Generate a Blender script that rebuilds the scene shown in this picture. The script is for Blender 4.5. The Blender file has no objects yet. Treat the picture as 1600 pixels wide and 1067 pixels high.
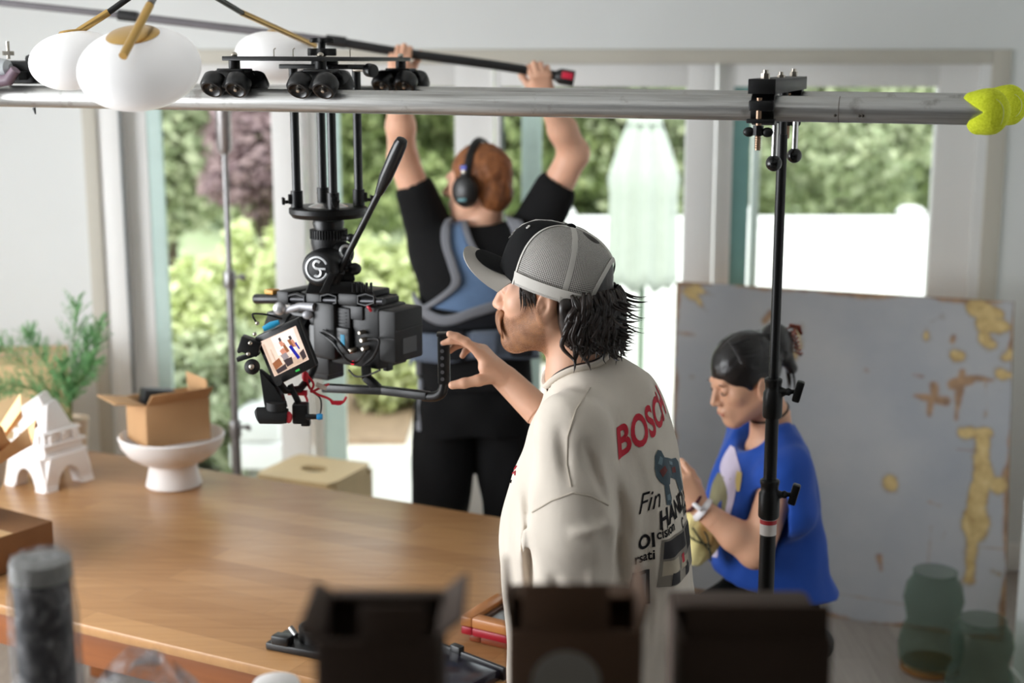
import bpy, bmesh, math, random
import numpy as np
from mathutils import Vector, Matrix, Quaternion
from mathutils.bvhtree import BVHTree
R = math.radians
SCN = bpy.context.scene
COL = SCN.collection
random.seed(7)

# ------------------------------------------------------------------ camera geometry (metres; X right, Y away, Z up)
CAMH, PITCH, FPX = 2.07, R(11.15), 50.0 / 36.0 * 1600.0
SP, CP = math.sin(PITCH), math.cos(PITCH)
def ray(px, py):
    x, y = (px - 800.0) / FPX, (533.5 - py) / FPX
    return Vector((x, CP + y * SP, -SP + y * CP))
def P(px, py, Y):
    "point of the room seen at a pixel of the photograph, at distance Y"
    d = ray(px, py)
    return Vector((0, 0, CAMH)) + d * (Y / d.y)
def PZ(px, py, z):
    d = ray(px, py)
    return Vector((0, 0, CAMH)) + d * ((z - CAMH) / d.z)
def PX(p):
    "inverse: world point to pixel"
    q = Vector(p) - Vector((0, 0, CAMH))
    zc = q.y * CP - q.z * SP
    yc = q.y * SP + q.z * CP
    return (800 + FPX * q.x / zc, 533.5 - FPX * yc / zc)

# ------------------------------------------------------------------ objects and tags
def tag(o, label=None, cat=None, group=None, kind=None):
    if label: o['label'] = label
    if cat: o['category'] = cat
    if group: o['group'] = group
    if kind: o['kind'] = kind
    return o
def thing(name, label, cat, loc, group=None):
    o = bpy.data.objects.new(name, None)
    o.empty_display_size = 0.05
    COL.objects.link(o)
    o.location = loc
    return tag(o, label, cat, group)
def root_loc(p):
    v = Vector((0, 0, 0))
    while p is not None:
        v += p.location
        p = p.parent
    return v
def finish(name, me, mat, parent=None, smooth=True, sharp=38):
    o = bpy.data.objects.new(name, me)
    COL.objects.link(o)
    if parent is not None:
        off = root_loc(parent)
        me.transform(Matrix.Translation(-off))
        o.parent = parent
    mats = mat if isinstance(mat, (list, tuple)) else [mat]
    for m in mats:
        me.materials.append(m)
    if smooth:
        me.polygons.foreach_set('use_smooth', [True] * len(me.polygons))
        if sharp:
            me.set_sharp_from_angle(angle=R(sharp))
    me.update()
    return o
def mesh_np(name, verts, faces, mat, parent=None, smooth=True, sharp=None, midx=None):
    me = bpy.data.meshes.new(name)
    v = np.asarray(verts, dtype=np.float32)
    f = np.asarray(faces, dtype=np.int32)
    me.vertices.add(len(v)); me.vertices.foreach_set('co', v.ravel())
    k = f.shape[1]
    me.loops.add(f.size); me.loops.foreach_set('vertex_index', f.ravel())
    me.polygons.add(len(f))
    me.polygons.foreach_set('loop_start', np.arange(0, f.size, k, dtype=np.int32))
    me.update(calc_edges=True)
    me.validate()
    o = finish(name, me, mat, parent, smooth, sharp)
    if midx is not None:
        me.polygons.foreach_set('material_index', np.asarray(midx, dtype=np.int32))
    return o
def basis(z, x=None):
    "3x3 with columns x,y,z from a z direction and a hint for x"
    z = Vector(z).normalized()
    h = Vector(x) if x is not None else (Vector((1, 0, 0)) if abs(z.x) < 0.9 else Vector((0, 1, 0)))
    y = z.cross(h).normalized()
    xx = y.cross(z).normalized()
    return Matrix((xx, y, z)).transposed()
def rotz(a): return Matrix.Rotation(a, 3, 'Z')

class MB:
    "collects shapes and links them as ONE mesh object"
    def __init__(s): s.bm = bmesh.new()
    def _add(s, vs, fs):
        bv = [s.bm.verts.new(v) for v in vs]
        out = []
        for f in fs:
            try: out.append(s.bm.faces.new([bv[i] for i in f]))
            except ValueError: pass
        return bv, out
    def box(s, c, size, rot=None, bev=0.0, seg=2):
        rot = rot or Matrix.Identity(3)
        x, y, z = [k * 0.5 for k in size]
        pts = [(-x,-y,-z),(x,-y,-z),(x,y,-z),(-x,y,-z),(-x,-y,z),(x,-y,z),(x,y,z),(-x,y,z)]
        bv, fc = s._add([Vector(c) + rot @ Vector(p) for p in pts],
               [(0,3,2,1),(4,5,6,7),(0,1,5,4),(1,2,6,5),(2,3,7,6),(3,0,4,7)])
        if bev:
            ed = list({e for f in fc for e in f.edges})
            bmesh.ops.bevel(s.bm, geom=ed, offset=bev, segments=seg, profile=0.5, affect='EDGES')
        return s
    def hull8(s, pts, bev=0.0):
        "box from 8 corners: bottom ring of four, top ring of four"
        bv, fc = s._add(pts, [(0,3,2,1),(4,5,6,7),(0,1,5,4),(1,2,6,5),(2,3,7,6),(3,0,4,7)])
        if bev:
            ed = list({e for f in fc for e in f.edges})
            bmesh.ops.bevel(s.bm, geom=ed, offset=bev, segments=2, profile=0.5, affect='EDGES')
        return s
    def tube(s, pts, r, n=12, cap=True, flat=None):
        pts = [Vector(p) for p in pts]
        rs = r if isinstance(r, (list, tuple)) else [r] * len(pts)
        t0 = (pts[1] - pts[0]).normalized()
        b = basis(t0)
        rings = []
        for i, p in enumerate(pts):
            if i == 0: t = t0
            elif i == len(pts) - 1: t = (pts[i] - pts[i-1]).normalized()
            else: t = ((pts[i+1] - pts[i]).normalized() + (pts[i] - pts[i-1]).normalized()).normalized()
            q = (b @ Vector((0, 0, 1))).rotation_difference(t)
            b = q.to_matrix() @ b
            ux, uy = b @ Vector((1, 0, 0)), b @ Vector((0, 1, 0))
            fx = flat if flat else 1.0
            rings.append([s.bm.verts.new(p + (ux * math.cos(2*math.pi*k/n) + uy * math.sin(2*math.pi*k/n) * fx) * max(rs[i], 1e-5)) for k in range(n)])
        for a, c in zip(rings[:-1], rings[1:]):
            for k in range(n):
                s.bm.faces.new((a[k], a[(k+1) % n], c[(k+1) % n], c[k]))
        if cap:
            s.bm.faces.new(list(reversed(rings[0]))); s.bm.faces.new(rings[-1])
        return s
    def cyl(s, a, b, r, r1=None, n=20, bev=0.0):
        a, b = Vector(a), Vector(b)
        r1 = r if r1 is None else r1
        if bev:
            u = (b - a).normalized()
            return s.tube([a, a + u*bev*0.3, a + u*bev, b - u*bev, b - u*bev*0.3, b], [r - bev, r - bev*0.3, r, r1, r1 - bev*0.3, r1 - bev], n)
        return s.tube([a, b], [r, r1], n)
    def lathe(s, prof, c=(0,0,0), rot=None, n=36, sx=1.0, sy=1.0):
        rot = rot or Matrix.Identity(3)
        c = Vector(c)
        rings = []
        for (r, z) in prof:
            if r < 1e-6:
                rings.append([s.bm.verts.new(c + rot @ Vector((0, 0, z)))])
            else:
                rings.append([s.bm.verts.new(c + rot @ Vector((r*sx*math.cos(2*math.pi*k/n), r*sy*math.sin(2*math.pi*k/n), z))) for k in range(n)])
        for a, b in zip(rings[:-1], rings[1:]):
            for k in range(n):
                k2 = (k+1) % n
                if len(a) == 1 and len(b) == 1: continue
                if len(a) == 1: s.bm.faces.new((a[0], b[k2], b[k]))
                elif len(b) == 1: s.bm.faces.new((a[k], a[k2], b[0]))
                else: s.bm.faces.new((a[k], a[k2], b[k2], b[k]))
        return s
    def ell(s, c, rad, rot=None, u=24, v=14):
        prof = [(math.sin(math.pi*i/v), -math.cos(math.pi*i/v)) for i in range(v+1)]
        prof[0] = (0, -1); prof[-1] = (0, 1)
        rot = rot or Matrix.Identity(3)
        rad = (rad, rad, rad) if isinstance(rad, (int, float)) else rad
        S = Matrix.Diagonal(Vector(rad))
        return s.lathe(prof, c, rot @ S, u)
    def torus(s, c, Rr, r, rot=None, n=36, m=10, sx=1.0, sy=1.0):
        rot = rot or Matrix.Identity(3)
        c = Vector(c)
        rg = []
        for i in range(n):
            a = 2*math.pi*i/n
            rg.append([s.bm.verts.new(c + rot @ Vector(((Rr*sx + r*math.cos(2*math.pi*j/m))*math.cos(a), (Rr*sy + r*math.cos(2*math.pi*j/m))*math.sin(a), r*math.sin(2*math.pi*j/m)))) for j in range(m)])
        for i in range(n):
            a, b = rg[i], rg[(i+1) % n]
            for j in range(m):
                s.bm.faces.new((a[j], b[j], b[(j+1) % m], a[(j+1) % m]))
        return s
    def prism(s, poly, depth, c=(0,0,0), rot=None, bev=0.0):
        "2-D outline in the local xy plane, pulled along local z from -depth/2 to depth/2"
        rot = rot or Matrix.Identity(3)
        c = Vector(c); n = len(poly)
        lo = [c + rot @ Vector((x, y, -depth/2)) for x, y in poly]
        hi = [c + rot @ Vector((x, y, depth/2)) for x, y in poly]
        bv, fc = s._add(lo + hi, [tuple(reversed(range(n))), tuple(range(n, 2*n))] + [(i, (i+1) % n, n + (i+1) % n, n + i) for i in range(n)])
        if bev:
            ed = list({e for f in fc[:2] for e in f.edges})
            bmesh.ops.bevel(s.bm, geom=ed, offset=bev, segments=2, profile=0.5, affect='EDGES')
        return s
    def sheet(s, grid, th=0.0):
        "grid[i][j] of points as a surface, optionally with thickness"
        v = [[s.bm.verts.new(p) for p in row] for row in grid]
        fs = []
        for i in range(len(v)-1):
            for j in range(len(v[0])-1):
                fs.append(s.bm.faces.new((v[i][j], v[i+1][j], v[i+1][j+1], v[i][j+1])))
        if th:
            bmesh.ops.recalc_face_normals(s.bm, faces=fs)
            bmesh.ops.solidify(s.bm, geom=fs, thickness=th)
        return s
    def build(s, name, mat, parent=None, smooth=True, sharp=38):
        bmesh.ops.recalc_face_normals(s.bm, faces=s.bm.faces[:])
        me = bpy.data.meshes.new(name)
        s.bm.to_mesh(me); s.bm.free()
        return finish(name, me, mat, parent, smooth, sharp)

def bez(p0, p1, p2, p3, n=14):
    p0, p1, p2, p3 = map(Vector, (p0, p1, p2, p3))
    out = []
    for i in range(n+1):
        t = i / n
        out.append(p0*(1-t)**3 + p1*3*t*(1-t)**2 + p2*3*t*t*(1-t) + p3*t**3)
    return out
def spline(pts, m=8):
    "Catmull-Rom through points"
    pts = [Vector(p) for p in pts]
    q = [pts[0]*2 - pts[1]] + pts + [pts[-1]*2 - pts[-2]]
    out = []
    for i in range(1, len(q)-2):
        for k in range(m):
            t = k / m
            out.append(0.5*((2*q[i]) + (q[i+1]-q[i-1])*t + (2*q[i-1]-5*q[i]+4*q[i+1]-q[i+2])*t*t + (3*q[i]-q[i-1]-3*q[i+1]+q[i+2])*t**3))
    out.append(pts[-1])
    return out

# ------------------------------------------------------------------ materials
def C(r, g, b):
    f = lambda c: (c/255/12.92) if c/255 <= 0.04045 else ((c/255+0.055)/1.055)**2.4
    return (f(r), f(g), f(b), 1.0)
class NT:
    "short-hand over a material's node tree"
    def __init__(s, name):
        s.m = bpy.data.materials.new(name); s.m.use_nodes = True
        s.t = s.m.node_tree; s.t.nodes.clear()
        s.out = s.t.nodes.new('ShaderNodeOutputMaterial')
    def n(s, kind, **kw):
        nd = s.t.nodes.new('ShaderNode' + kind)
        for k, v in kw.items():
            if k in nd.inputs.keys(): s.set(nd, k, v)
            else: setattr(nd, k, v)
        return nd
    def set(s, nd, k, v):
        if isinstance(v, bpy.types.NodeSocket): s.t.links.new(v, nd.inputs[k])
        else: nd.inputs[k].default_value = v
    def l(s, a, b): s.t.links.new(a, b)
    def coord(s, scale=(1,1,1), rot=(0,0,0), kind='Object'):
        tc = s.n('TexCoord'); mp = s.n('Mapping')
        s.l(tc.outputs[kind], mp.inputs['Vector'])
        mp.inputs['Scale'].default_value = scale; mp.inputs['Rotation'].default_value = rot
        return mp.outputs['Vector']
    def noise(s, vec, scale, detail=4, rough=0.55, dist=0.0):
        nz = s.n('TexNoise'); s.l(vec, nz.inputs['Vector'])
        nz.inputs['Scale'].default_value = scale; nz.inputs['Detail'].default_value = detail
        nz.inputs['Roughness'].default_value = rough; nz.inputs['Distortion'].default_value = dist
        return nz.outputs['Fac']
    def ramp(s, fac, stops, interp='LINEAR'):
        r = s.n('ValToRGB'); s.l(fac, r.inputs['Fac'])
        cr = r.color_ramp; cr.interpolation = interp
        while len(cr.elements) < len(stops): cr.elements.new(0.5)
        for e, (p, c) in zip(cr.elements, stops):
            e.position = p; e.color = c if len(c) == 4 else (*c, 1)
        return r.outputs['Color']
    def mix(s, fac, a, b, blend='MIX'):
        m = s.n('Mix'); m.data_type = 'RGBA'; m.blend_type = blend
        for i, v in ((0, fac), (6, a), (7, b)):
            if isinstance(v, bpy.types.NodeSocket): s.l(v, m.inputs[i])
            else: m.inputs[i].default_value = v
        return m.outputs[2]
    def math(s, op, a, b=None, clamp=False):
        m = s.n('Math'); m.operation = op; m.use_clamp = clamp
        for i, v in ((0, a), (1, b)):
            if v is None: continue
            if isinstance(v, bpy.types.NodeSocket): s.l(v, m.inputs[i])
            else: m.inputs[i].default_value = v
        return m.outputs[0]
    def bump(s, h, strength=0.2, dist=0.01):
        b = s.n('Bump'); s.l(h, b.inputs['Height'])
        b.inputs['Strength'].default_value = strength; b.inputs['Distance'].default_value = dist
        return b.outputs['Normal']
    def principled(s, **kw):
        p = s.n('BsdfPrincipled')
        for k, v in kw.items(): s.set(p, k.replace('_', ' '), v)
        s.l(p.outputs[0], s.out.inputs['Surface'])
        return p
MATS = {}
def M(name, col, rough=0.5, metal=0.0, var=0.06, vs=12.0, bump=0.0, bs=60.0, stretch=(1,1,1), **kw):
    "plain procedural surface: a base colour broken up by noise, optional grain"
    if name in MATS: return MATS[name]
    t = NT(name); v = t.coord(stretch)
    f = t.noise(v, vs)
    c = Vector(col[:3])
    col_o = t.ramp(f, [(0.25, tuple(c*(1-var))), (0.75, tuple(min(1, x) for x in c*(1+var)))])
    a = dict(Base_Color=col_o, Roughness=rough, Metallic=metal)
    if bump: a['Normal'] = t.bump(t.noise(v, bs, 6), bump, 0.004)
    a.update(kw)
    t.principled(**a)
    MATS[name] = t.m
    return t.m
# ------------------------------------------------------------------ camera, world, light
cam = bpy.data.cameras.new('camera'); camo = bpy.data.objects.new('camera', cam); COL.objects.link(camo)
camo.location = (0, 0, CAMH); camo.rotation_euler = (R(90) - PITCH, 0, 0)
cam.lens = 50; cam.sensor_width = 36; cam.clip_start = 0.05; cam.clip_end = 200
cam.dof.use_dof = True; cam.dof.focus_distance = 2.78; cam.dof.aperture_fstop = 2.2; cam.dof.aperture_blades = 0
SCN.camera = camo
vs_ = SCN.view_settings
vs_.view_transform = 'Standard'; vs_.look = 'None'; vs_.gamma = 1.0; vs_.exposure = 0.40; vs_.use_curve_mapping = False
SCN.cycles.use_denoising = True
SCN.cycles.max_bounces = 10; SCN.cycles.diffuse_bounces = 5; SCN.cycles.transparent_max_bounces = 16
SCN.cycles.caustics_reflective = False; SCN.cycles.caustics_refractive = False
SCN.cycles.sample_clamp_indirect = 6.0

w = bpy.data.worlds.new('world'); SCN.world = w; w.use_nodes = True
wt = w.node_tree; wt.nodes.clear()
wo = wt.nodes.new('ShaderNodeOutputWorld'); bg = wt.nodes.new('ShaderNodeBackground')
tcw = wt.nodes.new('ShaderNodeTexCoord'); nzw = wt.nodes.new('ShaderNodeTexNoise'); crw = wt.nodes.new('ShaderNodeValToRGB')
nzw.inputs['Scale'].default_value = 2.0
wt.links.new(tcw.outputs['Generated'], nzw.inputs['Vector']); wt.links.new(nzw.outputs['Fac'], crw.inputs['Fac'])
crw.color_ramp.elements[0].color = (0.80, 0.88, 1.0, 1); crw.color_ramp.elements[1].color = (1.0, 1.0, 1.0, 1)
wt.links.new(crw.outputs['Color'], bg.inputs['Color']); bg.inputs['Strength'].default_value = 1.9
wt.links.new(bg.outputs[0], wo.inputs[0])

def sun(name, rot, e, ang, col=(1, 0.96, 0.88)):
    l = bpy.data.lights.new(name, 'SUN'); l.energy = e; l.angle = R(ang); l.color = col
    o = bpy.data.objects.new(name, l); COL.objects.link(o); o.rotation_euler = rot
    return o
sun('sun', (R(34), R(-8), 0), 2.6, 3.0)          # over the roof from behind the house, on to the garden
def area(name, loc, target, sx, sy, e, col=(1, 1, 1)):
    l = bpy.data.lights.new(name, 'AREA'); l.shape = 'RECTANGLE'; l.size = sx; l.size_y = sy; l.energy = e; l.color = col
    o = bpy.data.objects.new(name, l); COL.objects.link(o); o.location = loc
    o.rotation_euler = (Vector(target) - Vector(loc)).to_track_quat('-Z', 'Y').to_euler()
    return o

# ------------------------------------------------------------------ room shell
YW = 5.60            # inner face of the window wall
WT = 0.16            # its thickness
XL, XR, YB, ZC = -3.1, 2.45, -4.2, 2.62
OL, OR_ = P(163, 400, YW).x, P(1537, 300, YW).x     # the wide opening with the sliding doors
OT = P(1300, 100, YW).z
m_wall = M('wall_paint', C(234, 236, 235), 0.75, var=0.015, vs=3, bump=0.05, bs=140)
m_white = M('white_trim_paint', C(248, 247, 245), 0.45, var=0.01, vs=4)
m_casing = M('casing_shade_tone', C(205, 200, 188), 0.6, var=0.02, vs=4)  # darker beige puts the shadow line of the casing profile into its colour
def slab(name, lo, hi, mat, parent=None, kind='structure', bev=0.0):
    c = [(a+b)/2 for a, b in zip(lo, hi)]
    o = MB().box(c, [b-a for a, b in zip(lo, hi)], bev=bev).build(name, mat, parent)
    if parent is None: o['kind'] = kind
    return o
# window wall: left piece, right piece, header, in one mesh
wb = MB()
def wbox(lo, hi): wb.box([(a+b)/2 for a, b in zip(lo, hi)], [b-a for a, b in zip(lo, hi)])
wbox((XL, YW, 0), (OL, YW+WT, ZC)); wbox((OR_, YW, 0), (XR, YW+WT, ZC)); wbox((OL, YW, OT), (OR_, YW+WT, ZC))
wb.build('wall_back', m_wall)['kind'] = 'structure'
# left wall with a window opening outside the picture; it lights the room
LW = (1.0, 3.7, 0.75, 2.3)
wb = MB()
wbox((XL-0.15, YB, 0), (XL, LW[0], ZC)); wbox((XL-0.15, LW[1], 0), (XL, YW+WT, ZC))
wbox((XL-0.15, LW[0], 0), (XL, LW[1], LW[2])); wbox((XL-0.15, LW[0], LW[3]), (XL, LW[1], ZC))
wb.build('wall_left', m_wall)['kind'] = 'structure'
wb = MB()
wbox((1.66, YB, 0), (1.82, 4.42, ZC)); wbox((1.82, 4.30, 0), (XR+0.15, 4.42, ZC)); wbox((XR, 4.42, 0), (XR+0.15, YW+WT, ZC))
wb.build('wall_right', m_wall)['kind'] = 'structure'
slab('wall_front', (XL-0.15, YB-0.15, 0), (1.86, YB, ZC), m_wall)
slab('ceiling', (XL-0.15, YB-0.15, ZC), (XR+0.15, YW+WT, ZC+0.2), m_wall)
# floor: pale washed boards
t = NT('floor_boards'); v = t.coord((1, 1, 1), (0, 0, R(90)))
br = t.n('TexBrick'); t.l(v, br.inputs['Vector'])
br.inputs['Scale'].default_value = 1.0; br.inputs['Brick Width'].default_value = 1.4; br.inputs['Row Height'].default_value = 0.14
br.inputs['Mortar Size'].default_value = 0.0015; br.offset = 0.37
br.inputs['Color1'].default_value = C(168, 158, 150); br.inputs['Color2'].default_value = C(152, 142, 134); br.inputs['Mortar'].default_value = C(120, 110, 102)
gr = t.noise(t.coord((30, 1.5, 1)), 3, 6)
t.principled(Base_Color=t.mix(0.35, br.outputs['Color'], t.ramp(gr, [(0.3, C(134, 124, 116)), (0.7, C(184, 176, 168))])), Roughness=0.42)
slab('floor', (XL-0.15, YB-0.15, -0.12), (XR+0.15, YW+WT, 0), t.m)
# casing round the opening, as a raised band on the wall
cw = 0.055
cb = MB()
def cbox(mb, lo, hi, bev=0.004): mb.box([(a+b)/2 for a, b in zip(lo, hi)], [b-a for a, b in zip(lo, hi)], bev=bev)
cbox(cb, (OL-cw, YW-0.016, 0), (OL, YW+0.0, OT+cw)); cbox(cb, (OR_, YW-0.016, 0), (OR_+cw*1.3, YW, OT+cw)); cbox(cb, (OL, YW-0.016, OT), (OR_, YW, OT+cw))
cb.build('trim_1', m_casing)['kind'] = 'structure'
bb = MB()
cbox(bb, (XL, YW-0.014, 0), (OL-cw, YW, 0.12)); cbox(bb, (OR_+cw*1.3, YW-0.014, 0), (XR, YW, 0.12))
bb.build('baseboard_back', m_white)['kind'] = 'structure'
bb = MB(); cbox(bb, (1.648, YB, 0), (1.66, 4.42, 0.10)); bb.build('baseboard_right', m_white)['kind'] = 'structure'

# ------------------------------------------------------------------ sliding glass doors
t = NT('door_glass')
tr = t.n('BsdfTransparent'); tr.inputs['Color'].default_value = (0.95, 0.972, 0.955, 1)
gl = t.n('BsdfGlossy'); gl.inputs['Roughness'].default_value = 0.02
lw = t.n('LayerWeight'); lw.inputs['Blend'].default_value = 0.12
wav = t.noise(t.coord(), 1.3); t.l(t.bump(wav, 0.02, 0.02), gl.inputs['Normal'])
mx = t.n('MixShader'); t.l(lw.outputs['Fresnel'], mx.inputs[0]); t.l(tr.outputs[0], mx.inputs[1]); t.l(gl.outputs[0], mx.inputs[2])
t.l(mx.outputs[0], t.out.inputs['Surface'])
m_glass = t.m
m_reflection_tint = M('teal_reflection_tint', C(120, 165, 160), 0.25, var=0.05)  # teal strips in the greenish glass: frame reflections put in as colour
m_reflection_tint2 = M('pale_mint_reflection_tint', C(206, 230, 224), 0.3, var=0.04)
m_seal = M('grey_door_seal', C(120, 124, 124), 0.6)
GT = P(800, 136, YW+0.1).z
def door(n, x0, x1, y, wl, wr, reflection_l=0.0, reflection_r=0.0, top=GT, em_=None):
    root = bpy.data.objects.new(f'window_{n}', None); COL.objects.link(root); root.location = ((x0+x1)/2, y, 0); root['kind'] = 'structure'
    f = MB(); d = 0.05
    cbox(f, (x0, y-d/2, 0.0), (x0+wl, y+d/2, OT)); cbox(f, (x1-wr, y-d/2, 0.0), (x1, y+d/2, OT))
    cbox(f, (x0+wl, y-d/2, top), (x1-wr, y+d/2, OT)); cbox(f, (x0+wl, y-d/2, 0.0), (x1-wr, y+d/2, 0.10))
    f.build('frame', m_white, root)
    g = MB().box(((x0+wl+x1-wr)/2, y, (top+0.10)/2), (x1-x0-wl-wr+0.004, 0.008, top-0.10+0.004)).build('pane', m_glass, root)
    if reflection_l or reflection_r:
        e = MB()
        if reflection_l: cbox(e, (x0+wl, y-0.018, 0.10), (x0+wl+reflection_l, y+0.018, top), 0)
        if reflection_r: cbox(e, (x1-wr-reflection_r, y-0.018, 0.10), (x1-wr, y+0.018, top), 0)
        e.build('reflection_strip', em_ or m_reflection_tint, root)
    return root
def wx(px, dy): return P(px, 350, YW+dy).x
door(1, wx(204, .10), wx(478, .10), YW+0.10, wx(238, .10)-wx(204, .10), wx(478, .10)-wx(430, .10), reflection_l=0.055, reflection_r=0.0, em_=m_reflection_tint2)
door(2, wx(482, .155), wx(772, .155), YW+0.155, wx(500, .155)-wx(482, .155), wx(772, .155)-wx(712, .155), reflection_l=0.09, reflection_r=0.0, em_=m_reflection_tint2)
door(3, wx(774, .10), wx(1112, .10), YW+0.10, wx(782, .10)-wx(774, .10), wx(1112, .10)-wx(1068, .10), reflection_l=0.0, reflection_r=0.0)
door(4, wx(1114, .155), wx(1537, .155), YW+0.155, wx(1140, .155)-wx(1114, .155), wx(1537, .155)-wx(1452, .155), reflection_l=0.07, reflection_r=0.0)
# folded-back leaves and door edges seen through the panes
def stile(n, px0, px1, dy, mat):
    o = MB(); cbox(o, (wx(px0, dy), YW+dy-0.02, 0.0), (wx(px1, dy), YW+dy+0.02, GT+0.02), 0.003)
    o.build(f'trim_{n}', mat)['kind'] = 'structure'
stile(2, 815, 846, 0.30, M('pale_aqua_frame', C(214, 232, 228), 0.4))
stile(3, 1171, 1183, 0.30, m_white)
stile(4, 774, 788, 0.24, m_seal)
fj = MB(); cbox(fj, (OL, YW+0.004, 0), (wx(204, .10), YW+WT, OT), 0.003); fj.build('trim_5', m_white)['kind'] = 'structure'
cb = MB(); cbox(cb, (wx(197, .02)-0.004, YW-0.004, 0), (wx(197, .02)+0.008, YW+0.01, OT), 0.001); cb.build('trim_6', m_seal)['kind'] = 'structure'

# ------------------------------------------------------------------ light of the room: daylight through the left window, with dark panels added behind
area('daylight_left_window', (XL-0.05, (LW[0]+LW[1])/2, (LW[2]+LW[3])/2), (0, 2.5, 1.1), LW[1]-LW[0], LW[3]-LW[2], 100, (0.955, 0.98, 1.0))
# unseen dark panels, added behind the lens to keep that side dim
m_dim = M('dimming_panel_dark', C(58, 52, 48), 0.6)
slab('wall_dimmer_front', (XL, YB, 0), (1.66, YB+0.05, ZC), m_dim)
slab('wall_dimmer_left', (XL, YB+0.05, 0), (XL+0.05, 0.9, ZC), m_dim)
slab('wall_dimmer_right', (1.60, YB+0.05, 0), (1.66, 1.6, ZC), m_dim)
# ------------------------------------------------------------------ garden beyond the doors
m_patio = M('patio_concrete', C(222, 218, 210), 0.85, var=0.05, vs=2.5, bump=0.15, bs=80)
slab('patio_ground', (-9, YW+WT, -0.30), (9, 11.0, -0.12), m_patio)
m_lawn = M('lawn', C(176, 190, 150), 0.9, var=0.25, vs=6)
slab('lawn_ground', (-16, 11.0, -0.32), (16, 40, -0.16), m_lawn)
m_soil = M('flower_bed_soil', C(150, 128, 108), 0.9, var=0.2, vs=14, bump=0.4, bs=40)
slab('bed_ground', (-2.6, 8.0, -0.13), (-0.62, 9.6, -0.09), m_soil)
m_fence = M('white_vinyl', C(245, 246, 246), 0.5, var=0.01)
fx0, fx1, FY = P(880, 340, 9.5).x, 6.2, 9.5
ft = P(1300, 338, FY).z
fr = thing('vinyl_fence', 'white vinyl privacy fence with capped posts beyond the glass doors', 'fence', ((fx0+fx1)/2, FY, -0.12))
posts = [fx0, P(1158, 338, FY).x, P(1424, 338, FY).x, P(1424, 338, FY).x+1.9, fx1]
for a, b in zip(posts[:-1], posts[1:]):
    o = MB(); cbox(o, (a+0.05, FY-0.02, -0.12), (b-0.05, FY+0.02, ft-0.03), 0.004)
    for k in range(int((b-a-0.1)/0.16)):
        cbox(o, (a+0.05+0.16*k+0.07, FY-0.026, -0.02), (a+0.05+0.16*k+0.09, FY-0.02, ft-0.08), 0.0)
    o.build('panel', m_fence, fr)
    o = MB(); cbox(o, (a+0.05, FY-0.035, ft-0.06), (b-0.05, FY+0.035, ft), 0.006); o.build('rail', m_fence, fr)
for a in posts:
    o = MB(); cbox(o, (a-0.06, FY-0.06, -0.12), (a+0.06, FY+0.06, ft+0.02), 0.006)
    o.prism([(-0.085, 0), (0.085, 0), (0.05, 0.045), (-0.05, 0.045)], 0.16, (a, FY, ft+0.02), basis((0, -1, 0), (1, 0, 0)))
    o.build('post', m_fence, fr)

def leaf_mat(name, dark, light, rough=0.55, trans=0.25):
    t = NT(name)
    g = t.n('NewGeometry')
    c = t.ramp(g.outputs['Random Per Island'], [(0.0, dark), (1.0, light)])
    d = t.n('BsdfPrincipled'); t.l(c, d.inputs['Base Color']); d.inputs['Roughness'].default_value = rough
    tl = t.n('BsdfTranslucent'); t.l(c, tl.inputs['Color'])
    mx = t.n('MixShader'); mx.inputs[0].default_value = trans
    t.l(d.outputs[0], mx.inputs[1]); t.l(tl.outputs[0], mx.inputs[2]); t.l(mx.outputs[0], t.out.inputs['Surface'])
    return t.m
def leaves(name, blobs, n, size, mat, parent, seed, up=0.4):
    rng = np.random.default_rng(seed)
    vol = np.array([b[1][0]*b[1][1]*b[1][2] for b in blobs]) ** (2/3); vol /= vol.sum()
    which = rng.choice(len(blobs), n, p=vol)
    d = rng.normal(size=(n, 3)); d /= np.linalg.norm(d, axis=1)[:, None]
    rad = 0.45 + 0.55*rng.random(n)**0.7
    rad *= 1 + 0.13*np.sin(d[:, 0]*5+seed)*np.sin(d[:, 2]*6+which) + 0.1*np.sin(d[:, 1]*11+which*2)
    c = np.array([b[0] for b in blobs])[which]; rr = np.array([b[1] for b in blobs])[which]
    p = c + d*rr*rad[:, None]
    nrm = d*0.7 + rng.normal(size=(n, 3))*0.6 + np.array([0, 0, up]); nrm /= np.linalg.norm(nrm, axis=1)[:, None]
    a = np.cross(nrm, rng.normal(size=(n, 3))); a /= np.linalg.norm(a, axis=1)[:, None]
    b = np.cross(nrm, a)
    s = size*(0.6+0.8*rng.random(n))[:, None]
    q = np.stack([p-a*s, p+b*s*0.55+nrm*s*0.15, p+a*s, p-b*s*0.55+nrm*s*0.15], 1).reshape(-1, 3)
    f = np.arange(4*n).reshape(n, 4)
    return mesh_np(name, q, f, mat, parent, smooth=False)
m_bark = M('tree_bark', C(92, 78, 66), 0.9, var=0.3, vs=10, bump=0.5, bs=30)
lf_dark = leaf_mat('leaf_dark_green', C(98, 114, 76), C(166, 178, 130))
lf_mid = leaf_mat('leaf_mid_green', C(122, 140, 88), C(194, 204, 150))
lf_pale = leaf_mat('leaf_yellow_green', C(190, 202, 140), C(236, 240, 196))
lf_red = leaf_mat('leaf_purple', C(120, 96, 102), C(176, 152, 152))
lf_soft = leaf_mat('leaf_grey_green', C(144, 158, 120), C(210, 216, 182))
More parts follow.
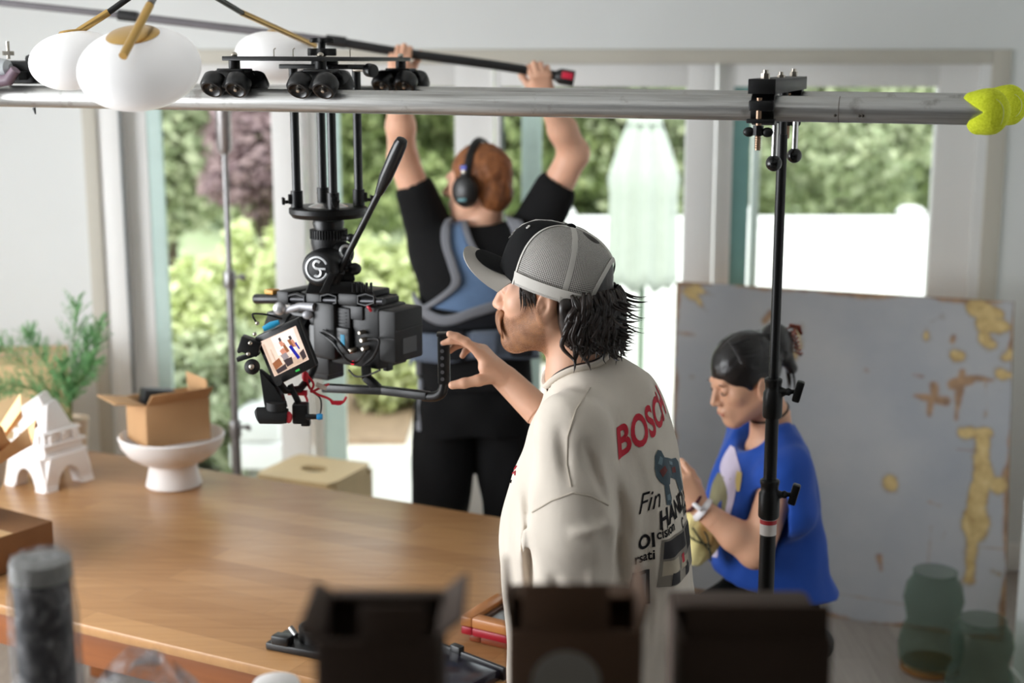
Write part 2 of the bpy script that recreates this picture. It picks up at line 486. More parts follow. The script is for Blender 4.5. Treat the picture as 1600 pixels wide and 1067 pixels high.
def tree(label, x, y, r, zc, mat, n, size, seed, name='garden_tree', squash=1.35, cat='tree'):
    rng = random.Random(seed)
    root = thing(name, label, cat, (x, y, -0.16), 'trees and shrubs in the garden')
    bl = [((x, y, zc), (r*0.8, r*0.8, r*0.8*squash))]
    for k in range(7):
        a = 2*math.pi*k/7 + rng.random(); e = rng.uniform(-0.55, 0.75)
        q = r*rng.uniform(0.38, 0.55)
        bl.append(((x+math.cos(a)*r*0.62, y+math.sin(a)*r*0.62, zc+e*r*squash*0.75), (q, q, q*0.85)))
    leaves('crown', bl, n, size, mat, root, seed)
    tk = MB().tube([(x, y, -0.25), (x+0.03, y, zc*0.5), (x-0.02, y+0.02, zc)], [max(0.05, r*0.1), r*0.07, r*0.03], 10)
    for k in range(4):
        a = k*1.6+seed
        tk.tube([(x, y, zc*0.55), (x+math.cos(a)*r*0.3, y+math.sin(a)*r*0.3, zc*0.9), (x+math.cos(a)*r*0.6, y+math.sin(a)*r*0.6, zc*1.05)], [r*0.04, r*0.03, r*0.012], 6)
    tk.build('trunk', m_bark, root)
def txy(px, py, Y): p = P(px, py, Y); return p.x, p.z
def bush(label, px0, px1, ytop, Y, mat, n, size, seed):
    x0, x1 = P(px0, ytop, Y).x, P(px1, ytop, Y).x; zt = P((px0+px1)/2, ytop, Y).z
    root = thing('garden_shrub', label, 'shrub', ((x0+x1)/2, Y, -0.16), 'trees and shrubs in the garden')
    rng = random.Random(seed); bl = []
    k = max(2, int((x1-x0)/0.55))
    for i in range(k):
        xx = x0 + (x1-x0)*(i+0.5)/k
        hh = zt*rng.uniform(0.86, 1.0)+0.1
        bl.append(((xx, Y+rng.uniform(-.1, .1), hh*0.5-0.12), ((x1-x0)/k*0.72, 0.42, hh*0.52)))
    leaves('foliage', bl, n, size, mat, root, seed)
    st = MB()
    for i in range(k):
        xx = x0 + (x1-x0)*(i+0.5)/k
        st.tube([(xx, Y, -0.2), (xx+0.04, Y, zt*0.35), (xx-0.03, Y, zt*0.7)], [0.025, 0.018, 0.008], 6)
    st.build('stem', m_bark, root)
bush('yellow-green shrub in the garden left of the hanging camera', 262, 352, 395, 8.0, lf_pale, 4200, 0.05, 11)
bush('taller yellow-green shrub directly left of the hanging camera, beyond the glass', 345, 470, 338, 8.6, lf_pale, 6000, 0.05, 12)
bush('bright yellow-green shrub between the pan handle and the man in black', 545, 720, 345, 8.8, lf_pale, 7000, 0.05, 13)
bush('grey-green low shrub seen below the yellow ones behind the silver stand', 240, 400, 500, 7.5, lf_soft, 5000, 0.045, 14)
bush('dark green shrub behind the headphones of the man in black', 690, 900, 330, 10.6, lf_mid, 6000, 0.06, 15)
def tr(label, px, Y, r, zc, mat, n, size, seed):
    tree(label, P(px, 200, Y).x, Y, r, zc, mat, n, size, seed)
tr('purple-leaved small tree left of the white door post', 405, 9.6, 0.42, 1.5, lf_red, 3000, 0.045, 21)
tr('grey-green tree seen through the leftmost glass pane', 250, 11.6, 1.0, 1.6, lf_soft, 11000, 0.06, 22)
tr('mid-green tree seen between the camera risers', 500, 13.2, 1.15, 1.6, lf_mid, 12000, 0.06, 23)
tr('darker green tree behind the raised left arm', 655, 15.6, 1.25, 1.5, lf_dark, 12000, 0.07, 24)
tr('mid-green tree above the ginger hair', 800, 13.2, 1.05, 1.6, lf_mid, 12000, 0.06, 25)
tr('darker green tree left of the folded patio umbrella', 905, 15.6, 1.1, 1.5, lf_dark, 12000, 0.07, 26)
tr('grey-green tree behind the folded patio umbrella', 1040, 13.2, 1.15, 1.6, lf_soft, 12000, 0.06, 27)
tr('leafy mid-green tree right behind the black stand', 1195, 15.8, 1.3, 1.5, lf_mid, 13000, 0.07, 28)
tr('pale leafy tree above the white fence', 1310, 12.6, 1.05, 1.6, lf_soft, 13000, 0.055, 29)
tr('darker tree at the right end of the white fence', 1450, 15.4, 1.35, 1.5, lf_dark, 13000, 0.07, 30)
tr('tall pale tree far behind the middle door post', 730, 19.5, 1.8, 2.2, lf_soft, 9000, 0.10, 32)
tr('tall mid-green tree far beyond the fence', 1110, 19.5, 1.9, 2.0, lf_mid, 10000, 0.10, 33)
tr('tall darker tree far behind the hanging camera', 400, 19.0, 1.9, 2.0, lf_dark, 10000, 0.10, 34)
# folded patio umbrella
u = P(1003, 440, 8.0); ub = Vector((u.x, 8.0, -0.12))
ur = thing('patio_umbrella', 'folded pale green patio umbrella standing outside the third pane', 'umbrella', ub)
m_canvas = M('pale_green_canvas', C(182, 190, 180), 0.8, var=0.06, vs=30)
zt, zb = P(1003, 165, 8.0).z, P(1003, 445, 8.0).z
mb = MB(); n = 48; rings = []
for i in range(13):
    s = i/12
    r = 0.03 + 0.155*min(1, s*2.2)**0.7 if s < 0.5 else 0.165 + 0.02*(s-0.5)
    z = zt + (zb-zt)*s
    rings.append([Vector((u.x + r*(1+0.16*math.cos(8*2*math.pi*k/n))*math.cos(2*math.pi*k/n), 8.0 + r*(1+0.16*math.cos(8*2*math.pi*k/n))*math.sin(2*math.pi*k/n), z + 0.03*math.cos(8*2*math.pi*k/n)*s)) for k in range(n+1)])
mb.sheet(rings, 0.003); mb.build('canopy', m_canvas, ur, sharp=None)
MB().lathe([(0, zt+0.05), (0.02, zt+0.045), (0.09, zt-0.02), (0.10, zt-0.10), (0.095, zt-0.10), (0.02, zt)], (u.x, 8.0, 0)).build('top_cap', m_canvas, ur)
MB().cyl((u.x, 8.0, -0.1), (u.x, 8.0, zt+0.02), 0.021).build('pole', M('pole_green', C(120, 140, 120), 0.4), ur)
MB().lathe([(0, -0.12), (0.26, -0.12), (0.26, -0.07), (0.20, -0.05), (0.05, -0.03), (0.04, 0.12), (0.022, 0.13)], (u.x, 8.0, 0)).build('base', M('stone_grey', C(190, 188, 182), 0.8), ur)
# white cushioned garden bench
q = PZ(415, 720, -0.12)
br_ = thing('garden_bench', 'white cushioned garden seat beyond the glass below the camera monitor', 'bench', (q.x, 7.3, -0.12))
b0 = P(375, 668, 7.3).x; b1 = P(456, 668, 7.3).x
o = MB(); cbox(o, (b0, 7.0, 0.02), (b1, 7.6, 0.16), 0.02); o.build('frame', m_white, br_)
o = MB(); cbox(o, (b0+0.01, 7.0, 0.16), (b1-0.01, 7.58, 0.30), 0.04); o.build('cushion', M('white_cushion', C(240, 240, 238), 0.9, var=0.02), br_)
for xx in (b0+0.03, b1-0.03):
    for yy in (7.04, 7.56):
        o = MB(); cbox(o, (xx-0.02, yy-0.02, -0.12), (xx+0.02, yy+0.02, 0.03), 0.003); o.build('leg', m_white, br_)
# ------------------------------------------------------------------ dining table
TZ = 0.76
TU = Vector((0.889, -0.458, 0)).normalized(); TV = Vector((TU.y, -TU.x, 0)); TV = TV if TV.y < 0 else -TV   # along, and towards the camera
TBL = Vector((-1.451, 4.72, 0)); TL, TW = 2.13, 1.17
TANG = math.atan2(TU.y, TU.x)
def tp(a, b, z=0.0): return TBL + TU*a + TV*b + Vector((0, 0, z))
t = NT('oak_tabletop')
v = t.coord((1, 1, 1), (0, 0, -TANG))
br = t.n('TexBrick'); t.l(v, br.inputs['Vector'])
br.inputs['Scale'].default_value = 1.0; br.inputs['Brick Width'].default_value = 0.62; br.inputs['Row Height'].default_value = 0.085
br.inputs['Mortar Size'].default_value = 0.0008; br.inputs['Mortar Smooth'].default_value = 0.3; br.inputs['Bias'].default_value = 0.0; br.offset = 0.41; br.squash = 1.35; br.squash_frequency = 3
br.inputs['Color1'].default_value = C(188, 142, 94); br.inputs['Color2'].default_value = C(140, 94, 54); br.inputs['Mortar'].default_value = C(104, 66, 38)
g1 = t.noise(t.coord((1.2, 16, 4), (0, 0, -TANG)), 3.0, 8, 0.62, 0.6)
gc = t.ramp(g1, [(0.25, C(126, 84, 50)), (0.5, C(172, 126, 80)), (0.8, C(204, 162, 110))])
big = t.noise(t.coord((0.8, 2.2, 1), (0, 0, -TANG)), 1.8, 3)
c0 = t.mix(0.38, br.outputs['Color'], gc)
c1 = t.mix(t.math('MULTIPLY', big, 0.55), c0, C(176, 134, 90))
rg = t.ramp(g1, [(0.2, (0.42,)*3), (0.8, (0.30,)*3)])
t.principled(Base_Color=c1, Roughness=rg, Normal=t.bump(g1, 0.06, 0.002))
m_oak = t.m
m_apron = M('stained_apron_wood', C(140, 82, 42), 0.4, var=0.18, vs=3, stretch=(1, 1, 14))
tb = thing('dining_table', 'long brown plank-top wooden table with boxes and ornaments on it', 'table', tp(TL/2, TW/2))
RT = rotz(TANG)
MB().box(tp(TL/2, TW/2, TZ-0.014), (TL, TW, 0.028), RT, 0.006).build('tabletop', m_oak, tb)
o = MB()
o.box(tp(TL/2, TW-0.05, TZ-0.078), (TL-0.12, 0.022, 0.10), RT, 0.003); o.box(tp(TL/2, 0.05, TZ-0.078), (TL-0.12, 0.022, 0.10), RT, 0.003)
o.box(tp(0.06, TW/2, TZ-0.078), (0.022, TW-0.1, 0.10), RT, 0.003); o.box(tp(TL-0.06, TW/2, TZ-0.078), (0.022, TW-0.1, 0.10), RT, 0.003)
o.build('apron', m_apron, tb)
for a in (0.11, TL-0.11):
    for b in (0.10, TW-0.10):
        MB().box(tp(a, b, (TZ-0.03)/2), (0.075, 0.075, TZ-0.03), RT, 0.006).build('leg', m_apron, tb)

# ------------------------------------------------------------------ things on the table
m_card = M('cardboard', C(186, 146, 104), 0.85, var=0.06, vs=9, bump=0.05, bs=90)
m_card_in = M('cardboard_inside', C(200, 164, 122), 0.85, var=0.05, vs=9)
m_ceram = M('matte_white_ceramic', C(232, 228, 226), 0.55, var=0.015)
def carton(root, c, ang, sx, sy, h, flaps, mat=m_card, th=0.004, name='box_body'):
    "open carton standing at c; flaps: list of (side, length, opening angle) with side 0..3 = +x,-x,+y,-y"
    r = rotz(ang); c = Vector(c)
    o = MB()
    o.box(c + Vector((0, 0, th/2)), (sx, sy, th), r)
    o.box(c + r @ Vector((sx/2, 0, h/2)), (th, sy, h), r, 0.0012); o.box(c + r @ Vector((-sx/2, 0, h/2)), (th, sy, h), r, 0.0012)
    o.box(c + r @ Vector((0, sy/2, h/2)), (sx, th, h), r, 0.0012); o.box(c + r @ Vector((0, -sy/2, h/2)), (sx, th, h), r, 0.0012)
    o.build(name, mat, root)
    for side, ln, op, *wf in flaps:
        w = (sy if side < 2 else sx)*(wf[0] if wf else 1.0); sh_ = wf[1] if len(wf) > 1 else 0.0
        d = [Vector((1, 0, 0)), Vector((-1, 0, 0)), Vector((0, 1, 0)), Vector((0, -1, 0))][side]
        hinge = d * ((sx if side < 2 else sy)/2) + Vector((0, 0, h))
        out = (d*math.sin(op) + Vector((0, 0, 1))*math.cos(op))
        side_v = Vector((0, 0, 1)).cross(d)
        bs = Matrix((side_v, out, side_v.cross(out))).transposed()
        MB().box(c + r @ (hinge + out*(ln/2) + side_v*sh_), (w*0.97, ln, th), r @ bs, 0.0012).build('flap', mat, root)
# pedestal bowl with a box in it
bc = PZ(272, 757, TZ)
br_ = thing('pedestal_bowl', 'white ceramic bowl on a wide foot holding an open carton', 'bowl', bc)
zr = 0.162
prof = [(0.078, 0.0), (0.082, 0.004), (0.076, 0.03), (0.070, 0.062), (0.072, 0.072), (0.095, 0.083), (0.128, 0.105), (0.148, 0.135), (0.155, zr), (0.151, zr+0.005), (0.146, zr), (0.139, 0.137), (0.118, 0.112), (0.080, 0.094), (0.0, 0.090)]
MB().lathe([(r*1.06, z) for r, z in prof], bc, n=56).build('bowl_body', m_ceram, br_)
cr = thing('cardboard_box', 'small open brown carton sitting in the white pedestal bowl', 'box', bc + Vector((0, 0, 0.150)))
carton(cr, bc + Vector((-0.008, 0.0, 0.150)), R(36), 0.205, 0.160, 0.135, [(0, 0.055, R(-4)), (3, 0.060, R(48)), (1, 0.095, R(80)), (2, 0.05, R(112))])
kb = thing('black_case', 'black case sticking out of the open carton in the bowl', 'case', bc + Vector((-0.04, 0.0, 0.20)))
MB().box(bc + Vector((-0.045, 0.0, 0.245)), (0.10, 0.06, 0.13), rotz(R(30)) @ Matrix.Rotation(R(8), 3, 'Y'), 0.008).build('case_body', M('black_plastic', C(28, 30, 32), 0.45), kb)

# white tower-shaped ornament
tc = PZ(78, 752, TZ)
tw_ = thing('tower_ornament', 'white ceramic tower ornament with arched feet and a slanted broken top', 'ornament', tc)
Rw = rotz(R(-32))
o = MB()
def arch(w, h, sp):
    pts = [(-w/2, 0), (-w/2+0.052, 0)]
    for k in range(9):
        a = math.pi - math.pi*k/8
        pts.append((math.cos(a)*sp, 0.012 + math.sin(a)*h*0.56))
    pts += [(w/2-0.052, 0), (w/2, 0), (w/2*0.70, h), (-w/2*0.70, h)]
    return pts
for q in (-0.078, 0.078):
    o.prism(arch(0.20, 0.105, 0.045), 0.045, tc + Rw @ Vector((0, q*0.92, 0)), Rw @ basis((0, -1, 0), (1, 0, 0)), 0.003)
    o.prism(arch(0.20, 0.105, 0.045), 0.045, tc + Rw @ Vector((q*0.92, 0, 0)), Rw @ basis((1, 0, 0), (0, 1, 0)), 0.003)
o.build('arched_base', m_ceram, tw_)
o = MB()
def frus(z0, z1, w0, w1): 
    o.hull8([tc + Rw @ Vector((x*w0/2, y*w0/2, z0)) for x, y in ((-1,-1),(1,-1),(1,1),(-1,1))] + [tc + Rw @ Vector((x*w1/2, y*w1/2, z1)) for x, y in ((-1,-1),(1,-1),(1,1),(-1,1))], 0.004)
frus(0.100, 0.110, 0.175, 0.175); frus(0.110, 0.134, 0.155, 0.150); frus(0.134, 0.144, 0.170, 0.170); frus(0.144, 0.172, 0.145, 0.138); frus(0.172, 0.180, 0.152, 0.152)
for sx in (-1, 1):
    for sy in (-1, 0, 1):
        o.box(tc + Rw @ Vector((sx*0.074, sy*0.045, 0.158)), (0.012, 0.018, 0.03), Rw, 0.003)
        o.box(tc + Rw @ Vector((sy*0.045, sx*0.074, 0.158)), (0.018, 0.012, 0.03), Rw, 0.003)
o.build('tier', m_ceram, tw_)
o = MB()
o.hull8([tc + Rw @ Vector((x*0.062, y*0.055, 0.180)) for x, y in ((-1,-1),(1,-1),(1,1),(-1,1))] + [tc + Vector((-0.085, -0.03, 0.215)), tc + Vector((0.020, -0.035, 0.262)), tc + Vector((0.025, 0.035, 0.266)), tc + Vector((-0.075, 0.035, 0.222))], 0.006)
o.hull8([tc + Vector((-0.108, -0.035, 0.205)), tc + Vector((0.014, -0.04, 0.250)), tc + Vector((0.018, 0.04, 0.255)), tc + Vector((-0.10, 0.04, 0.21)), tc + Vector((-0.094, -0.03, 0.228)), tc + Vector((-0.008, -0.035, 0.288)), tc + Vector((-0.004, 0.035, 0.292)), tc + Vector((-0.088, 0.035, 0.234))], 0.005)
o.build('slanted_top', m_ceram, tw_)

# potted fern
pc = PZ(112, 712, TZ)
pr = thing('potted_fern', 'feathery green fern in a beige pot at the far end of the table', 'plant', pc)
MB().lathe([(0.0, 0.0), (0.046, 0.0), (0.050, 0.004), (0.062, 0.125), (0.064, 0.130), (0.061, 0.131), (0.057, 0.118), (0.0, 0.112)], pc, n=40).build('pot', M('beige_pot', C(206, 184, 158), 0.5, var=0.03), pr)
MB().lathe([(0.0, 0.118), (0.04, 0.120), (0.057, 0.114), (0.05, 0.10), (0, 0.10)], pc, n=24).build('soil', m_soil, pr)
rng = random.Random(5); nv, nf = [], []
stm = MB()
def frond(p0, tipv, bend, ln, dens):
    p0 = Vector(p0); tipv = Vector(tipv)
    p3 = p0 + tipv*ln; p1 = p0 + Vector((0, 0, 1))*ln*0.35 + tipv*ln*0.1; p2 = p0 + tipv*ln*0.7 + Vector(bend)
    pts = bez(p0, p1, p2, p3, 22)
    stm.tube(pts, [0.0022*(1-i/23)+0.0006 for i in range(23)], 5)
    for i in range(4, 23):
        tg = (pts[i]-pts[i-1]).normalized()
        for s in range(dens):
            a = rng.uniform(0, 6.283); sd = basis(tg) @ Vector((math.cos(a), math.sin(a), 0))
            L = ln*0.26*(1-0.75*abs(i/22-0.45))*rng.uniform(0.6, 1.1)
            dr = (sd*0.8 + tg*0.75 + Vector((0, 0, 0.1))).normalized()
            q0 = pts[i]
            for m in range(9):
                c = q0 + dr*L*(m/8)
                for e in range(2):
                    nd = (Vector((rng.gauss(0, 1), rng.gauss(0, 1), rng.gauss(0, 1)))*0.5 + dr).normalized()*0.015
                    pe = nd.cross(Vector((rng.random(), rng.random(), 1))).normalized()*0.0021
                    k = len(nv); nv.extend([c-pe, c+pe, c+nd+pe*0.4, c+nd-pe*0.4]); nf.append((k, k+1, k+2, k+3))
p0 = pc + Vector((0, 0, 0.118))
for d, bd, ln, de in [((0.10, 0, 1), (0.0, 0, 0.03), 0.40, 3), ((0.30, 0.1, 0.9), (0.05, 0, 0.02), 0.34, 3), ((0.38, -0.2, 0.62), (0.03, 0, 0.04), 0.27, 3), ((-0.35, 0.0, 0.9), (-0.02, 0, 0.05), 0.32, 3), ((-0.62, 0.1, 0.75), (-0.03, 0, 0.05), 0.33, 3), ((-0.92, -0.1, 0.40), (-0.03, 0, 0.07), 0.35, 3), ((-0.85, 0.3, 0.25), (-0.03, 0, 0.08), 0.30, 3), ((0.05, -0.3, 0.7), (0, -0.02, 0.03), 0.24, 3), ((0.25, 0.2, 1.0), (0.02, 0.02, 0.02), 0.30, 3)]:
    frond(p0 + Vector((rng.uniform(-.02, .02), rng.uniform(-.02, .02), 0)), Vector(d).normalized(), bd, ln, de)
stm.build('stem', M('fern_stem', C(120, 120, 70), 0.6), pr)
mesh_np('foliage', nv, nf, leaf_mat('fern_green', C(104, 160, 106), C(160, 204, 146), trans=0.35), pr, smooth=False)

# tall carton standing on the floor behind the fern
q = Vector((-1.93, 5.15, 0))
tr_ = thing('cardboard_box', 'tall light tan carton on the floor behind the fern', 'box', q)
MB().box(q + Vector((0, 0, 0.50)), (0.50, 0.36, 1.0), rotz(R(8)), 0.004).build('box_body', M('light_cardboard', C(214, 182, 138), 0.85, var=0.05), tr_)
MB().box(q + Vector((0, 0, 1.001)), (0.49, 0.05, 0.002), rotz(R(8))).build('packing_tape', M('brown_tape', C(190, 150, 100), 0.3), tr_)

# closed brown carton at the left edge with a bowl and kraft paper on it
e0, e1, e2 = PZ(60, 852, TZ), PZ(-60, 905, TZ), PZ(20, 780, TZ)
bx = Vector((-1.50, 3.60, TZ))
b2 = thing('cardboard_box', 'flat dark brown carton at the left edge of the table top', 'box', bx)
MB().box(bx + Vector((0.02, 0.03, 0.052)), (0.40, 0.30, 0.10), rotz(R(-33)), 0.004).build('box_body', M('dark_cardboard', C(140, 98, 62), 0.85, var=0.06), b2)
MB().box(bx + Vector((0.02, 0.03, 0.1025)), (0.40, 0.045, 0.0015), rotz(R(-33))).build('packing_tape', M('brown_tape', C(190, 150, 100), 0.3), b2)
kc = bx + Vector((0.01, 0.06, 0.104))
kb2 = thing('ceramic_bowl', 'beige bowl full of kraft paper on the flat brown carton', 'bowl', kc)
MB().lathe([(0.0, 0.0), (0.05, 0.0), (0.085, 0.02), (0.122, 0.09), (0.138, 0.165), (0.134, 0.167), (0.117, 0.09), (0.08, 0.028), (0.0, 0.012)], kc, n=40).build('bowl_body', M('beige_glaze', C(212, 202, 188), 0.5, var=0.03), kb2)
kp = thing('kraft_paper', 'crumpled orange-tan kraft paper sticking up out of the beige bowl', 'paper', kc + Vector((0, 0, 0.12)))
o = MB()
for a0, tl, hh, sg in ((0.0, 0.19, 0.24, 1), (0.35, 0.15, 0.30, 2), (-0.4, 0.14, 0.25, 3)):
    g = []
    for i in range(9):
        row = []
        for j in range(7):
            s, tt_ = i/8, j/6-0.5
            d = rotz(a0) @ Vector((0.03 + tl*s, tt_*0.16*(1-0.5*s) + 0.008*math.sin(9*s+sg), 0))
            row.append(kc + d + Vector((0, 0, 0.10 + (hh-0.10)*s - 0.03*math.cos(7*tt_+sg)*s)))
        g.append(row)
    o.sheet(g, 0.0012)
o.build('paper_sheet', M('kraft_paper', C(236, 196, 148), 0.8, var=0.05), kp)

# stack of picture frames
m_fr = M('honey_frame_wood', C(172, 112, 62), 0.35, var=0.15, vs=6, stretch=(1, 1, 1))
m_frd = M('red_brown_frame_wood', C(128, 62, 36), 0.4, var=0.12)
m_redb = M('red_frame_edge', C(150, 14, 34), 0.4)
fa = PZ(718, 962, TZ+0.062); f_e1 = (PZ(790, 918, TZ+0.062) - fa).normalized(); f_e2 = (PZ(797, 1003, TZ+0.062) - fa).normalized()
fang = math.atan2(f_e1.y, f_e1.x)
def pframe(label, z0, h, w, d, off, mat, fw, glass=True):
    rr = rotz(fang); org = Vector((fa.x, fa.y, 0)) + off
    ctr = org + rr @ Vector((w/2, -d/2, z0 + h/2))
    root = thing('picture_frame', label, 'picture frame', Vector((ctr.x, ctr.y, z0)), 'picture frames stacked on the table')
    o = MB()
    for (cx, cy, lx, ly) in ((0, -d/2+fw/2, w, fw), (0, d/2-fw/2, w, fw), (-w/2+fw/2, 0, fw, d-2*fw), (w/2-fw/2, 0, fw, d-2*fw)):
        o.box(ctr + rr @ Vector((cx, cy, 0)), (lx, ly, h), rr, 0.004)
    o.build('frame_moulding', mat, root)
    if glass:
        o = MB()
        for (cx, cy, lx, ly) in ((0, -d/2+fw+0.006, w-2*fw, 0.012), (0, d/2-fw-0.006, w-2*fw, 0.012), (-w/2+fw+0.006, 0, 0.012, d-2*fw), (w/2-fw-0.006, 0, 0.012, d-2*fw)):
            o.box(ctr + rr @ Vector((cx, cy, -h*0.2)), (lx, ly, h*0.5), rr, 0.001)
        o.build('inner_lip', M('dark_lip_wood', C(70, 42, 26), 0.4), root)
        MB().box(ctr + rr @ Vector((0, 0, -h*0.38)), (w-2*fw-0.022, d-2*fw-0.022, 0.003), rr).build('glass', M('picture_glass', C(170, 176, 178), 0.08), root)
    return root
fo = rotz(fang)
pframe('red-brown wooden picture frame at the bottom of the stack', TZ, 0.018, 0.15, 0.19, fo @ Vector((0.012, -0.018, 0)), m_frd, 0.03, False)
pframe('dark red picture frame in the middle of the stack', TZ+0.0185, 0.020, 0.165, 0.21, fo @ Vector((0.001, -0.002, 0)), m_redb, 0.03, False)
pframe('honey-brown wooden picture frame lying on top of the stack', TZ+0.039, 0.024, 0.165, 0.215, Vector((0, 0, 0)), m_fr, 0.032)

# black lens adapter on the table
m_blk = M('black_anodised', C(13, 13, 14), 0.38, 0.0, var=0.1)
m_blk2 = M('black_rubber', C(10, 10, 11), 0.7, var=0.1)
lc = PZ(475, 1012, TZ)
la = thing('lens_adapter', 'black camera plate with a round ring near the front edge of the table', 'camera part', lc)
MB().box(lc + Vector((0.0, -0.005, 0.010)), (0.15, 0.085, 0.018), rotz(R(-24)), 0.004).build('plate', m_blk, la)
o = MB().lathe([(0.036, 0.018), (0.042, 0.018), (0.042, 0.048), (0.036, 0.050), (0.030, 0.046), (0.030, 0.018)], lc + Vector((0.03, 0.01, 0)), n=32); o.build('ring', m_blk, la)
MB().box(lc + Vector((-0.045, -0.018, 0.028)), (0.045, 0.03, 0.022), rotz(R(-24)), 0.004).build('clamp_block', m_blk, la)
MB().cyl(lc + Vector((-0.02, 0.02, 0.022)), lc + Vector((-0.035, 0.035, 0.034)), 0.007).build('release_pin', M('grey_metal', C(150, 150, 150), 0.3, 1.0), la)

# black folding case lying on the table behind the cartons
l0, l1 = PZ(672, 1000, TZ+0.03), PZ(792, 1046, TZ+0.03)
ld = (l1-l0).normalized(); lang = math.atan2(ld.y, ld.x)
lcn = l0 + ld*0.10 + Vector((ld.y, -ld.x, 0))*0.09
lcn.z = TZ
sc = thing('flat_case', 'glossy dark flat case with a clasp on the table beside the frames', 'case', lcn)
MB().box(lcn + Vector((0, 0, 0.014)), (0.24, 0.18, 0.026), rotz(lang), 0.005).build('case_body', M('glossy_dark_film', C(34, 32, 42), 0.15, var=0.4, vs=5), sc)
o = MB().box(l0 + ld*0.11 + Vector((0, 0, -0.012)), (0.24, 0.010, 0.03), rotz(lang), 0.003); o.build('rim_bar', m_blk, sc)
MB().box(l0 + ld*0.085 + Vector((0, 0, -0.004)), (0.03, 0.018, 0.034), rotz(lang), 0.003).build('clasp', m_blk, sc)

# ------------------------------------------------------------------ wooden apple box on end beyond the table
ac = PZ(490, 732, 0.575); ac.z = 0
ab = thing('apple_box', 'pale wooden apple box on end with hand holes, beyond the table', 'crate', ac)
m_birch = M('birch_plywood', C(226, 198, 148), 0.55, var=0.06, vs=4, stretch=(1, 8, 1))
m_hole = M('hole_shade', C(30, 24, 18), 0.9)
ra = rotz(R(-24)); aw, ad, ah = 0.33, 0.30, 0.575
# top with a real hole: ring of faces between an oval and the rectangle
def holed(c, rot, w, h, rx, ry, th, n=32):
    o = MB(); inner, outer = [], []
    for k in range(n):
        a = 2*math.pi*k/n; ca, sa = math.cos(a), math.sin(a)
        s = 1/max(abs(ca)/(w/2), abs(sa)/(h/2))
        inner.append((rx*ca, ry*sa)); outer.append((s*ca, s*sa))
    top = [[o.bm.verts.new(Vector(c) + rot @ Vector((x, y, z))) for x, y in ring] for ring in (inner, outer) for z in (0, -th)]
    it, ib, ot, ob = top
    for k in range(n):
        j = (k+1) % n
        o.bm.faces.new((it[k], it[j], ot[j], ot[k])); o.bm.faces.new((ib[j], ib[k], ob[k], ob[j]))
        o.bm.faces.new((it[j], it[k], ib[k], ib[j])); o.bm.faces.new((ot[k], ot[j], ob[j], ob[k]))
    return o
holed(ac + Vector((0, 0, ah)), ra, aw, ad, 0.055, 0.036, 0.018).build('end_board', m_birch, ab)
holed(ac + Vector((0, 0, 0.018)), ra, aw, ad, 0.05, 0.022, 0.018).build('end_board', m_birch, ab)
o = MB()
for (cx, cy, lx, ly) in ((0, -ad/2+0.009, aw, 0.018), (0, ad/2-0.009, aw, 0.018), (-aw/2+0.009, 0, 0.018, ad-0.036)):
    o.box(ac + ra @ Vector((cx, cy, ah/2)), (lx, ly, ah-0.037), ra, 0.001)
o.build('side_board', m_birch, ab)
MB().box(ac + Vector((0, 0, ah-0.045)), (aw-0.04, ad-0.04, 0.006), ra).build('hole_shade_board', m_hole, ab)  # added dark sheet, stands in for the shade inside the hand hole
holed(ac + ra @ Vector((aw/2, 0, ah/2)), ra @ basis((1, 0, 0), (0, 1, 0)), ad-0.002, ah-0.038, 0.02, 0.03, 0.018).build('slotted_side', m_birch, ab)

# ------------------------------------------------------------------ weathered backdrop board leaning by the window
bA, bB = Vector((0.62, 5.345, 0.0)), Vector((1.79, 4.86, 0.0))
lean = Vector((0.03, 0.225, 1.215))
NW, NH = 330, 320
uu, vv = np.meshgrid(np.linspace(0, 1, NW+1), np.linspace(0, 1, NH+1), indexing='ij')
rngb = np.random.default_rng(3)
def fbm(x, y, sc, oct=5, seed=0):
    out = np.zeros_like(x); amp = 1.0
    r = np.random.default_rng(seed)
    for o_ in range(oct):
        for k in range(4):
            a = r.uniform(0, 2*np.pi); f = sc*2**o_*r.uniform(0.8, 1.3)
            out += amp*0.35*np.sin(f*(x*np.cos(a)+y*np.sin(a))+r.uniform(0, 6.28)+1.2*np.sin(f*0.6*(y*np.cos(a)-x*np.sin(a))))
        amp *= 0.55
    return out
U_, V_ = uu*1.27, vv*1.235       # metres on the board
nse = fbm(U_, V_, 14, 5, 1)
def seg(x0, y0, x1, y1, r, amp=0.022):
    "distance to a stroke given in photo-like board fractions"
    ax, ay, bx_, by = x0*1.27, y0*1.235, x1*1.27, y1*1.235
    dx, dy = bx_-ax, by-ay; L2 = dx*dx+dy*dy+1e-9
    tt = np.clip(((U_-ax)*dx+(V_-ay)*dy)/L2, 0, 1)
    return np.hypot(U_-ax-tt*dx, V_-ay-tt*dy) - r + amp*nse
def uvb(px, py):
    d = ray(px, py); e1, e2 = bB-bA, lean; nn = e1.cross(e2); o0 = Vector((0, 0, CAMH))
    q = o0 + d*((bA-o0).dot(nn)/d.dot(nn)) - bA
    g11, g12, g22 = e1.dot(e1), e1.dot(e2), e2.dot(e2); b1, b2 = q.dot(e1), q.dot(e2); D = g11*g22-g12*g12
    return ((b1*g22-b2*g12)/D, (b2*g11-b1*g12)/D)
def segp(x0, y0, x1, y1, r, amp=0.022):
    return seg(*uvb(x0, y0), *uvb(x1, y1), r, amp)
big = np.full_like(U_, 9.0)
